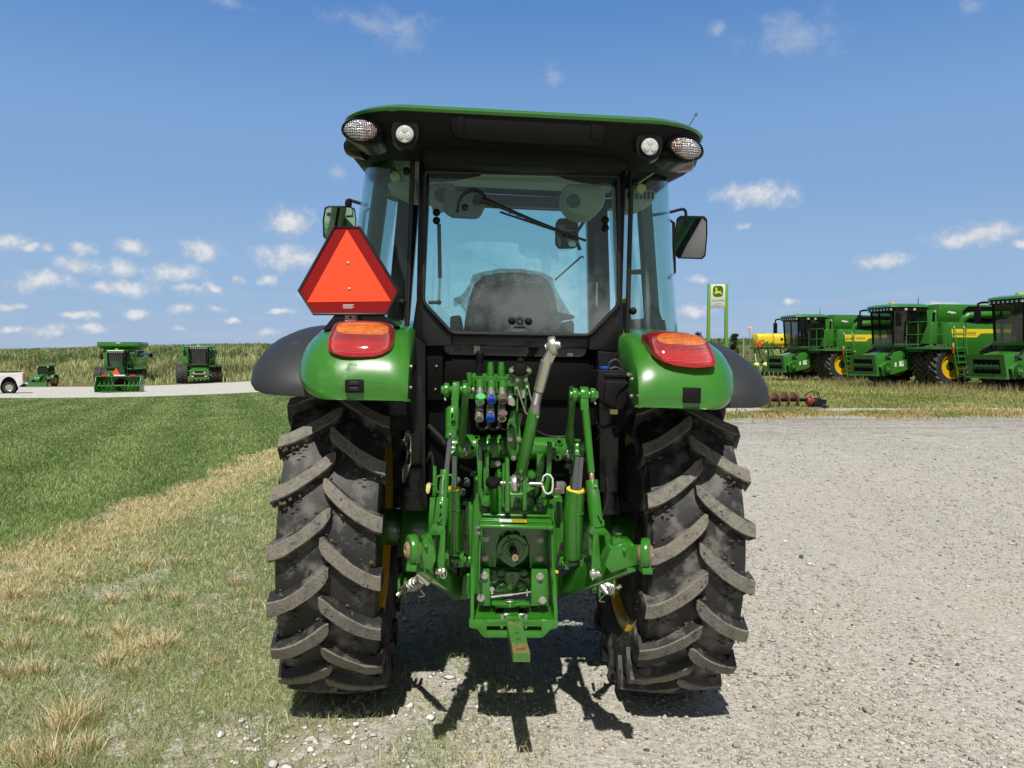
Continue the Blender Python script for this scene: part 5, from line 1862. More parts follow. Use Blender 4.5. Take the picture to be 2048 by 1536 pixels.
for (x, y) in ((956, 1055.5), (1102, 1056), (957, 1067)):
    mb.hexbolt(L(x, y, yg - 0.15), (-0.5, -0.6, 0.2), 0.007, 0.01)
mb.build('guard_bolt', STEEL, guard)
mb = MB()
pc = L(1025.8, 1099.5, yg - 0.008)
fl = []
for i in range(48):
    a = 2 * math.pi * i / 48
    r = 0.064
    d = abs(math.atan2(math.sin(a + math.pi / 2), math.cos(a + math.pi / 2)))
    if d < 0.5: r = 0.062 + 0.012 * (0.5 - d) / 0.5
    if abs(math.cos(a)) > 0.93: r = 0.0655
    fl.append(pc + Vector((r * math.cos(a), 0, r * math.sin(a))))
mb.prism(fl, (0, 0.03, 0))
mb.lathe([(0.046, 0.0), (0.046, -0.006), (0.043, -0.008), (0.03, -0.008), (0.028, -0.004), (0.019, -0.004), (0.019, 0.0)], pc, (0, 1, 0), 36)
for k in range(4):
    a = math.pi * (0.12 + 0.5 * k)
    c = pc + Vector((0.056 * math.cos(a), -0.001, 0.056 * math.sin(a)))
    mb.cyl(c, c + Vector((0, -0.002, 0)), 0.004, n=10, m=DARK)
for i in range(len(mb.mi)):
    pass
fl_o = mb.build('shaft_flange', HITCH, guard, sharp=30)
mb = MB()
sp = []
for i in range(72):
    a = 2 * math.pi * i / 72
    r = 0.0155 if (i // 2) % 2 else 0.0135
    sp.append((r * math.cos(a), r * math.sin(a)))
mb.loft([[pc + Vector((p[0], 0.0, p[1])) for p in sp], [pc + Vector((p[0], -0.125, p[1])) for p in sp]], BLACKM)
mb.lathe([(0.0145, -0.1251), (0.0125, -0.131), (0.004, -0.131), (0.0038, -0.122), (0.0002, -0.122)], pc, (0, 1, 0), 24, BRONZE)
mb.build('drive_shaft', parent=guard, sharp=25)
mb = MB()
mb.prism(LP([(963, 1140), (1104, 1142), (1102, 1185), (1075, 1188), (1072, 1176), (990, 1176), (985, 1188), (962, 1185)], yg + 0.05), (0, 0.05, 0))
mb.prism(LP([(1010, 1144), (1042, 1144), (1040, 1162), (1032, 1172), (1031, 1182), (1015, 1182), (1014, 1172), (1010, 1162)], yg + 0.03), (0, 0.05, 0))
mb.prism(LP([(1023, 1149), (1027, 1149), (1027, 1159), (1023, 1159)], yg + 0.024), (0, 0.02, 0))
mb.build('lower_cover', HITCH, trans, bevel=0.004)
mb = MB()
for (x, y) in ((1001.9, 1146.8), (1048, 1146.8), (1002.7, 1171.5), (1041, 1171)):
    c = L(x, y, yg + 0.045)
    mb.lathe([(0.021, 0.01), (0.020, -0.016), (0.0165, -0.018), (0.0155, -0.014), (0.0155, 0.0), (0.0002, 0.0)], c, (0, 1, 0), 22)
    mb.cyl(c, c + Vector((0, -0.006, 0)), 0.010, n=6)
mb.build('cover_bolt', HITCH, trans, sharp=30)
mb = MB()
mb.tube(LP([(982, 1194), (1000, 1192), (1004, 1191)], yg - 0.03), 0.006, 8)
mb.tube(LP([(1000, 1192), (1025, 1189)], yg - 0.03), 0.0055, 8)
mb.tube(LP([(1022, 1189.5), (1063, 1183.5)], yg - 0.03), 0.0035, 8)
mb.box(L(1054, 1185, yg - 0.03), (0.006, 0.02, 0.026))
mb.cyl(L(983, 1178, yg - 0.03), L(983, 1184, yg - 0.02), 0.012, n=16)
mb.build('shift_linkage', ZINC, trans)

# ---- drawbar and its support --------------------------------------------------------
ya = -0.70
mb = MB()
EX = lambda x, y: (920 + x / 8.532, 1160 + y / 8.532)
apr = [EX(*p) for p in ((155, 690), (155, 800), (190, 825), (300, 840), (350, 920), (420, 985), (800, 985), (1130, 990), (1400, 990), (1470, 930), (1540, 850), (1650, 830), (1678, 790), (1675, 690))]
# apron with its slot (left of slot, right of slot, below, above)
mb.prism(LP([apr[0], apr[1], apr[2], apr[3], apr[4], apr[5], EX(455, 985), EX(455, 745), EX(455, 690)], ya), (0, 0.035, 0))
mb.prism(LP([EX(1390, 690), EX(1390, 985), apr[8], apr[9], apr[10], apr[11], apr[12], apr[13]], ya), (0, 0.035, 0))
mb.prism(LP([EX(455, 875), EX(455, 985), EX(1390, 990), EX(1390, 880)], ya), (0, 0.09, 0))
mb.prism(LP([EX(455, 690), EX(455, 755), EX(780, 745), EX(830, 715), EX(920, 702), EX(1010, 712), EX(1075, 748), EX(1390, 760), EX(1390, 690), EX(1110, 690), EX(1050, 650), EX(920, 640), EX(800, 650), EX(750, 690)], ya), (0, 0.03, 0))
# shelf
zt = L(*EX(300, 690), ya).z
xl, xr = L(*EX(175, 690), ya).x, L(*EX(1660, 690), ya).x
mb.prism([(xl, ya + 0.001, zt - 0.002), (xr, ya + 0.001, zt - 0.002), (xr, -0.50, zt - 0.002), (xl, -0.50, zt - 0.002)], (0, 0, -0.022))
# ribs and uprights
for s, (xa, xb) in ((-1, (957, 981)), (1, (1063, 1097))):
    p = [L(xa, 1139, -0.60), L(xb - 2, 1139, -0.60), L(xb, 1212, -0.615), L(xa - 1, 1212, -0.615)]
    mb.prism(p, (0, 0.03, 0))
    xo, xi = (941.5, 948.5) if s < 0 else (1110.5, 1103.5)
    q0, q1 = L(xo, 1139, -0.66), L(xi, 1139, -0.66)
    w = abs(q1.x - q0.x)
    x0 = q0.x if s < 0 else q0.x - w
    x0b = L(940.5 if s < 0 else 1115, 1240, ya + 0.002).x - (0 if s < 0 else w)
    mb.loft([[(x0, -0.665, q0.z), (x0 + w, -0.665, q0.z), (x0 + w, -0.55, q0.z), (x0, -0.55, q0.z)],
             [(x0b, ya + 0.002, zt + 0.03), (x0b + w, ya + 0.002, zt + 0.03), (x0b + w, -0.55, zt + 0.03), (x0b, -0.55, zt + 0.03)],
             [(x0b, ya + 0.002, zt - 0.02), (x0b + w, ya + 0.002, zt - 0.02), (x0b + w, -0.55, zt - 0.02), (x0b, -0.55, zt - 0.02)]])
mb.prism(LP([EX(540, 395), EX(600, 388), EX(760, 388), EX(800, 410), EX(930, 410), EX(980, 388), EX(1130, 388), EX(1200, 410), EX(1190, 440), EX(1050, 440), EX(930, 465), EX(860, 480), EX(780, 465), EX(660, 440), EX(545, 430)], -0.615), (0, 0.05, 0))
sup = mb.build('drawbar_support', HITCH, TR, bevel=0.005, seg=2)
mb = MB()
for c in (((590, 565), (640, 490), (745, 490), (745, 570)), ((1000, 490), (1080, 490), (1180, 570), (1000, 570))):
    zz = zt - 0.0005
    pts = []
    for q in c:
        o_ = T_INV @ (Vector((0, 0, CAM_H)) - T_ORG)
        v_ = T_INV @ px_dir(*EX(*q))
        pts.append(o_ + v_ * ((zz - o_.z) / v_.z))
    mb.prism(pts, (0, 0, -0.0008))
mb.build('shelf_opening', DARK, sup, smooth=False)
mb = MB()
for (x, y) in ((969.4, 1151), (1080, 1152.7)):
    mb.hexbolt(L(x, y, -0.603), (0, -1, 0), 0.0125, 0.016)
for (x, y) in ((961.6, 1195.7), (1085, 1201)):
    mb.hexbolt(L(x, y, -0.618), (0, -1, 0.15), 0.0125, 0.016)
mb.build('support_bolt', ZINC, sup)
mb = MB()
for cx, dx in ((1004, 8), (1052, -9)):
    p = L(cx, 1232, ya + 0.03)
    mb.cyl(p - Vector((0, 0, 0.05)), p + Vector((0, 0, 0.006)), 0.009, n=12)
    rg_ = [p + Vector((dx * 0.0011 * 2 + 0.014 * math.cos(t), 0.006 * math.sin(t), 0.006 + 0.004 * math.cos(t))) for t in [2 * math.pi * i / 18 for i in range(18)]]
    mb.tube(rg_, 0.0016, 5, closed=True)
    mb.tube([p, p + Vector((-0.004, -0.01, -0.018))], 0.002, 5)
    mb.tube([p, p + Vector((0.006, -0.01, -0.018))], 0.002, 5)
p = L(1020, 1203, -0.61)
mb.tube([p + Vector((0.021 * math.cos(t), 0.012 * math.sin(t), 0.003)) for t in [2 * math.pi * i / 22 for i in range(22)]], 0.0016, 5, closed=True)
mb.cyl(p - Vector((0, 0, 0.02)), p + Vector((0, 0, 0.006)), 0.007, n=12)
for cx in (1003, 1052):
    mb.cyl(L(cx, 1247, ya + 0.06), L(cx, 1263, ya + 0.06), 0.016, n=14)
mb.build('locking_pin', ZINC, sup)
# drawbar: a bar with three holes
y0, y1 = -0.55, -1.03
e0, e1 = L(1026.7, 1307, y1), L(1060.6, 1307, y1)
w = e1.x - e0.x
ztop, th = e0.z, 0.031
xc0 = (e0.x + e1.x) / 2
s0 = L(1028.5, 1244.4, ya)
slope = (s0.x - xc0) / (ya - y1)
xat = lambda y: xc0 + slope * (y - y1)
holes = []
for (px_, py_, r) in ((1033.7, 1266, .0085), (1036.9, 1278.4, .0095), (1042.5, 1298.3, .0155)):
    o_ = T_INV @ (Vector((0, 0, CAM_H)) - T_ORG)
    v_ = T_INV @ px_dir(px_, py_)
    q = o_ + v_ * ((ztop - o_.z) / v_.z)
    holes.append((q.y, r))
holes.sort(key=lambda h: -h[0])
mb = MB()
edges_y = [y0] + [(holes[0][0] + holes[1][0]) / 2, (holes[1][0] + holes[2][0]) / 2] + [y1]
for i, (hy, r) in enumerate(holes):
    ya_, yb_ = edges_y[i], edges_y[i + 1]
    N = 24
    outer, inner = [], []
    for k in range(N):
        a = 2 * math.pi * k / N
        cx_, sy_ = math.cos(a), math.sin(a)
        # square ray to the block outline
        hw = w / 2
        up_, dn_ = ya_ - hy, hy - yb_
        t = min(hw / abs(cx_) if abs(cx_) > 1e-6 else 9, (up_ / sy_ if sy_ > 1e-6 else (dn_ / -sy_ if sy_ < -1e-6 else 9)))
        ox, oy = cx_ * t, sy_ * t
        outer.append((xat(hy + oy) + ox, hy + oy, ztop))
        inner.append((xat(hy) + r * cx_, hy + r * sy_, ztop))
    # add the true corners
    mb.annulus(outer, inner, (0, 0, -th), RUSTDB)
    for (sx, yy) in ((-1, ya_), (1, ya_), (1, yb_), (-1, yb_)):
        c = Vector((xat(yy) + sx * w / 2, yy, ztop))
        near = sorted(range(N), key=lambda k: (Vector(outer[k]) - c).length)[:2]
        pa, pb = Vector(outer[near[0]]), Vector(outer[near[1]])
        mb.prism([c, pa, pb], (0, 0, -th), RUSTDB)
db = mb.build('drawbar', parent=TR, sharp=30, norm=True)
db['label'] = 'green drawbar with chipped, rusty paint round its end hole'

# ---- rock shaft and lift arms ---------------------------------------------------------
mb = MB()
yr = -0.40
mb.cyl(L(918, 893, yr), L(1136, 898, yr), 0.050, n=32)
mb.cyl(L(920, 893, yr), L(945, 893.5, yr), 0.054, n=32)
mb.cyl(L(1131, 898, yr), L(1139, 898, yr), 0.056, n=32)
mb.cyl(L(976, 895, yr), L(1012, 895, yr), 0.056, n=32)
for (x, y, r) in ((945, 896, .012), (1044, 899, .014), (1118, 883, .015), (1116, 898, .011), (1115, 914, .014)):
    c = L(x, y, yr - 0.045)
    mb.cyl(c + Vector((0, 0.03, 0)), c + Vector((0, -0.008, 0)), r * 1.25, n=18)
for (x, y, r) in ((934, 897, .009),):
    c = L(x, y, yr - 0.05)
    mb.hexbolt(c, (0, -1, 0), r, 0.01)
rock = mb.build('rock_shaft', HITCH, TR, bevel=0.002)
mb = MB()
for (x, y) in ((945, 896), (1044, 899), (1118, 883), (1115, 914)):
    c = L(x, y, yr - 0.0535)
    mb.cyl(c, c + Vector((0, -0.0015, 0)), 0.008, n=14)
mb.build('shaft_hole', DARK, rock)
mb = MB()
mb.prism(LP([(983, 892), (985, 888), (991, 886), (997, 888), (999, 892), (999, 915), (983, 915)], yr - 0.06), (0, 0.03, 0))
mb.hexbolt(L(991, 894, yr - 0.062), (0, -1, 0), 0.009, 0.012)
mb.prism(LP([(980, 921), (1000, 921), (1001, 936), (980, 936)], yr - 0.03), (0, 0.06, 0))
mb.build('shaft_bracket', HITCH, rock, bevel=0.002)
mb = MB()
mb.hexbolt(L(996, 927, yr - 0.032), (0, -1, 0), 0.010, 0.014)
mb.build('bracket_bolt', ZINC, rock)
for s in (-1, 1):
    mb = MB()
    if s < 0:
        q = [(921, 765), (929, 760), (936, 766), (938, 790), (934, 850), (931, 885), (926, 908), (917, 908), (914, 890), (918, 850), (923, 800)]
        T0, T1 = L(890, 780, -0.72), L(938, 780, -0.70)
        d0 = [(893, 780), (930, 780)]
    else:
        q = [(1140, 775), (1148, 772), (1153, 778), (1152, 800), (1148, 850), (1150, 880), (1152, 905), (1140, 910), (1131, 900), (1131, 880), (1137, 830)]
        d0 = [(1149, 790), (1185, 790)]
    A_ = LP(q, -0.44)
    for i, p in enumerate(A_):
        # the arm reaches back as it rises
        t = max(0, min(1, (890 - q[i][1]) / 120.0))
        A_[i] = L(q[i][0], q[i][1], -0.42 - 0.27 * t)
    mb.prism(A_, (0, 0.045, 0))
    for (x, y) in d0:
        c = L(x, y, -0.72)
        mb.lathe([(0.0245, -0.012), (0.0285, -0.008), (0.0285, 0.008), (0.0245, 0.012)], c, (1, 0, 0), 24)
        mb.cyl(c - Vector((0.022, 0, 0)), c + Vector((0.022, 0, 0)), 0.017, n=18)
    mb.cyl(L(d0[0][0], d0[0][1], -0.72), L(d0[1][0], d0[1][1], -0.72), 0.014, n=16)
    # boss on the rock shaft
    c = L(908 if s < 0 else 1146, 893 if s < 0 else 897, yr)
    mb.cyl(c - Vector((0.03, 0, 0)), c + Vector((0.03, 0, 0)), 0.043, n=24)
    la = mb.build('lift_arm', HITCH, TR, bevel=0.004)
    mb = MB()
    for (x, y) in (((886, 781), (889, 795)) if s < 0 else ((1192, 789), (1189, 803))):
        mb.cyl(L(x, y, -0.73), L(x + 2, y + 6, -0.735), 0.004, n=8)
    for (x, y) in (((930, 897), (934, 904)) if s < 0 else ((1135, 903), (1138, 908))):
        mb.cyl(L(x, y, -0.47), L(x - 2, y + 7, -0.475), 0.0035, n=6)
        mb.dome(L(x, y, -0.47), (0, -1, 0), 0.006, 0.006, 10)
    mb.build('cotter_pin', ZINC, la)

# ---- lift links (adjustable) --------------------------------------------------------------
def bar2(mb, a, b, wx, wy, m=None, ta=1.0):
    """rectangular bar from a to b"""
    a, b = V3(a), V3(b)
    d = (b - a).normalized()
    x = Vector((1, 0, 0)); x = (x - d * x.dot(d)).normalized()
    y = d.cross(x)
    f = lambda p, k: [p + x * wx / 2 * k + y * wy / 2 * k, p - x * wx / 2 * k + y * wy / 2 * k, p - x * wx / 2 * k - y * wy / 2 * k, p + x * wx / 2 * k - y * wy / 2 * k]
    mb.loft([f(a, 1), f(b, ta)], m)


mb = MB()
bar2(mb, L(912, 768, -0.745), L(909, 820, -0.765), 0.028, 0.03)
mb.cyl(L(912, 780, -0.72) - Vector((0.014, 0, 0)), L(912, 780, -0.72) + Vector((0.014, 0, 0)), 0.034, n=24)
mb.loft_circ([(L(907, 814, -0.765), 0.022), (L(905, 820, -0.77), 0.0265), (L(904, 858, -0.79), 0.0265), (L(903, 860, -0.79), 0.0235), (L(902, 878, -0.80), 0.0235)], 20)
lk = mb.build('lift_link', HITCH, TR, bevel=0.003)
mb = MB()
mb.prism(LP([(902.5, 826), (907, 826), (907, 846), (902.5, 846)], -0.822), (0, 0.01, 0), DARK)
mb.tube(smooth_path(LP([(906, 825), (909, 832), (906, 838), (904, 841)], -0.826), 4), 0.005, 8, HITCH)
mb.cyl(L(900, 868, -0.82), L(900, 868, -0.832), 0.005, n=10, m=ZINC)
mb.build('adjusting_slot', parent=lk)
mb = MB()
mb.cyl(L(900, 878, -0.80), L(893, 942, -0.84), 0.0105, n=20)
mb.build('screw_rod', CHROME, lk)
mb = MB()
mb.loft_circ([(L(890, 940, -0.84), 0.0175), (L(886, 996, -0.87), 0.0175)], 20)
mb.loft_circ([(L(886, 996, -0.87), 0.0250), (L(880, 1050, -0.905), 0.0255)], 22)
for pts in ([(884, 951), (874, 955), (873, 980), (880, 985), (884, 978)], [(897, 950), (905, 953), (904, 975), (898, 984), (893, 981)]):
    mb.tube(smooth_path(LP(pts, -0.865), 4), 0.0042, 8)
mb.tube(smooth_path(LP([(880, 1018), (876, 1030), (875, 1040), (879, 1042), (881, 1034)], -0.93), 4), 0.006, 8)
mb.prism(LP([(872, 1046), (889, 1048), (891, 1066), (890, 1070), (858, 1070), (858, 1062), (866, 1050)], -0.925), (0, 0.04, 0))
mb.prism(LP([(881.5, 1066), (890.5, 1066), (888, 1152), (884, 1157), (872, 1156), (874, 1130)], -0.93), (0, 0.03, 0))
mb.prism(LP([(857, 1066), (865, 1068), (862, 1120), (862, 1140), (855, 1140), (852, 1100)], -0.92), (0, 0.03, 0))
mb.build('turnbuckle', HITCH, lk, bevel=0.003)
mb = MB()
mb.prism(LP([(860, 996), (871, 996), (866, 1050), (858, 1062), (857, 1040)], -0.88), (0, 0.02, 0), HITCH)
mb.prism(LP([(866, 932), (873, 934), (873, 993), (865, 993)], -0.84), (0, 0.02, 0), HITCH)
mb.prism(LP([(884.5, 950), (888, 950), (886, 990), (882.5, 990)], -0.886), (0, 0.004, 0), ZINC)
mb.prism(LP([(852, 970), (858, 966), (863, 969), (859, 986), (854, 989), (851, 982)], -0.84), (0, 0.02, 0), CREAMY)
mb.tube(LP([(860, 968), (871, 972)], -0.84), 0.003, 6, ZINC)
mb.cyl(L(881, 1007, -0.905), L(881, 1007, -0.92), 0.0045, n=10, m=ZINC)
mb.build('link_guide', parent=lk, bevel=0.0015)
mb = MB()
c = L(887, 1143, -0.935)
mb.cyl(c - Vector((0.03, 0, 0)), c + Vector((0.004, 0, 0)), 0.011, n=16)
mb.tube([c + Vector((0.012 * math.cos(t), -0.012, 0.018 * math.sin(t) - 0.004)) for t in [2 * math.pi * i / 16 for i in range(16)]], 0.0016, 5, closed=True)
mb.tube([c + Vector((0, -0.01, 0)), c + Vector((0.004, -0.014, -0.024))], 0.003, 6)
mb.build('link_pin', ZINC, lk)

mb = MB()
c = L(1167, 790, -0.72)
mb.cyl(c - Vector((0.016, 0, 0)), c + Vector((0.016, 0, 0)), 0.034, n=24)
bar2(mb, L(1167, 782, -0.725), L(1169, 822, -0.75), 0.032, 0.03)
mb.loft_circ([(L(1169, 820, -0.75), 0.0155), (L(1171, 824, -0.75), 0.0155), (L(1183, 946, -0.83), 0.0135)], 18)
lk = mb.build('lift_link', HITCH, TR, bevel=0.003)
mb = MB()
mb.loft_circ([(L(1183, 946, -0.83), 0.010), (L(1184, 962, -0.84), 0.010)], 14, BRONZE)
mb.loft_circ([(L(1184, 961, -0.84), 0.0235), (L(1185, 980, -0.85), 0.0240), (L(1186, 981, -0.85), 0.0250), (L(1194, 1056, -0.90), 0.0262)], 22, HITCH)
mb.tube(smooth_path(LP([(1198, 1027), (1202, 1038), (1206, 1043), (1206, 1050), (1203, 1052)], -0.92), 4), 0.0055, 8, HITCH)
mb.prism(LP([(1184, 1052), (1206, 1053), (1217, 1064), (1222, 1070), (1187, 1071), (1178, 1066)], -0.92), (0, 0.045, 0), HITCH)
mb.prism(LP([(1187, 1066), (1196.5, 1068), (1200, 1110), (1203, 1152), (1197, 1158), (1184, 1156), (1183, 1140)], -0.925), (0, 0.03, 0), HITCH)
mb.prism(LP([(1210, 1068), (1221, 1069), (1223, 1100), (1222, 1118), (1214, 1118)], -0.92), (0, 0.03, 0), HITCH)
mb.prism(LP([(1177, 1068), (1186.5, 1070), (1185, 1115), (1179, 1110)], -0.905), (0, 0.03, 0), HITCH)
for k in range(7):
    mb.prism(LP([(1178.5, 1071 + k * 3.6), (1184 - (k % 2), 1071 + k * 3.6), (1184, 1073 + k * 3.6), (1178.5, 1073 + k * 3.6)], -0.908), (0, 0.004, 0), HITCH)
mb.cyl(L(1191, 972, -0.862), L(1191, 972, -0.878), 0.0045, n=10, m=ZINC)
mb.build('turnbuckle', parent=lk, bevel=0.0025)
mb = MB()
c = L(1186, 1147, -0.935)
mb.cyl(c - Vector((0.012, 0, 0)), c + Vector((0.03, 0, 0)), 0.011, n=16)
mb.tube([c + Vector((0.012 * math.cos(t), -0.012, 0.016 * math.sin(t))) for t in [2 * math.pi * i / 16 for i in range(16)]], 0.0016, 5, closed=True)
mb.tube([c + Vector((0, -0.01, 0)), c + Vector((-0.004, -0.014, -0.022))], 0.003, 6)
mb.build('link_pin', ZINC, lk)

# ---- lift cylinders ---------------------------------------------------------------------
for s in (-1, 1):
    mb = MB()
    if s < 0:
        mb.loft_circ([(L(908, 978, -0.66), 0.0245), (L(908, 1018, -0.64), 0.0258), (L(908, 1100, -0.61), 0.0262), (L(908, 1106, -0.61), 0.023)], 24, HITCH)
        mb.lathe([(0.0262, -0.003), (0.0275, 0), (0.0262, 0.003)], L(908, 1019, -0.64), (0, 0.15, -1), 24, HITCH)
        mb.lathe([(0.0262, -0.003), (0.0275, 0), (0.0262, 0.003)], L(908, 1099, -0.61), (0, 0.15, -1), 24, HITCH)
        top, rod0, rod1, rr, bot = (907, 900), (909, 912), (908, 980), 0.0125, (908, 1120)
    else:
        mb.loft_circ([(L(1151, 979, -0.66), 0.0385), (L(1147, 1025, -0.64), 0.041), (L(1145, 1108, -0.61), 0.0425), (L(1145, 1114, -0.61), 0.038)], 32, HITCH)
        mb.lathe([(0.0410, -0.003), (0.0425, 0), (0.0410, 0.003)], L(1148, 1024, -0.64), (0, 0.15, -1), 32, HITCH)
        mb.lathe([(0.0422, -0.003), (0.0437, 0), (0.0422, 0.003)], L(1145, 1106, -0.61), (0, 0.15, -1), 32, HITCH)
        top, rod0, rod1, rr, bot = (1158, 895), (1157, 915), (1152, 982), 0.0265, (1147, 1126)
    cyl_o = mb.build('lift_cylinder', parent=TR)
    mb = MB()
    mb.cyl(L(*rod0, -0.62), L(*rod1, -0.655), rr, n=28, m=CHROME)
    mb.build('piston_rod', parent=cyl_o)
    mb = MB()
    c0 = L(rod1[0], rod1[1] - 4, -0.66)
    R1 = 0.0250 if s < 0 else 0.0392
    mb.lathe([(rr + 0.001, 0.001), (R1, 0.001), (R1, -0.006), (rr + 0.001, -0.004)], c0, (0, -0.2, 1), 28, YPLASTIC if s > 0 else YELLOW)
    mb.build('wiper_ring', parent=cyl_o)
    mb = MB()
    c = L(*top, -0.60)
    mb.cyl(c - Vector((0.02, 0, 0)), c + Vector((0.02, 0, 0)), 0.027, n=20)
    bar2(mb, c, L(*rod0, -0.62), 0.036, 0.04)
    mb.lathe([(rr + 0.003, 0.0), (rr + 0.003, -0.012)], L(*rod0, -0.62), (0, -0.2, 1), 24)
    c = L(*bot, -0.59)
    for d in (-0.03, 0.03):
        mb.box(c + Vector((d, 0, 0.005)), (0.02, 0.05, 0.055))
    mb.cyl(c - Vector((0.05, 0, 0)), c + Vector((0.05, 0, 0)), 0.016, n=16)
    mb.build('cylinder_eye', HITCH, cyl_o, bevel=0.003)

# ---- lower links ----------------------------------------------------------------------
for s in (-1, 1):
    mb = MB()
    if s < 0:
        S_, E_, rc, ball = L(914, 1178, -0.42), L(842, 1118, -1.06), (825, 1099), -1
        blk = [(846, 1078), (852, 1077), (868, 1093), (872, 1120), (862, 1140), (840, 1136), (836, 1128)]
    else:
        S_, E_, rc, ball = L(1124, 1176, -0.42), L(1262, 1116, -1.06), (1291, 1106), 1
        blk = [(1222, 1098), (1254, 1086), (1266, 1086), (1272, 1100), (1276, 1128), (1252, 1136), (1222, 1146), (1210, 1130)]
    bar2(mb, S_, E_, 0.034, 0.092)
    mb.prism(LP(blk, -1.08), (0, 0.10, 0))
    e = L(*rc, -1.12)
    bar2(mb, L(*((848, 1106) if s < 0 else (1262, 1108)), -1.05), e + Vector((0, 0.02, -0.014)), 0.024, 0.07)
    mb.box(e + Vector((0, 0.0, -0.054)), (0.035, 0.08, 0.022))
    if s > 0:
        mb.prism(LP([(1227, 1080), (1236, 1077), (1250, 1079), (1253, 1088), (1240, 1096), (1224, 1098)], -1.06), (0, 0.05, 0))
        mb.cyl(L(1237, 1078, -1.04), L(1237, 1069, -1.04), 0.006, n=10)
        mb.cyl(L(1237, 1069, -1.04), L(1237, 1066, -1.04), 0.0115, n=14)
        mb.hexbolt(L(1249, 1101, -1.085), (0, -1, 0.2), 0.006, 0.012)
    else:
        mb.prism(LP([(842, 1073), (858, 1071), (864, 1078), (862, 1086), (846, 1080)], -1.03), (0, 0.05, 0))
        mb.hexbolt(L(852, 1093, -1.085), (0, -1, 0.2), 0.006, 0.012)
    ll = mb.build('lower_link', HITCH, TR, bevel=0.004)
    mb = MB()
    tilt_ax = (1, -0.30 * s, 0.03)
    mb.lathe([(0.034, -0.017), (0.049, -0.015), (0.053, -0.009), (0.053, 0.009), (0.049, 0.015), (0.034, 0.017)], e, tilt_ax, 36, HITCH, closed=True)
    mb.build('link_eye', parent=ll)
    mb = MB()
    mb.lathe([(0.014, -0.026), (0.022, -0.026), (0.031, -0.016), (0.035, 0), (0.031, 0.016), (0.022, 0.026), (0.014, 0.026)], e, tilt_ax, 28, BRONZE, closed=True)
    mb.build('ball_joint', parent=ll)
    # stabiliser tied up underneath
    mb = MB()
    if s < 0:
        a, b = L(803, 1181, -0.45), L(846, 1158, -0.80)
    else:
        a, b = L(1232, 1180, -0.45), L(1206, 1176, -0.62)
    mb.cyl(a, b, 0.016, 0.018, 16)
    d = (b - a).normalized()
    u = d.orthogonal().normalized()
    v = d.cross(u)
    n0_ = 60
    mb.tube([a + (b - a) * (0.45 + 0.4 * i / n0_) + (u * math.cos(i * 0.63) + v * math.sin(i * 0.63)) * (0.021 + 0.003 * math.sin(i)) for i in range(n0_)], 0.0025, 5)
    q = a + (b - a) * 0.7
    mb.tube(smooth_path([q, q + Vector((0.02 * -s, -0.03, -0.02)), q + Vector((0.035 * -s, -0.02, -0.045)), q + Vector((0.012 * -s, -0.02, -0.05))], 5), 0.0025, 5)
    mb.cyl(b - v * 0.03, b + v * 0.03, 0.011, n=12)
    mb.cyl(a - u * 0.03, a + u * 0.03, 0.010, n=12)
    mb.build('stabiliser', ZINC, ll)
    mb = MB()
    for k in (-1, 1):
        if s < 0: p = L(803 + (k * 6), 1182, -0.44)
        else: p = L(1214 + k * 14, 1182, -0.52)
        mb.prism([p + Vector((-0.006, 0, 0.045)), p + Vector((0.006, 0, 0.045)), p + Vector((0.006, 0, -0.03)), p + Vector((-0.006, 0, -0.03))], (0, 0.05, 0))
    mb.build('stabiliser_bracket', HITCH, axle, bevel=0.004)

# ---- casting bars, top link and its seat -------------------------------------------------
mb = MB()
mb.prism(LP([(952, 884), (957, 886), (964, 897), (965, 930), (963, 975), (972, 996), (964, 1004), (956, 985), (954, 930)], -0.50), (0, 0.05, 0))
mb.prism(LP([(968, 906), (976, 900), (979, 920), (978, 950), (976, 985), (968, 992), (966, 950)], -0.48), (0, 0.06, 0))
mb.prism(LP([(1074, 910), (1089, 910), (1090, 935), (1085, 955), (1078, 985), (1070, 996), (1070, 970), (1074, 940)], -0.48), (0, 0.06, 0))
mb.prism(LP([(1094, 885), (1104, 885), (1103, 940), (1098, 975), (1090, 1000), (1082, 1004), (1084, 985), (1092, 960)], -0.50), (0, 0.05, 0))
for (x, y) in ((972, 1002), (1084, 1003)):
    c = L(x, y, -0.50)
    mb.cyl(c + Vector((0, 0.05, 0)), c + Vector((0, -0.01, 0)), 0.022, n=20)
mb.prism(LP([(1014, 846), (1040, 852), (1042, 872), (1038, 900), (1028, 922), (1022, 921), (1013, 893)], yr - 0.07), (0, 0.02, 0))
mb.prism(LP([(1022, 820), (1046, 826), (1041, 853), (1014, 848)], yr - 0.07), (0, 0.03, 0))
brk = mb.build('top_link_bracket', HITCH, TR, bevel=0.003)
mb = MB()
for (x, y) in ((1020, 878), (1037.6, 879), (1027.5, 916.5)):
    mb.hexbolt(L(x, y, yr - 0.072), (0, -1, 0), 0.0085, 0.010)
mb.build('bracket_bolt', ZINC, brk)
mb = MB()
mb.prism(LP([(1011, 920), (1014, 918), (1018.5, 918), (1019.5, 1023), (1010.5, 1023)], -0.60), (0, 0.09, 0))
mb.prism(LP([(1046, 935), (1053, 935), (1053.5, 1021), (1045.5, 1021)], -0.60), (0, 0.09, 0))
mb.prism(LP([(1005, 930), (1010, 926), (1010, 1018), (1003, 1010)], -0.545), (0, 0.05, 0))
mb.build('top_link_lug', HITCH, brk, bevel=0.002)
mb = MB()
mb.cyl(L(1001, 966, -0.565), L(1086, 968, -0.565), 0.0078, n=14)
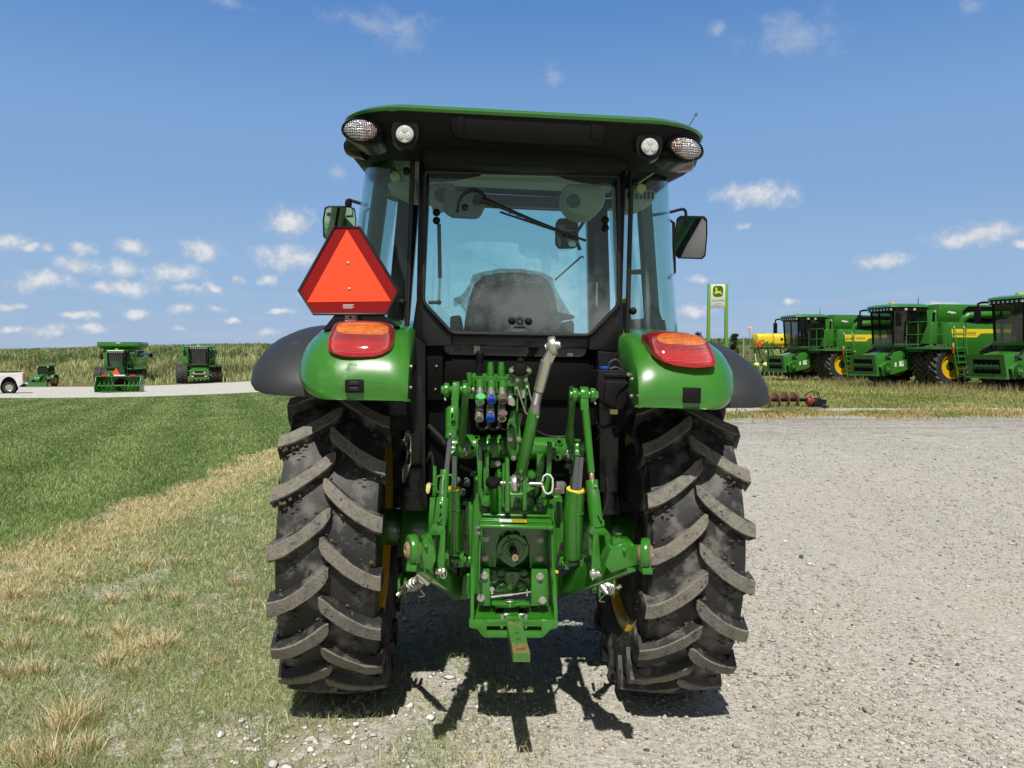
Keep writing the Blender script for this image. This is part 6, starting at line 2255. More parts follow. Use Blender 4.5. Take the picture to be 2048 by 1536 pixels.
mb.tube([L(1085, 962, -0.575), L(1087, 953, -0.58), L(1093, 948.5, -0.58), L(1100, 950, -0.58), L(1105, 957, -0.58), L(1106, 970, -0.58), L(1104, 983, -0.58), L(1097, 988, -0.58), L(1091, 986, -0.58), L(1087, 979, -0.58), L(1085.5, 972, -0.575)], 0.0042, 8, LABEL)
mb.cyl(L(1084, 961, -0.565), L(1084, 974, -0.565), 0.007, n=10)
mb.cyl(L(1007, 962, -0.57), L(1007, 985, -0.575), 0.0025, n=6)
mb.build('hitch_pin', ZINC, brk)
mb = MB()
mb.loft_circ([(L(1042, 944, -0.60), 0.021), (L(1044, 934, -0.61), 0.0245), (L(1068, 826, -0.70), 0.0245), (L(1069, 821, -0.70), 0.023)], 20)
for (x, y) in ((1074, 833), (1041, 942)):
    c = L(x, y, -0.73 if y < 900 else -0.63)
    mb.cyl(c + Vector((0, 0.03, 0)), c + Vector((0.002, -0.004, 0)), 0.010, 0.007, 12)
tl = mb.build('top_link', HITCH, TR)
mb = MB()
mb.loft_circ([(L(1069, 824, -0.70), 0.0225), (L(1070, 816, -0.705), 0.0205), (L(1072, 806, -0.71), 0.0180), (L(1078, 780, -0.725), 0.0180)], 20, STEEL)
for i in range(14):
    t = i / 14
    c = L(1072, 806, -0.71) * (1 - t) + L(1078, 780, -0.725) * t
    mb.lathe([(0.0178, -0.001), (0.0190, 0), (0.0178, 0.001)], c, L(1078, 780, -0.725) - L(1072, 806, -0.71), 18, STEEL)
mb.loft_circ([(L(1078, 781, -0.725), 0.0215), (L(1093, 722, -0.76), 0.0235)], 20, ZINC)
bar2(mb, L(1092, 726, -0.755), L(1105, 700, -0.775), 0.036, 0.030, ZINC)
mb.cyl(L(1074.5, 833, -0.735), L(1075, 834, -0.75), 0.004, n=8, m=ZINC)
mb.build('link_screw', parent=tl, sharp=30)
mb = MB()
c = L(1106, 692, -0.775)
mb.lathe([(0.020, -0.013), (0.036, -0.013), (0.038, -0.009), (0.038, 0.009), (0.036, 0.013), (0.020, 0.013)], c, (1, -0.25, 0.22), 32, ZINC, closed=True)
mb.lathe([(0.011, -0.025), (0.016, -0.025), (0.022, 0), (0.016, 0.025), (0.011, 0.025)], c, (1, -0.25, 0.22), 22, STEEL, closed=True)
mb.cyl(c - Vector((0.028, -0.007, 0.006)), c + Vector((0.028, -0.007, 0.006)), 0.012, n=6, m=ZINC)
c2 = L(1031, 968, -0.565)
mb.lathe([(0.016, -0.012), (0.038, -0.012), (0.040, -0.008), (0.040, 0.008), (0.038, 0.012), (0.016, 0.012)], c2, (1, -0.3, 0.12), 32, ZINC, closed=True)
mb.lathe([(0.008, -0.022), (0.014, -0.022), (0.021, 0), (0.014, 0.022), (0.008, 0.022)], c2, (1, -0.1, 0.05), 22, STEEL, closed=True)
bar2(mb, c2 + Vector((0.006, 0, 0.03)), L(1041, 944, -0.60), 0.024, 0.03, ZINC)
mb.build('link_end', parent=tl)
# oil filler
mb = MB()
mb.cyl(L(990, 1040, -0.50), L(989, 998, -0.56), 0.016, n=18, m=HITCH)
mb.cyl(L(989, 1000, -0.555), L(987, 972, -0.60), 0.0185, n=20, m=HITCH)
f_ = mb.build('oil_filler', parent=TR)
mb = MB()
c = L(985, 964, -0.61)
mb.lathe([(0.026, -0.014), (0.0285, -0.010), (0.0285, 0.006), (0.0265, 0.009), (0.0003, 0.010)], c, (0, -0.42, 1), 32, BLACKP)
mb.build('filler_cap', parent=f_)

# ---- remote valves --------------------------------------------------------------------
yv = -0.50
mb = MB()
mb.prism(LP([(940, 752), (948, 746), (1022, 750), (1026, 758), (1026, 790), (1020, 800), (936, 797), (934, 770)], yv), (0, 0.10, 0))
for x in (957, 980, 1003):
    mb.prism(LP([(x - 9, 752), (x + 11, 753), (x + 10, 764), (x - 8, 763)], yv - 0.03), (0, 0.05, 0))
    mb.cyl(L(x + 3, 768, yv - 0.03), L(x + 3, 779, yv - 0.065), 0.0185, 0.0165, 16)
mb.cyl(L(940, 772, yv - 0.01), L(938, 745, yv - 0.01), 0.012, 0.011, 14)
mb.tube(smooth_path(LP([(945, 764), (947, 756), (951, 754), (1015, 756), (1016, 750)], yv - 0.045), 4), 0.0028, 6)
mb.box(L(1020, 760, yv - 0.02), (0.03, 0.04, 0.05))
for x in (981, 1002.5):
    mb.loft_circ([(L(x, 755, yv - 0.01), 0.0165), (L(x, 742, yv - 0.01), 0.0155), (L(x, 739, yv - 0.01), 0.0145), (L(x, 733, yv - 0.01), 0.0140), (L(x, 730, yv - 0.01), 0.0118), (L(x, 724, yv - 0.01), 0.0115)], 18)
    mb.lathe([(0.0145, -0.002), (0.0165, 0), (0.0145, 0.002)], L(x, 739, yv - 0.01), (0, 0, 1), 18)
mb.prism(LP([(1013, 770), (1026, 770), (1026, 800), (1014, 805)], yv - 0.02), (0, 0.1, 0))
valve = mb.build('remote_valve', HITCH, TR, bevel=0.002)
mb = MB()
mb.loft_circ([(L(958, 745, yv), 0.0165), (L(959, 725, yv), 0.0165), (L(959.5, 724, yv), 0.0175), (L(960, 708, yv - 0.01), 0.0185), (L(959.5, 704, yv - 0.012), 0.0165)], 20)
mb.lathe([(0.0165, 0), (0.013, 0.004), (0.0003, 0.005)], L(959.5, 704, yv - 0.012), (0, -0.25, 1), 20)
mb.build('breather_cap', BLACKP, valve)
def coupler(x, y, x2, y2, cap, lid=None):
    mb = MB()
    a, b = L(x, y, yv - 0.06), L(x2, y2, yv - 0.12)
    d = (b - a).normalized()
    ln = (b - a).length
    mb.lathe([(0.0145, 0.0), (0.0145, ln * 0.25), (0.0165, ln * 0.27), (0.0165, ln * 0.45), (0.0150, ln * 0.47), (0.0150, ln * 0.6), (0.0172, ln * 0.62), (0.0178, ln), (0.0135, ln), (0.0125, ln - 0.012), (0.008, ln - 0.012), (0.006, ln - 0.008), (0.0002, ln - 0.007)], a, d, 24, ZINC)
    mb.lathe([(0.0168, ln * 0.8), (0.0182, ln * 0.82), (0.0182, ln * 0.9), (0.0168, ln * 0.92)], a, d, 24, STEEL)
    o = mb.build('coupler', parent=valve, sharp=30)
    mb = MB()
    if cap:
        mb.lathe([(0.0185, ln - 0.006), (0.0195, ln), (0.0195, ln + 0.004), (0.017, ln + 0.006), (0.0165, ln + 0.004), (0.0003, ln + 0.004)], a, d, 26, cap)
        mb.box(b + Vector((0, 0.0, 0.020)), (0.016, 0.012, 0.014), None, cap)
        for k in range(3):
            mb.box(b + d * 0.0055 + Vector((0, 0, 0.006 - 0.006 * k)), (0.016, 0.0015, 0.0016), None, cap)
    if lid:
        c = b + Vector((0.002, -0.012, 0.022))
        mb.lathe([(0.0003, 0), (0.0185, 0.0), (0.0195, 0.003), (0.0185, 0.006), (0.0003, 0.006)], c, (0, -0.55, 0.9), 26, lid)
        mb.lathe([(0.0180, ln - 0.01), (0.0192, ln - 0.008), (0.0192, ln - 0.003), (0.0180, ln - 0.001)], a, d, 24, lid)
    if cap or lid: mb.build('dust_cap', parent=o, sharp=30)
coupler(960, 778, 960, 805, None, MINTP)
coupler(982, 778, 983, 802, BLUEP)
coupler(1004, 778, 1005.6, 802, BROWNP)
coupler(959, 812, 958.5, 838, None)
coupler(981, 812, 981, 838, BLUEP)
coupler(1003, 812, 1004, 838, None, BROWNP)
mb = MB()
mb.prism(LP([(1015, 795), (1022, 791), (1030, 800), (1031, 810), (1026, 813), (1016, 809)], yv - 0.10), (0, 0.05, 0))
mb.cyl(L(946, 779, yv - 0.05), L(946, 779, yv - 0.07), 0.008, n=12)
mb.build('valve_block', ZINC, valve, bevel=0.003)
mb = MB()
for x in (957, 979, 1001):
    mb.tube(smooth_path(LP([(x - 2, 838), (x - 2, 852), (x + 6, 858), (x + 16, 856), (x + 24, 850)], yv + 0.0), 5), 0.006, 8)
mb.tube(smooth_path(LP([(856, 850), (868, 862), (882, 876), (890, 888)], -0.40), 5), 0.011, 8)
mb.tube(smooth_path(LP([(852, 925), (862, 905), (868, 940), (872, 960)], -0.38), 5), 0.007, 8)
mb.tube(smooth_path(LP([(945, 935), (985, 943), (1010, 945), (1055, 943), (1080, 946), (1125, 950)], -0.36), 5), 0.008, 8)
mb.tube(smooth_path(LP([(920, 930), (935, 938), (955, 940)], -0.36), 5), 0.011, 8)
mb.tube(smooth_path(LP([(1213, 955), (1216, 985), (1213, 1010), (1205, 1032)], -0.5), 6), 0.0055, 8)
mb.tube(smooth_path(LP([(1125, 1085), (1120, 1105), (1114, 1130), (1112, 1150)], -0.62), 5), 0.0065, 8)
mb.tube(smooth_path(LP([(1192, 880), (1205, 862), (1225, 835), (1232, 824)], -0.46), 5), 0.003, 6)
mb.tube(smooth_path(LP([(1196, 850), (1205, 858), (1235, 850), (1254, 835), (1258, 820), (1256, 806)], -0.5), 5), 0.0055, 8)
mb.tube(smooth_path(LP([(1074, 862), (1090, 870), (1105, 873), (1130, 873)], -0.36), 5), 0.004, 6)
mb.build('hydraulic_hose', HOSE, valve)
mb = MB()
mb.box(L(1112, 1143, -0.63), (0.018, 0.012, 0.010), (0, 0.3, 0))
mb.build('hose_tie', YPLASTIC, valve)
mb = MB()
for (x, y, w_) in ((912, 960, .03), (935, 965, .02), (1135, 930, .03), (1142, 940, .02), (945, 945, .02), (1125, 970, .025), (926, 985, .02)):
    mb.box(L(x, y, -0.38), (w_, 0.03, 0.025), (0.3, 0.4, 0.2))
mb.box(L(1120, 975, -0.50), (0.035, 0.03, 0.05), None, STEEL)
mb.box(L(1115, 982, -0.52), (0.025, 0.02, 0.025), None, BROWNP)
for (x, y) in ((1099, 1005), (905, 965), (932, 958)):
    mb.cyl(L(x, y, -0.40), L(x + 4, y + 4, -0.43), 0.009, n=10, m=LABEL if x > 1000 else ZINC)
mb.build('wiring_connector', GREYT, valve, bevel=0.002)

# ---- trailer socket -------------------------------------------------------------------
mb = MB()
mb.prism(LP([(1017, 738), (1024, 733), (1056, 733), (1064, 739), (1063, 746), (1056, 752), (1055, 762), (1059, 770), (1058, 790), (1045, 792), (1028, 790), (1028, 770), (1030, 760), (1026, 752), (1018, 746)], -0.55), (0, 0.02, 0), HITCH)
mb.prism(LP([(1034, 770), (1038, 770), (1036, 822), (1032, 825)], -0.54), (0, 0.05, 0), HITCH)
mb.prism(LP([(1050, 770), (1054, 770), (1052, 825), (1047, 822)], -0.54), (0, 0.05, 0), HITCH)
sk = mb.build('trailer_socket', parent=TR, bevel=0.002)
mb = MB()
mb.prism(LP([(1022, 743), (1029, 730), (1031, 727), (1050, 727), (1053, 731), (1059, 742), (1058, 746), (1050, 750), (1045, 752), (1035, 752), (1030, 750), (1023, 747)], -0.562), (0, 0.012, 0))
mb.cyl(L(1041, 740, -0.575), L(1041, 738, -0.545), 0.023, n=22)
mb.cyl(L(1041, 725, -0.575), L(1041, 722, -0.55), 0.016, n=22)
mb.prism(LP([(1031, 727), (1051, 727), (1052, 745), (1047, 751), (1035, 751), (1030, 745)], -0.59), (0, 0.03, 0))
mb.build('socket_cover', BLACKP, sk, bevel=0.003)
mb = MB()
for (x, y) in ((1023, 741), (1057, 741)):
    mb.hexbolt(L(x, y, -0.565), (0, -1, 0), 0.0065, 0.008)
for (x, y) in ((1034, 760), (1051, 760)):
    mb.hexbolt(L(x, y, -0.552), (0, -1, 0), 0.007, 0.008)
mb.tube(smooth_path(LP([(1031, 778), (1034, 775), (1038, 785), (1050, 822), (1055, 828), (1058, 828)], -0.56), 4), 0.004, 8)
mb.tube(smooth_path(LP([(1052, 775), (1056, 774), (1060, 790), (1066, 810)], -0.56), 4), 0.004, 8)
mb.prism(LP([(1044, 782), (1050, 780), (1050, 795), (1044, 797)], -0.57), (0, 0.01, 0))
mb.build('socket_bolt', ZINC, sk)

# ---- washer bottle ---------------------------------------------------------------------
mb = MB()
yb = -0.66
mb.prism(LP([(1197, 742), (1206, 740), (1252, 741), (1262, 747), (1263, 770), (1262, 800), (1252, 806), (1247, 820), (1228, 818), (1208, 806), (1196, 798), (1193, 770)], yb), (0, 0.14, 0))
mb.prism(LP([(1212, 764), (1218, 762), (1258, 763), (1258, 768), (1238, 785), (1234, 795), (1232, 817), (1210, 805), (1207, 790)], yb - 0.010), (0, 0.03, 0))
mb.prism(LP([(1208, 746), (1254, 747), (1256, 756), (1208, 755)], yb - 0.006), (0, 0.03, 0))
bo = mb.build('washer_bottle', BLACKP, TR, bevel=0.006, seg=3)
mb = MB()
mb.cyl(L(1209.5, 739, yb + 0.05), L(1209.5, 732.5, yb + 0.05), 0.0205, n=22)
mb.build('bottle_cap', BLUEP, bo, bevel=0.002)
mb = MB()
mb.tube(smooth_path(LP([(1218, 736), (1219, 726), (1229, 720), (1237, 723), (1244, 738)], yb + 0.06), 5), 0.0065, 8)
mb.tube(smooth_path(LP([(1220, 738), (1232, 735), (1245, 742)], yb + 0.03), 5), 0.006, 8)
mb.build('bottle_hose', HOSE, bo)
mb = MB()
for (x, y) in ((1257, 749), (1264, 790)):
    mb.hexbolt(L(x, y, yb - 0.012), (0, -1, 0), 0.006, 0.008, ZINC)
mb.box(L(1227, 823, yb + 0.05), (0.03, 0.03, 0.02), None, CREAMY)
mb.build('bottle_bolt', parent=bo)

# ================================================================ parked machines and signs
def ftyre(mb, c, R0, half, rimr, nl=22, lug=0.06, m=None, top=None):
    """far tractor tyre with tread bars, axle along x, centre c"""
    c = V3(c)
    Rc = R0 - lug
    prof = [(rimr, -half * 0.7), (rimr + (Rc - rimr) * 0.5, -half), (Rc - 0.06, -half * 0.96), (Rc, -half * 0.8), (Rc, half * 0.8), (Rc - 0.06, half * 0.96), (rimr + (Rc - rimr) * 0.5, half), (rimr, half * 0.7)]
    mb.lathe(prof, c, (1, 0, 0), 40, m or FTYRE, closed=True)
    for row in (-1, 1):
        for i in range(nl):
            a0 = 2 * math.pi * (i + (0.5 if row > 0 else 0)) / nl
            V = []
            for t in (0.0, 0.55, 1.0):
                th = a0 + R(17) * (1 - (1 - t) ** 1.4)
                x = row * half * (-0.03 + 1.03 * t)
                for (dw, r) in ((-0.045, Rc - 0.03), (-0.032, R0 - 0.02 * t), (0.032, R0 - 0.02 * t), (0.045, Rc - 0.03)):
                    a = th + dw / R0
                    # bars point forward (front is +y): lean so that the V opens downwards in front
                    V.append((c.x + x, c.y + r * math.cos(a), c.z - r * math.sin(a)))
            F = []
            for k in (0, 4):
                for q in range(3):
                    F.append((k + q, k + q + 1, k + q + 5, k + q + 4))
            F += [(0, 1, 2, 3), (8, 9, 10, 11)]
            mb.add(V, F, top or m or FTYRE)


def frim(mb, c, rimr, half, side, m=None):
    mb.lathe([(rimr, -half * 0.7), (rimr * 0.92, -half * 0.6), (rimr * 0.8, 0.0), (rimr * 0.45, half * 0.12), (rimr * 0.42, half * 0.3), (rimr * 0.12, half * 0.3), (rimr * 0.12, half * 0.1), (rimr * 0.8, -0.04), (rimr * 0.92, half * 0.55), (rimr, half * 0.7), (rimr * 0.9, half * 0.66), (rimr * 0.86, half * 0.4)], c, (side, 0, 0), 32, m or YELLOW)


FARTOP = pm('far_tread', (0.10, 0.098, 0.092), 0.85, var=0.35, scale=5)
STRIPE = pm('yellow_stripe', (0.80, 0.62, 0.03), 0.4, var=0.02)
INK = pm('black_lettering', (0.012, 0.012, 0.012), 0.5, var=0.0)
DARKG = pm('dark_machine_green', (0.014, 0.062, 0.016), 0.5, var=0.3, scale=5)


def combine(label, loc, yaw, duals=True, tank='low', group='combine harvesters parked in the yard', brand=True, size=1.0):
    root = empty('combine_harvester', loc, (0, 0, yaw), size)
    tag(root, label, 'combine harvester', group)
    def B(mb, n, m=None, p=root, **k):
        if n.startswith('feeder'):
            mb.v = [(x, y if y < 0.6 else 0.6 + (y - 0.6) * 0.77, z) for x, y, z in mb.v]
        return mb.build(n, m, p, **k)
    FRD, RRD = 1.0, 0.72
    xs = ((1.30, 0.36), (2.05, 0.36)) if duals else ((1.62, 0.56),)
    for s in (-1, 1):
        for x, hw in xs:
            mb = MB(); ftyre(mb, (s * x, 0, FRD), FRD, hw, 0.54, 22, 0.06, FTYRE, FARTOP)
            t = B(mb, 'tyre', split=False)
            mb = MB(); frim(mb, (s * x, 0, FRD), 0.54, hw, s)
            B(mb, 'rim', p=t, split=False)
        mb = MB(); ftyre(mb, (s * 1.45, -3.9, RRD), RRD, 0.27, 0.36, 18, 0.05, FTYRE, FARTOP)
        t = B(mb, 'rear_tyre', split=False)
        mb = MB(); frim(mb, (s * 1.45, -3.9, RRD), 0.36, 0.27, s)
        B(mb, 'rear_rim', p=t, split=False)
    mb = MB()
    mb.cyl((-2.2, 0, 1.0), (2.2, 0, 1.0), 0.22, n=14)
    mb.box((0, -0.2, 1.15), (1.9, 1.2, 0.8))
    mb.cyl((-1.4, -3.9, .72), (1.4, -3.9, .72), 0.14, n=12)
    mb.box((0, -2.4, 1.0), (1.5, 3.4, 0.7))
    B(mb, 'chassis', DARKG, bevel=0.02, split=False)
    # side panels and tail
    mb = MB()
    mb.prism([(-1.62, -0.15, 1.95), (-1.62, -0.15, 2.98), (-1.62, -6.1, 2.98), (-1.62, -6.5, 2.2), (-1.62, -6.1, 1.25), (-1.62, -4.9, 1.25), (-1.62, -4.6, 1.62), (-1.62, -3.0, 1.62), (-1.62, -2.6, 1.25), (-1.62, -1.5, 1.25), (-1.62, -0.9, 1.95)], (3.24, 0, 0))
    body = B(mb, 'body', DGREEN, bevel=0.06, seg=2)
    mb = MB()
    for s in (-1, 1):
        mb.box((s * 1.624, -2.95, 2.1), (0.012, 0.03, 1.5), None, DARKG)
        mb.box((s * 1.626, -1.15, 1.60), (0.05, 0.30, 0.20), None, AMBERD)
        mb.box((s * 1.63, -1.15, 1.73), (0.05, 0.30, 0.06), None, YPLASTIC)
        mb.box((s * 1.626, -3.9, 1.75), (0.05, 0.30, 0.20), None, AMBERD)
    B(mb, 'marker_light', p=body)
    # grain tank
    zt = 3.80
    mb = MB()
    sec = lambda z, x, y0, y1: [(-x, y0, z), (x, y0, z), (x, y1, z), (-x, y1, z)]
    mb.loft([sec(2.97, 1.45, -4.4, 0.05), sec(3.3, 1.56, -4.5, 0.10), sec(zt, 1.56, -4.5, 0.10)], DGREEN)
    tank_o = B(mb, 'grain_tank', bevel=0.03)
    if tank == 'tall':
        mb = MB()
        mb.loft([sec(zt + 0.02, 1.50, -4.2, 0.0), sec(zt + 0.42, 2.05, -4.6, 0.55), sec(zt + 0.86, 2.05, -4.6, 0.55)], DGREEN)
        mb.box((0, 0.56, zt + 0.74), (0.46, 0.03, 0.12), None, LABEL)
        B(mb, 'tank_extension', p=tank_o, bevel=0.02)
    # unloading tube folded back along the left side, with its dark recess
    mb = MB()
    mb.prism([(-1.567, -1.2, 3.05), (-1.567, -1.2, 3.50), (-1.567, -1.5, 3.72), (-1.567, -4.4, 3.72), (-1.567, -4.4, 3.05)], (0.02, 0, 0))
    B(mb, 'tube_recess', DARK, tank_o)
    mb = MB()
    mb.tube([(-1.45, -1.25, 2.95), (-1.52, -1.28, 3.15), (-1.60, -1.45, 3.28), (-1.68, -1.9, 3.32), (-1.70, -7.2, 3.42)], 0.17, 16, DGREEN)
    mb.lathe([(0.185, -0.03), (0.185, 0.03)], (-1.69, -2.4, 3.325), (0, 1, 0), 16)
    mb.tube([(-1.70, -7.2, 3.36), (-1.71, -7.5, 3.3), (-1.71, -7.7, 3.1)], 0.22, 12, DARK)
    B(mb, 'unloading_tube', DGREEN, tank_o)
    # leaping animal badge on the tank
    mb = MB()
    for x in (-1.5655,):
        pts = [(-0.35, 3.42), (-0.48, 3.50), (-0.55, 3.47), (-0.72, 3.46), (-0.86, 3.40), (-0.80, 3.38), (-0.66, 3.40), (-0.62, 3.34), (-0.56, 3.40), (-0.46, 3.41)]
        mb.prism([(x, y, z) for y, z in pts], (-0.006, 0, 0))
    B(mb, 'white_badge', LABEL, tank_o)
    # stripe and lettering
    for s in (-1, 1):
        mb = MB()
        st = [(-0.55, 2.68), (-0.62, 2.30), (-1.95, 2.30), (-2.15, 2.48), (-6.0, 2.58), (-6.0, 2.70)]
        mb.prism([(s * 1.623, y, z) for y, z in st], (s * 0.006, 0, 0), STRIPE)
        so = B(mb, 'side_stripe', p=body, bevel=0)
        if s < 0 and brand:
            vs, fs = text_geo('JOHN DEERE', 0.22)
            mb = MB()
            mb.add([(-1.632, -1.28 - vx, 2.46 + vy) for vx, vy, _ in vs], fs)
            B(mb, 'lettering', INK, so, smooth=False, split=False)
    # cab
    mb = MB()
    zc0, zc1 = 1.95, 3.52
    out = [(-0.92, 0.15), (-0.95, 1.15), (-0.72, 1.75), (0.72, 1.75), (0.95, 1.15), (0.92, 0.15)]
    lo = [(x * 0.93, y * 0.97, zc0) for x, y in out]
    hi = [(x, y * 1.03, zc1) for x, y in out]
    mb.loft([lo, hi], DIMGL)
    cab = B(mb, 'cab_glass', sharp=20)
    mb = MB()
    mb.box((0, 0.55, 2.35), (0.56, 0.5, 0.16)); mb.box((0, 0.32, 2.75), (0.54, 0.16, 0.75)); mb.box((0, 0.32, 3.18), (0.28, 0.12, 0.18)); mb.box((0, 0.55, 2.1), (0.4, 0.4, 0.4)); mb.box((0.45, 0.7, 2.45), (0.22, 0.7, 0.3))
    B(mb, 'operator_seat', GREYT, cab, bevel=0.03, split=False)
    mb = MB()
    mb.tube([(0, 1.55, 1.98), (0, 1.35, 2.45)], 0.07, 8); mb.tube([(0.2 * math.cos(a), 1.28 + 0.1 * math.sin(a), 2.52 + 0.16 * math.sin(a)) for a in [2 * math.pi * i / 18 for i in range(18)]], 0.025, 6, closed=True); mb.box((0, 1.3, 2.49), (0.3, 0.04, 0.04))
    B(mb, 'steering_column', GREYT, cab, split=False)
    mb = MB()
    mb.prism([(x, y, 1.97) for x, y in out], (0, 0, 0.04)); mb.prism([(x * .99, y, zc1 - 0.06) for x, y in out], (0, 0, 0.04)); mb.box((0, 0.16, 2.4), (1.7, 0.04, 0.8))
    B(mb, 'cab_lining', GREYT, cab, split=False)
    mb = MB()
    for i in range(6):
        mb.tube([lo[i], hi[i]], 0.05, 8, BLACKP)
    mb.tube(lo, 0.05, 8, DGREEN, closed=True)
    B(mb, 'cab_pillar', p=cab)
    mb = MB()
    mb.loft([[(x * 1.08, y * 1.11, z) for x, y in out] for z in (zc1 - 0.02, zc1 + 0.16)], BLACKP)
    for i in range(8):
        x = -0.74 + i * 0.21
        mb.box((x, 1.93, zc1 + 0.06), (0.10, 0.06, 0.09), None, LEDW)
    for s in (-1, 1):
        mb.box((s * 1.0, 1.35, zc1 + 0.06), (0.05, 0.12, 0.10), None, LEDW)
        mb.box((s * 1.0, 0.9, zc1 + 0.06), (0.05, 0.12, 0.10), None, LEDW)
    rf = B(mb, 'light_bar', p=cab, split=False)
    mb = MB()
    mb.loft([[(x * 1.12, y * 1.16 - 0.02, zc1 + 0.165) for x, y in out], [(x * 1.09, y * 1.13 - 0.01, zc1 + 0.25) for x, y in out], [(x * 0.8, y * 0.9 + 0.06, zc1 + 0.33) for x, y in out]], DGREEN)
    B(mb, 'cab_roof', p=cab)
    mb = MB()
    mb.loft([[(0.17 * math.cos(t), 1.25 + 0.14 * math.sin(t), z) for t in [2 * math.pi * i / 14 for i in range(14)]] for z in (zc1 + 0.32, zc1 + 0.42)], YPLASTIC)
    B(mb, 'receiver_dome', p=cab)
    mb = MB()
    for x, y, h in ((-0.3, 0.1, 0.45), (-0.55, 0.3, 0.35)):
        mb.cyl((x, y, zc1 + 0.25), (x, y, zc1 + 0.25 + h), 0.012, 0.006, 6, BLACKP)
    B(mb, 'antenna', p=cab)
    # seat and column behind the glass front, corner guards
    mb = MB()
    mb.loft([[(-1.02, 0.05, 1.95), (1.02, 0.05, 1.95), (1.02, 0.2, 1.95), (-1.02, 0.2, 1.95)], [(-1.2, 0.0, 3.5), (1.2, 0.0, 3.5), (1.2, 0.2, 3.5), (-1.2, 0.2, 3.5)]])
    for s in (-1, 1):
        mb.prism([(s * 0.98, 0.55, 2.0), (s * 1.42, 0.10, 2.0), (s * 1.46, 0.10, 3.55), (s * 1.12, 0.35, 3.55), (s * 1.18, 0.35, 2.9)], (0, -0.12, 0))
    cs = B(mb, 'cab_shroud', DGREEN, bevel=0.02, split=False)
    mb = MB()
    mb.box((-1.28, 0.17, 3.2), (0.24, 0.06, 0.42), None, DARK)
    mb.box((-1.06, 0.20, 3.48), (0.12, 0.06, 0.10), None, LEDW)
    mb.box((-1.40, 0.17, 3.48), (0.10, 0.06, 0.10), None, LEDW)
    B(mb, 'shroud_vent', p=cs)
    # front sill below the glass
    mb = MB()
    mb.loft([[(-0.95, 1.0, 1.86), (-0.7, 1.72, 1.86), (0.7, 1.72, 1.86), (0.95, 1.0, 1.86)], [(-1.0, 1.0, 1.98), (-0.74, 1.80, 1.98), (0.74, 1.80, 1.98), (1.0, 1.0, 1.98)]], DGREEN)
    mb.box((0, 0.6, 1.78), (2.2, 1.1, 0.18), None, DARKG)
    B(mb, 'cab_sill', split=False)
    # mirrors on long arms
    for s in (-1, 1):
        mb = MB()
        mb.tube([(s * 0.75, 1.75, zc1 + 0.1), (s * 1.15, 1.95, zc1 + 0.1), (s * 1.28, 1.98, zc1 + 0.06), (s * 1.30, 1.98, zc1 - 0.1)], 0.045, 8)
        mb.loft([[(s * 1.30 + p[0], 1.98 + d, zc1 - 0.42 + p[1]) for p in rrect(0.24, 0.62, 0.07)] for d in (-0.06, 0.06)])
        B(mb, 'mirror', BLACKP, split=False)
    # feeder house
    mb = MB()
    mb.loft([[(-0.72, 0.6, 1.15), (0.72, 0.6, 1.15), (0.72, 0.6, 1.85), (-0.72, 0.6, 1.85)], [(-0.72, 3.1, 0.62), (0.72, 3.1, 0.62), (0.72, 3.25, 1.42), (-0.72, 3.25, 1.42)]], DGREEN)
    fh = B(mb, 'feeder_house', bevel=0.03)
    mb = MB()
    fr = lambda x, z: (x, 3.20 + (z - 0.6) * 0.18, z)
    mb.annulus([fr(-0.92, 0.55), fr(0.92, 0.55), fr(0.86, 1.50), fr(-0.86, 1.50)], [fr(-0.66, 0.74), fr(0.66, 0.74), fr(0.64, 1.30), fr(-0.64, 1.30)], (0, 0.14, 0), DGREEN)
    mb.box((0, 3.36, 0.58), (1.9, 0.16, 0.08), None, DGREEN)
    mb.box((0, 3.42, 1.40), (1.7, 0.08, 0.12), None, GREYT)
    for s in (-1, 1):
        mb.box((s * 0.74, 3.34, 1.05), (0.16, 0.06, 0.6), None, GREYT)
    B(mb, 'feeder_frame', p=fh, split=False)
    mb = MB()
    mb.prism([fr(-0.68, 0.72), fr(0.68, 0.72), fr(0.66, 1.32), fr(-0.66, 1.32)], (0, 0.03, 0), DARK)
    mb.cyl((-0.6, 3.36, 1.0), (0.6, 3.36, 1.0), 0.10, n=14, m=DARKG if brand else RUST)
    for i in range(5):
        mb.lathe([(0.135, -0.02), (0.135, 0.02)], (-0.5 + i * 0.25, 3.36, 1.0), (1, 0, 0), 14, STEEL if not brand else DARKG)
    if not brand:
        for s in (-1, 1):
            mb.box((s * 0.5, 3.39, 1.20), (0.22, 0.03, 0.08), None, LABEL)
            mb.box((s * 0.60, 3.39, 0.80), (0.2, 0.03, 0.09), None, LABEL)
    B(mb, 'feeder_drum', p=fh, split=False)
    # drive on the left side of the feeder
    mb = MB()
    mb.prism([(-0.73, 2.9, 0.55), (-0.73, 3.15, 0.95), (-0.73, 2.6, 1.25), (-0.73, 1.3, 1.30), (-0.73, 1.05, 0.95), (-0.73, 1.5, 0.78), (-0.73, 2.4, 0.62)], (-0.22, 0, 0), DGREEN)
    mb.cyl((-0.94, 2.72, 0.86), (-1.0, 2.72, 0.86), 0.26, n=20, m=DARKG)
    mb.cyl((-1.0, 2.72, 0.86), (-1.06, 2.72, 0.86), 0.16, n=18, m=DGREEN)
    mb.cyl((-1.06, 2.72, 0.86), (-1.12, 2.72, 0.86), 0.05, n=10, m=ZINC)
    mb.box((-0.955, 1.75, 1.10), (0.02, 0.30, 0.24), None, LABEL)
    mb.box((-0.955, 2.15, 1.06), (0.02, 0.12, 0.20), None, LABEL)
    mb.box((-0.958, 1.68, 1.15), (0.02, 0.10, 0.08), None, REDP)
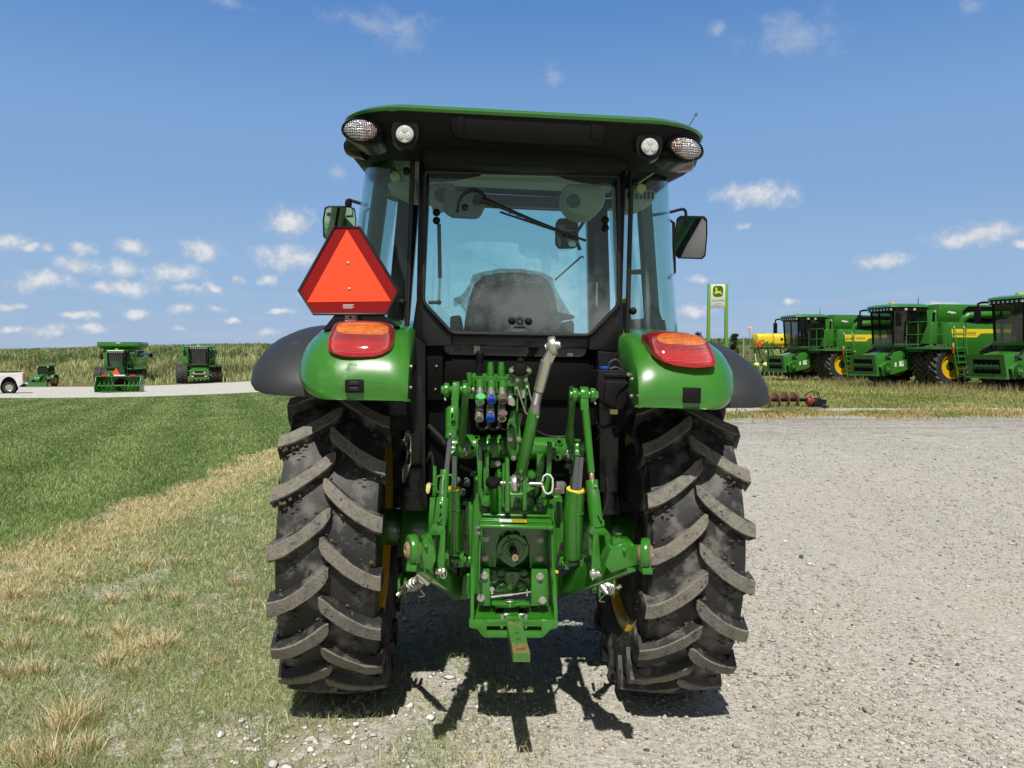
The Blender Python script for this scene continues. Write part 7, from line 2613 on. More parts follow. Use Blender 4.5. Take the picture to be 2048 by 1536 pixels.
    mb.box((-0.80, 2.45, 1.42), (0.10, 0.40, 0.10), (0.35, 0, 0), GREYT)
    mb.tube([(-0.8, 2.7, 1.25), (-0.9, 2.5, 1.6), (-0.6, 1.8, 1.75)], 0.03, 6, HOSE)
    B(mb, 'feeder_drive', p=fh, split=False)
    # platform, railing, ladder on the left
    mb = MB()
    mb.box((-1.75, 0.35, 1.80), (1.5, 1.9, 0.10), None, DGREEN)
    mb.box((-1.5, 0.9, 1.70), (0.9, 0.7, 0.12), None, DARKG)
    pf = B(mb, 'platform', bevel=0.01, split=False)
    mb = MB()
    def rail(pts): mb.tube(pts, 0.022, 6)
    for y0, y1 in ((-0.55, 0.30), (0.5, 1.25)):
        rail([(-2.45, y0, 1.85), (-2.45, y0, 2.85), (-2.45, y0 + 0.08, 2.93), (-2.45, y1 - 0.08, 2.93), (-2.45, y1, 2.85), (-2.45, y1, 1.85)])
        rail([(-2.45, y0, 2.40), (-2.45, y1, 2.40)])
    rail([(-1.0, 1.28, 1.85), (-1.0, 1.28, 2.9), (-1.1, 1.28, 2.98), (-2.3, 1.28, 2.98), (-2.4, 1.28, 2.9), (-2.4, 1.28, 1.85)])
    rail([(-1.0, 1.28, 2.42), (-2.4, 1.28, 2.42)])
    rail([(-1.7, 1.28, 1.85), (-1.7, 1.28, 2.95)])
    B(mb, 'railing', DGREEN, pf, split=False)
    mb = MB()
    for y0 in (-0.42, 0.10):
        mb.tube([(-2.50, y0, 1.75), (-2.80, y0 - 0.02, 0.35)], 0.035, 8, DGREEN)
        mb.tube([(-2.48, y0, 1.8), (-2.46, y0, 2.65), (-2.52, y0 + 0.06, 2.76), (-2.62, y0 + 0.08, 2.6), (-2.78, y0, 1.1)], 0.02, 6, DGREEN)
    for i in range(6):
        t = i / 5
        mb.box((-2.52 - 0.28 * t, -0.17, 1.68 - 1.28 * t), (0.16, 0.54, 0.035), None, DGREEN)
    mb.prism([(-2.46, -0.46, 1.78), (-2.46, 0.14, 1.78), (-2.60, 0.14, 1.02), (-2.60, -0.46, 1.02)], (0.02, 0, 0), DARKG)
    mb.box((-2.52, 0.17, 1.72), (0.06, 0.05, 0.28), None, REDP)
    mb.box((-2.52, 0.17, 1.95), (0.06, 0.05, 0.18), None, LABEL if tank == 'tall' else YPLASTIC)
    B(mb, 'ladder', p=pf, split=False)
    # mesh guard and dark clutter below the cab
    mb = MB()
    mb.box((-0.95, 0.75, 1.35), (0.06, 0.9, 0.75), None, DARKG)
    mb.tube([(-0.6, 1.0, 1.0), (-0.8, 2.4, 0.7)], 0.07, 8, DARKG)
    mb.tube([(0.6, 1.0, 1.0), (0.8, 2.4, 0.7)], 0.07, 8, DARKG)
    B(mb, 'underbody')
    return root


def gz(x, y):
    return float(GZ(x, y))


def place_right(px, dist, local):
    """origin of a machine whose point `local` (x, y) stands at bearing px and distance dist"""
    wx, wy = (px - 1024) / FPX * dist, dist
    return wx, wy


YAWR = R(103.3)
def put(px, dist, lx, ly, yaw):
    c, s = math.cos(yaw), math.sin(yaw)
    wx, wy = (px - 1024) / FPX * dist, dist
    ox, oy = wx - (lx * c - ly * s), wy - (lx * s + ly * c)
    return (ox, oy, gz(wx, wy))


combine('green combine harvester with ladder, its cab in front of the yellow planter tanks', put(1681, 48.5, -2.35, 0, YAWR), YAWR, size=1.13)
combine('green combine harvester in the middle of three, ladder in front of its yellow-rimmed wheel', put(1896, 38.8, -2.35, 0, YAWR), YAWR, size=1.13)
combine('green combine harvester cut off by the right edge, nearest of three', put(2186, 32.8, -2.35, 0, YAWR), YAWR, size=1.13)
combine('green combine harvester with raised grain tank and dual front tyres, behind the snow blower', put(240, 83, 0, 0, R(-165)), R(-165), True, 'tall', 'combines facing the road on the left', False)
combine('green combine harvester with single wide front tyres standing alone before the bank', put(398, 79, 0, 0, R(-158)), R(-158), False, 'low', 'combines facing the road on the left', False)

# ---- compact tractor with a front blade --------------------------------------------------
pT = put(93, 80, 0, 0, R(-172))
t = empty('compact_tractor', pT, (0, 0, R(-172)))
tag(t, 'small green cab tractor with a wide front blade before the grassy bank', 'tractor')
for s in (-1, 1):
    mb = MB(); ftyre(mb, (s * 0.72, 0, 0.62), 0.62, 0.20, 0.34, 16, 0.05, FTYRE, FARTOP)
    w_ = mb.build('rear_tyre', parent=t, split=False)
    mb = MB(); frim(mb, (s * 0.72, 0, 0.62), 0.34, 0.20, s); mb.build('rear_rim', parent=w_, split=False)
    mb = MB(); ftyre(mb, (s * 0.62, 1.75, 0.40), 0.40, 0.14, 0.22, 14, 0.04, FTYRE, FARTOP)
    w_ = mb.build('front_tyre', parent=t, split=False)
    mb = MB(); frim(mb, (s * 0.62, 1.75, 0.40), 0.22, 0.14, s); mb.build('front_rim', parent=w_, split=False)
    mb = MB(); mb.loft([[(s * 0.5, y, z), (s * 0.92, y, z), (s * 0.92, y, z - 0.04), (s * 0.5, y, z - 0.04)] for y, z in ((-0.7, 0.85), (-0.5, 1.15), (0, 1.32), (0.45, 1.2), (0.65, 0.9))], DGREEN)
    mb.build('fender', parent=t)
mb = MB(); mb.loft([[(p[0], y, p[1] + z) for p in rrect(w, h, 0.08)] for y, w, h, z in ((0.75, 0.62, 0.62, 1.02), (1.5, 0.58, 0.58, 0.98), (2.05, 0.50, 0.46, 0.92), (2.15, 0.40, 0.34, 0.88))], DGREEN)
hd = mb.build('bonnet', parent=t)
mb = MB()
for s in (-1, 1): mb.box((s * 0.15, 2.16, 0.98), (0.18, 0.05, 0.12), (0, 0, s * 0.2))
mb.build('headlight', LEDW, hd)
mb = MB(); mb.box((0, 1.0, 0.62), (0.42, 2.2, 0.36)); mb.cyl((-0.6, 1.75, .4), (0.6, 1.75, .4), 0.07); mb.cyl((-.7, 0, .62), (.7, 0, .62), .1); mb.build('chassis', DARKG, t, split=False)
mb = MB(); mb.loft([[(-0.52, -0.45, 1.15), (0.52, -0.45, 1.15), (0.48, 0.85, 1.15), (-0.48, 0.85, 1.15)], [(-0.55, -0.45, 2.12), (0.55, -0.45, 2.12), (0.50, 0.70, 2.12), (-0.50, 0.70, 2.12)]], DARKGL)
cg = mb.build('cab_glass', parent=t, sharp=20)
mb = MB()
for q in (((-0.52, -0.45, 1.15), (-0.55, -0.45, 2.12)), ((0.52, -0.45, 1.15), (0.55, -0.45, 2.12)), ((0.48, 0.85, 1.0), (0.50, 0.70, 2.12)), ((-0.48, 0.85, 1.0), (-0.50, 0.70, 2.12))): mb.tube(q, 0.045, 8)
mb.build('cab_pillar', BLACKP, cg)
mb = MB(); mb.loft([[(p[0], p[1] + 0.1, z) for p in rrect(1.2 * k, 1.4 * k, 0.15)] for z, k in ((2.12, 1), (2.22, 1.02), (2.29, 0.8))], DGREEN); rf = mb.build('cab_roof', parent=t)
mb = MB()
for s in (-1, 1): mb.box((s * 0.5, 0.82, 2.08), (0.14, 0.08, 0.10))
mb.build('work_light', LEDW, rf)
mb = MB()
for s in (-1, 1): mb.tube([(s * 0.48, 0.9, 1.25), (s * 0.5, 1.5, 1.05), (s * 0.55, 2.6, 0.45)], 0.06, 8)
mb.build('loader_arm', DGREEN, t)
mb = MB(); mb.loft([[(-1.15, y, z), (1.15, y, z), (1.15, y - 0.04, z), (-1.15, y - 0.04, z)] for y, z in ((2.85, 0.05), (2.72, 0.15), (2.68, 0.35), (2.76, 0.58))], DGREEN)
mb.box((0, 2.86, 0.10), (2.2, 0.03, 0.12), None, STEEL)
mb.build('front_blade', parent=t, split=False)

# ---- pull-type snow blower standing on the road --------------------------------------------
pB = put(238, 54, 0, 0, R(-172))
t = empty('snow_blower', pB, (0, 0, R(-172)))
tag(t, 'green snow blower with an orange triangle and red and white reflectors on top', 'snow blower')
mb = MB()
mb.prism([(-1.5, -0.5, 0.05), (1.5, -0.5, 0.05), (1.5, -0.5, 1.15), (-1.5, -0.5, 1.15)], (0, 0.04, 0))
for s in (-1, 1):
    mb.prism([(s * 1.5, -0.5, 0.03), (s * 1.5, 0.45, 0.03), (s * 1.5, 0.5, 0.45), (s * 1.5, 0.15, 1.15), (s * 1.5, -0.5, 1.15)], (s * -0.04, 0, 0))
mb.box((0, -0.2, 1.13), (3.0, 0.62, 0.05))
mb.box((0, -0.2, 0.05), (3.0, 0.7, 0.05))
ho = mb.build('auger_housing', DGREEN, t, bevel=0.008, split=False)
mb = MB()
mb.cyl((-1.44, 0.05, 0.48), (1.44, 0.05, 0.48), 0.06, n=12)
for s in (-1, 1):
    for turn in (0, 0.5):
        pts, ptr = [], []
        for i in range(40):
            a = 2 * math.pi * (i / 39 * 2.0 * s + turn)
            x = s * (0.25 + 1.15 * i / 39)
            pts.append(Vector((x, 0.05 + 0.36 * math.cos(a), 0.48 + 0.36 * math.sin(a))))
            ptr.append(Vector((x, 0.05 + 0.27 * math.cos(a), 0.48 + 0.27 * math.sin(a))))
        mb.loft([ptr, pts, [p + Vector((0.02, 0, 0)) for p in pts], [p + Vector((0.02, 0, 0)) for p in ptr], ptr], None, closed=False, cap=(False, False))
        for i in range(4, 40, 9): mb.tube([(ptr[i].x, 0.05, 0.48), ptr[i]], 0.025, 6)
mb.build('auger', DGREEN, t, split=False)
mb = MB()
mb.cyl((0, -0.46, 0.55), (0, -0.30, 0.55), 0.42, n=20, m=DARK)
mb.build('fan_opening', parent=ho)
mb = MB()
mb.loft([[(p[0] + 0.0, p[1] - 0.45, 1.15) for p in rrect(0.44, 0.44, 0.1)], [(p[0] + 0.1, p[1] - 0.45, 1.7) for p in rrect(0.42, 0.42, 0.1)], [(p[0] + 0.28, p[1] - 0.4, 2.15) for p in rrect(0.42, 0.34, 0.08)]], DGREEN)
mb.loft([[(0.05, -0.62, 1.75), (0.50, -0.62, 1.75), (0.50, -0.20, 1.75), (0.05, -0.20, 1.75)], [(0.25, -0.65, 2.25), (0.62, -0.65, 2.2), (0.62, -0.25, 2.2), (0.25, -0.25, 2.25)]], DGREEN)
mb.mats = [DARKG]
mb.build('discharge_chute', parent=t, split=False)
mb = MB()
for x, w_, mm in ((0.95, 0.35, REDF), (-0.95, 0.35, REDF), (-0.05, 0.75, LABEL)):
    mb.box((x, 0.12, 1.20), (w_, 0.03, 0.09), None, mm)
mb.build('reflector', parent=ho)
mb = MB()
mb.prism([(-0.10, 0.14, 1.26), (0.42, 0.14, 1.26), (0.16, 0.14, 1.72)], (0, -0.02, 0), ORANGE)
mb.build('orange_triangle', parent=ho)
mb = MB()
mb.cyl((0.45, 0.12, 0.2), (0.45, 0.12, 1.3), 0.02, n=8)
mb.build('marker_rod', DGREEN, ho)
mb = MB()
mb.box((0, -1.0, 0.5), (0.6, 1.0, 0.3)); mb.tube([(0, -0.5, 0.6), (0, -2.2, 0.5)], 0.08, 8); mb.build('hitch_frame', DARKG, t, split=False)

def lifted(mb):
    mb.v = [(x, y, z + 0.30 * min(1, max(0, (z - 0.55) / 0.45))) for x, y, z in mb.v]
    return mb


# ---- white pickup -----------------------------------------------------------------------------
pP = put(17, 54, -0.86, -3.4, R(121))
t = empty('pickup_truck', pP, (0, 0, R(121)))
tag(t, 'white pickup truck cut off by the left edge of the photo', 'pickup truck')
for s in (-1, 1):
    for y in (0.0, -3.4):
        mb = MB()
        mb.lathe([(0.24, -0.13), (0.38, -0.14), (0.405, -0.10), (0.41, 0.10), (0.38, 0.14), (0.24, 0.13)], (s * 0.86, y, 0.41), (s, 0, 0), 36, FTYRE, closed=True)
        w_ = mb.build('tyre', parent=t)
        mb = MB()
        mb.lathe([(0.245, 0.10), (0.235, 0.12), (0.20, 0.09), (0.12, 0.08), (0.07, 0.11), (0.0003, 0.11)], (s * 0.86, y, 0.41), (s, 0, 0), 32, ZINC)
        for k in range(8):
            a = k * math.pi / 4
            mb.cyl((s * (0.86 + 0.088), y + 0.16 * math.cos(a), 0.41 + 0.16 * math.sin(a)), (s * (0.86 + 0.094), y + 0.16 * math.cos(a), 0.41 + 0.16 * math.sin(a)), 0.028, n=10, m=DARK)
        mb.build('wheel_rim', parent=w_, split=False)
mb = MB()
def side(x):
    P = [(0.95, 0.50), (0.95, 0.98), (0.80, 1.08), (-0.40, 1.14), (-2.2, 1.12), (-4.18, 1.18), (-4.26, 1.10), (-4.24, 0.62), (-4.08, 0.55)]
    arch = [(-3.4 - 0.52 * math.cos(a), 0.41 + 0.52 * math.sin(a)) for a in [math.pi * i / 12 for i in range(13)]]
    arch2 = [(-0.52 * math.cos(a), 0.41 + 0.52 * math.sin(a)) for a in [math.pi * i / 12 for i in range(13)]]
    q = P + arch + [(-2.6, 0.42), (-0.8, 0.42)] + arch2
    return [(x, y, z) for y, z in q]
mb.prism(side(-0.97), (0.10, 0, 0))
mb.prism(side(0.97), (-0.10, 0, 0))
mb.box((0, -4.20, 0.86), (1.80, 0.06, 0.56))
mb.box((0, 0.35, 1.02), (1.76, 1.2, 0.1)); mb.box((0, 0.90, 0.75), (1.76, 0.08, 0.5)); mb.box((0, -2.0, 0.62), (1.72, 5.0, 0.08)); mb.box((0, -2.16, 0.9), (1.74, 0.06, 0.5))
mb.box((0, -3.4, 0.80), (1.70, 1.16, 0.56), None, DARK); mb.box((0, 0.0, 0.78), (1.70, 1.16, 0.5), None, DARK)
body = lifted(mb).build('body', WHITE, t, bevel=0.015, split=False)
mb = MB()
mb.loft([[(-0.92, -2.12, 1.1), (0.92, -2.12, 1.1), (0.92, 0.0, 1.1), (-0.92, 0.0, 1.1)], [(-0.74, -1.85, 1.82), (0.74, -1.85, 1.82), (0.74, -0.75, 1.82), (-0.74, -0.75, 1.82)]], DARKGL)
cg = lifted(mb).build('cab_window', parent=t, sharp=20)
mb = MB()
mb.loft([[(-0.76, -1.9, 1.80), (0.76, -1.9, 1.80), (0.76, -0.72, 1.80), (-0.76, -0.72, 1.80)], [(-0.70, -1.8, 1.88), (0.70, -1.8, 1.88), (0.70, -0.85, 1.88), (-0.70, -0.85, 1.88)]])
for q in (((-0.92, -2.12, 1.1), (-0.75, -1.86, 1.82)), ((0.92, -2.12, 1.1), (0.75, -1.86, 1.82)), ((0.92, 0, 1.1), (0.75, -0.75, 1.82)), ((-0.92, 0, 1.1), (-0.75, -0.75, 1.82)), ((-0.94, -1.15, 1.1), (-0.76, -1.25, 1.82)), ((0.94, -1.15, 1.1), (0.76, -1.25, 1.82))): mb.tube(q, 0.05, 8)
lifted(mb).build('cab_roof', WHITE, cg, split=False)
mb = MB()
for s in (-1, 1): mb.box((s * 0.92, -3.17, 1.185), (0.10, 1.98, 0.04))
lifted(mb).build('bed_rail', BLACKP, body, bevel=0.008)
mb = MB()
for s in (-1, 1): mb.box((s * 0.93, -4.24, 0.92), (0.09, 0.07, 0.34))
lifted(mb).build('tail_light', REDP, body, bevel=0.008)
mb = MB(); mb.box((0, -4.32, 0.56), (1.86, 0.22, 0.20)); mb.box((0, -4.05, 0.5), (1.7, 0.4, 0.12)); mb.build('rear_bumper', BLACKP, t, bevel=0.02, split=False)
mb = MB()
for s in (-1, 1):
    for y in (0.0, -3.4):
        mb.lathe([(0.45, -0.05), (0.52, 0.05), (0.52, -0.3), (0.45, -0.3)], (s * 0.93, y, 0.41), (s, 0, 0), 24)
mb.build('wheel_arch', DARK, body)
mb = MB()
for s in (-1, 1):
    mb.box((s * 0.972, -0.9, 0.80), (0.006, 0.012, 0.6)); mb.box((s * 0.972, -2.14, 0.80), (0.006, 0.012, 0.6)); mb.box((s * 0.975, -1.85, 1.0), (0.02, 0.18, 0.03))
lifted(mb).build('door_seam', DARK, body)

# ---- planter with two yellow tanks ----------------------------------------------------------------
pL = put(1520, 63, 0, 0, R(8))
t = empty('planter', pL, (0, 0, R(8)))
tag(t, 'row crop planter with two yellow tanks and cream seed lids behind the black fender', 'planter')
for i in range(2):
    mb = MB()
    cx = 0.15 + i * 1.42 - 0.0
    secs = []
    for x, k in ((-0.70, 0.70), (-0.64, 0.92), (-0.5, 1.0), (0.5, 1.0), (0.64, 0.92), (0.70, 0.70)):
        secs.append([(cx + x, p[0] * k, 3.02 + p[1] * k) for p in rrect(1.3, 1.02, 0.30)])
    mb.loft(secs, YPLASTIC)
    tk = mb.build('tank', parent=t)
    mb = MB(); mb.cyl((cx, 0, 3.52), (cx, 0, 3.58), 0.25, n=18); mb.build('tank_lid', GREYT, tk)
    if i == 1:
        mb = MB()
        mb.lathe([(0.09, 0), (0.12, 0), (0.12, -0.01), (0.09, -0.01)], (cx - 0.05, -0.655, 3.05), (0, 1, 0), 18); mb.box((cx + 0.3, -0.655, 2.97), (0.3, 0.01, 0.05)); mb.build('tank_mark', INK, tk)
mb = MB()
mb.box((0.8, 0.2, 2.35), (2.8, 0.9, 0.18)); mb.box((1.2, 0, 1.15), (5.6, 0.2, 0.2)); mb.box((1.2, -0.7, 0.95), (6.4, 0.16, 0.16))
for x in (-0.35, 0.8, 1.9):
    mb.tube([(x, 0.3, 2.3), (x - 0.2, -0.4, 1.2)], 0.07, 8); mb.tube([(x, -0.3, 2.3), (x + 0.5, -0.2, 1.2)], 0.07, 8)
mb.tube([(0.6, -0.5, 1.0), (2.4, -0.9, 2.1)], 0.10, 8); mb.tube([(0.9, -0.5, 0.9), (2.6, -0.9, 1.9)], 0.08, 8)
for x in (0.0, 0.5): mb.tube([(x, -0.75, 1.1), (x, -0.75, 2.45), (x + 0.05, -0.7, 2.75), (x + 0.35, -0.7, 2.9)], 0.03, 6)
for z in (1.4, 1.75, 2.1): mb.tube([(0.0, -0.75, z), (0.5, -0.75, z)], 0.025, 6)
mb.tube([(-0.4, -0.7, 2.3), (-0.4, -0.72, 3.0), (-0.1, -0.72, 3.05), (0.2, -0.72, 2.4)], 0.025, 6)
mb.build('toolbar', DGREEN, t, split=False)
for i in range(8):
    mb = MB()
    x = -1.55 + i * 0.76
    mb.box((x, -1.0, 0.62), (0.2, 0.6, 0.42)); mb.tube([(x, -0.7, 0.9), (x - 0.1, -1.3, 0.5)], 0.05, 6); mb.tube([(x, -0.8, 0.8), (x + 0.12, -1.4, 0.45)], 0.05, 6)
    ru = mb.build('row_unit', DGREEN, t, split=False)
    mb = MB(); mb.dome((x, -1.02, 0.98), (0, 0, 1), 0.24, 0.22, 14); mb.build('seed_lid', CREAMY, ru)
    mb = MB(); mb.cyl((x - 0.04, -1.3, 0.28), (x + 0.04, -1.3, 0.28), 0.26, n=16); mb.cyl((x - 0.1, -0.7, 0.25), (x - 0.06, -0.7, 0.25), 0.24, n=16); mb.build('gauge_wheel', FTYRE, ru)
mb = MB()
mb.box((-0.42, -0.74, 2.62), (0.30, 0.03, 0.42), None, REDF); mb.box((-0.42, -0.757, 2.66), (0.18, 0.01, 0.22), None, ORANGE); mb.box((-0.72, -0.74, 2.5), (0.14, 0.03, 0.24), None, REDF); mb.box((1.55, -0.74, 2.45), (0.12, 0.03, 0.18), None, ORANGE); mb.box((1.75, -0.9, 2.0), (0.2, 0.03, 0.1), None, AMBERD)
mb.build('reflector', parent=t)
mb = MB(); mb.box((0.1, -0.78, 2.05), (0.16, 0.03, 0.12)); mb.build('white_plate', LABEL, t)
mb = MB()
mb.prism([(2.75, -1.2, 1.6), (3.15, -1.2, 1.6), (2.95, -1.2, 2.0)], (0, 0.03, 0)); mb.build('orange_triangle', ORANGE, t)

# ---- dealer's pylon sign ----------------------------------------------------------------------------
dS = 60.0
sx = (1434 - 1024) / FPX * dS
t = empty('pylon_sign', (sx, dS, gz(sx, dS)), (0, 0, R(-6)))
tag(t, 'tall two-post sign with a leaping deer emblem above grey lettering panel', 'sign')
zt = CAM_H + (701 - 569) / FPX * dS - gz(sx, dS)
zb = CAM_H + (701 - 617) / FPX * dS - gz(sx, dS)
zm = CAM_H + (701 - 605) / FPX * dS - gz(sx, dS)
hw = 0.56
for s in (-1, 1):
    mb = MB()
    xo = 0.10
    mb.loft([[(s * (hw + 0.13) - 0.13, -0.14, 0), (s * (hw + 0.13) + 0.13, -0.14, 0), (s * (hw + 0.13) + 0.13, 0.30, 0), (s * (hw + 0.13) - 0.13, 0.30, 0)],
             [(s * (hw + 0.10) - 0.10, -0.14, zt), (s * (hw + 0.10) + 0.10, -0.14, zt), (s * (hw + 0.10) + 0.10, 0.30, zt), (s * (hw + 0.10) - 0.10, 0.30, zt)]])
    mb.build('post', pm('sign_post_green', (0.13, 0.33, 0.045), 0.4, var=0.03) if s < 0 else MATS['sign_post_green'], t, bevel=0.01)
mb = MB(); mb.box((0, 0.06, (zt + zm) / 2 - 0.01), (2 * hw, 0.22, zt - zm - 0.06)); pn = mb.build('emblem_panel', LABEL, t, bevel=0.01)
mb = MB(); mb.box((0, 0.06, (zb + zm) / 2), (2 * hw, 0.24, zm - zb)); pn2 = mb.build('name_panel', SILVERP, t, bevel=0.01)
zc = zm + (zt - zm) * 0.58
q = [(p[0] * (1 + 0.04 * math.cos(p[1] * 2)), p[1]) for p in rrect(0.80, 0.90, 0.24, 6)]
YEM = pm('emblem_yellow', (0.80, 0.66, 0.03), 0.4, var=0.0)
GEM = pm('emblem_green', (0.02, 0.14, 0.02), 0.4, var=0.0)
mb = MB(); mb.prism([(x, -0.056, zc + z) for x, z in q], (0, 0.008, 0)); em = mb.build('emblem_border', YEM, pn)
mb = MB(); mb.prism([(x * 0.93, -0.061, zc + z * 0.94) for x, z in q], (0, 0.008, 0)); mb.build('emblem_field', GEM, em)
deer = [(-0.30, -0.08), (-0.24, -0.02), (-0.16, -0.02), (-0.15, 0.10), (-0.22, 0.13), (-0.21, 0.18), (-0.15, 0.20), (-0.22, 0.26), (-0.25, 0.33), (-0.19, 0.29), (-0.18, 0.36), (-0.14, 0.29), (-0.10, 0.35), (-0.10, 0.27), (-0.03, 0.30), (-0.07, 0.23), (-0.08, 0.18), (-0.03, 0.06), (0.10, 0.05), (0.17, 0.03), (0.20, 0.10), (0.22, 0.03), (0.24, -0.06), (0.34, -0.20), (0.30, -0.21), (0.20, -0.12), (0.10, -0.09), (-0.02, -0.08), (-0.08, -0.10), (-0.16, -0.14), (-0.13, -0.19), (-0.17, -0.18), (-0.23, -0.11), (-0.29, -0.12)]
mb = MB(); mb.prism([(x * 1.0, -0.066, zc + z * 1.05 - 0.04) for x, z in deer], (0, 0.008, 0)); mb.build('deer_emblem', YEM, em, smooth=False)
def sign_text(s_, size, z, par, m, y=-0.058):
    vs, fs = text_geo(s_, size)
    mb = MB(); mb.add([(x, y, z + zz) for x, zz, _ in vs], fs)
    mb.build('lettering', m, par, smooth=False, split=False)
TGREY = pm('letter_grey', (0.06, 0.10, 0.06), 0.5, var=0.0)
sign_text('JOHN DEERE', 0.155, zm + 0.115, pn, GEM)
sign_text('LandMark', 0.15, (zb + zm) / 2 + 0.09, pn2, TGREY, -0.064)
sign_text('Implement, Inc.', 0.13, (zb + zm) / 2 - 0.08, pn2, TGREY, -0.064)

# ---- small road sign and marker posts --------------------------------------------------------------
dd = 78.0
sx = (1498.5 - 1024) / FPX * dd
t = empty('road_sign', (sx, dd, gz(sx, dd)), (0, 0, R(-35)))
tag(t, 'small white road sign with a red ring on a thin post', 'road sign')
zc = CAM_H + (701 - 659.5) / FPX * dd - gz(sx, dd)
mb = MB(); mb.box((0, 0.03, zc / 2), (0.06, 0.05, zc)); mb.build('post', ZINC, t)
mb = MB(); mb.box((0, 0, zc), (0.40, 0.02, 0.50)); pl_ = mb.build('plate', LABEL, t, bevel=0.004)
mb = MB(); mb.lathe([(0.14, -0.012), (0.18, -0.012), (0.18, -0.016), (0.14, -0.016)], (0, 0, zc), (0, 1, 0), 24, REDF, closed=True); mb.box((0, -0.016, zc + 0.06), (0.12, 0.006, 0.10), (0, 0.6, 0), REDF); mb.build('red_ring', parent=pl_, split=False)
for px in (1486.5,):
    sx = (px - 1024) / FPX * 74
    o = empty('marker_post', (sx, 74, gz(sx, 74)))
    tag(o, 'pale wooden marker post in the tall grass left of the small road sign', 'post')
    mb = MB(); h_ = CAM_H + (701 - 674) / FPX * 74 - gz(sx, 74); mb.cyl((0, 0, 0), (0, 0, h_), 0.06, 0.055, 10); mb.build('shaft', BEIGE, o)
    mb = MB(); mb.box((0, -0.058, h_ - 0.15), (0.08, 0.012, 0.1)); mb.build('reflector', LABEL, o)

# ---- shrubs near the sign ------------------------------------------------------------------------
def shrub(px, dist, wd, top_py, seed, label):
    r = np.random.default_rng(seed)
    sx = (px - 1024) / FPX * dist
    g0 = gz(sx, dist)
    H = CAM_H + (701 - top_py) / FPX * dist - g0
    o = empty('shrub', (sx, dist, g0))
    tag(o, label, 'shrub', 'shrubs by the sign')
    mb = MB()
    for k in range(5):
        a = r.uniform(0, 6.28)
        e = Vector((math.cos(a) * wd * 0.25, math.sin(a) * wd * 0.25, H * r.uniform(0.6, 0.85)))
        mb.tube([(0, 0, -0.05), e * 0.4 + Vector((0, 0, 0.1)), e], [0.06, 0.04, 0.015], 6)
    mb.build('trunk', RUST, o, split=False)
    N = 1800
    c = r.normal(0, 1, (14, 3)) * np.array([wd * 0.22, wd * 0.22, H * 0.16]) + np.array([0, 0, H * 0.62])
    k = r.integers(0, 14, N)
    p = c[k] + r.normal(0, 1, (N, 3)) * wd * 0.10
    p[:, 2] = np.clip(p[:, 2], 0.1, H * 1.02)
    mb = MB()
    V, F = [], []
    for i in range(N):
        d = r.normal(0, 1, 3); d /= np.linalg.norm(d)
        e = r.normal(0, 1, 3); e -= d * e.dot(d); e /= np.linalg.norm(e)
        L_ = 0.16
        b0 = len(V)
        V += [tuple(p[i] - d * L_), tuple(p[i] + e * L_ * 0.45), tuple(p[i] + d * L_), tuple(p[i] - e * L_ * 0.45)]
        F.append((b0, b0 + 1, b0 + 2, b0 + 3))
    mb.add(V, F, LEAF)
    mb.build('crown', parent=o, split=False, smooth=False)


LEAF = pm('shrub_leaf', (0.035, 0.065, 0.018), 0.6, var=0.5, scale=3)
shrub(1397, 88, 1.3, 659, 3, 'dark bushy shrub left of the tall sign, above the tail lamp')
shrub(1466, 82, 1.2, 671, 4, 'dark bushy shrub right of the tall sign, before the far field')

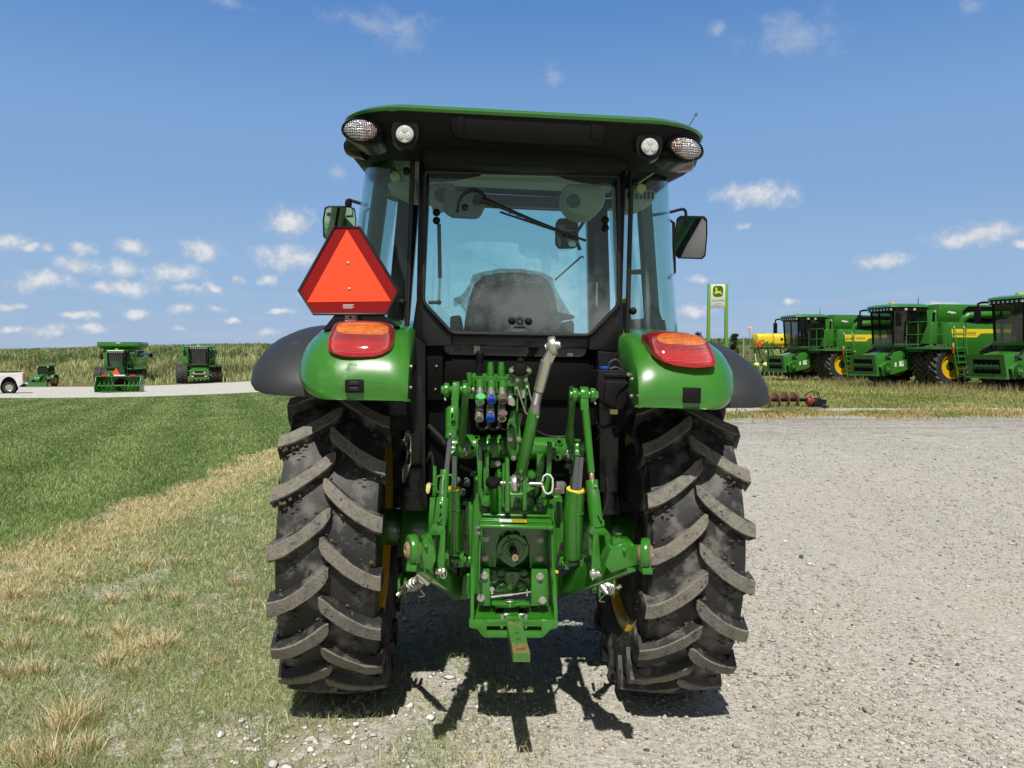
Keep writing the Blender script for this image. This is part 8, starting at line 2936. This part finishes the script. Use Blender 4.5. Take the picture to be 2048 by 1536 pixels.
# ---- post hole auger lying in the weeds -----------------------------------------------------------
pa = ground_pt(1612, 817)
t = empty('post_hole_auger', (pa.x, pa.y, pa.z + 0.02), (0, 0, R(6)))
tag(t, 'rusty earth auger with red gearbox lying in weeds at the edge of the gravel', 'auger')
mb = MB()
V = []
K = 130
x0, x1, ra = -1.35, -0.18, 0.245
cz = 0.25
ri = []
for i in range(K):
    a = 2 * math.pi * i / K * 4.0 + 1.0
    x = x0 + (x1 - x0) * i / (K - 1)
    ri.append((Vector((x, 0.05 * math.cos(a), cz + 0.05 * math.sin(a))), Vector((x + 0.01, ra * math.cos(a), cz + ra * math.sin(a)))))
mb.loft([[a for a, b in ri], [b for a, b in ri], [b + Vector((0.012, 0, 0)) for a, b in ri], [a + Vector((0.012, 0, 0)) for a, b in ri], [a for a, b in ri]], RUST, closed=False, cap=(False, False))
mb.build('flighting', parent=t, split=False)
mb = MB(); mb.cyl((-1.4, 0, cz), (0.0, 0, cz), 0.055, n=14, m=DARK); mb.cyl((-1.45, 0, cz), (-1.36, 0, cz), 0.03, n=10, m=RUST); mb.build('shaft', parent=t, split=False)
mb = MB(); mb.lathe([(0.06, 0), (0.11, 0.02), (0.13, 0.06), (0.13, 0.10), (0.16, 0.11), (0.16, 0.14), (0.11, 0.15), (0.10, 0.22), (0.07, 0.26)], (0.0, 0, cz - 0.03), (1, 0, -0.1), 20); gb = mb.build('gearbox', pm('faded_red_paint', (0.22, 0.035, 0.022), 0.6, var=0.25, scale=12, dirt=((0.14, 0.08, 0.05), 0.15, 14.0)), t)
mb = MB(); mb.lathe([(0.12, 0.22), (0.14, 0.25), (0.14, 0.42), (0.11, 0.46), (0.0003, 0.46)], (0.0, 0, cz - 0.04), (1, 0, -0.12), 16); mb.box((0.5, 0.0, 0.18), (0.16, 0.3, 0.16)); mb.box((0.42, 0, 0.05), (0.5, 0.26, 0.05)); mb.build('drive_motor', BLACKM, gb, bevel=0.008, split=False)
mb = MB()
for k, dy in ((1, -0.03), (0.85, 0.06)):
    mb.tube(smooth_path([(-0.03, dy, cz + 0.02), (0.0, dy, cz + 0.17 * k), (0.15, dy, cz + 0.27 * k), (0.36, dy, cz + 0.22 * k), (0.44, dy, cz + 0.0)], 6), 0.012, 8)
mb.build('hydraulic_hose', HOSE, gb)
mb = MB(); mb.dome((-0.06, 0, cz + 0.02), (0, -0.3, 1), 0.04, 0.04, 10); mb.build('coupling', ZINC, gb)
mb = MB(); mb.box((-0.35, -0.16, 0.01), (1.5, 0.06, 0.05)); mb.box((-0.05, 0.16, 0.01), (0.9, 0.06, 0.05)); mb.box((0.35, 0, 0.01), (0.06, 0.4, 0.05)); mb.build('support_frame', STEEL, t, split=False)
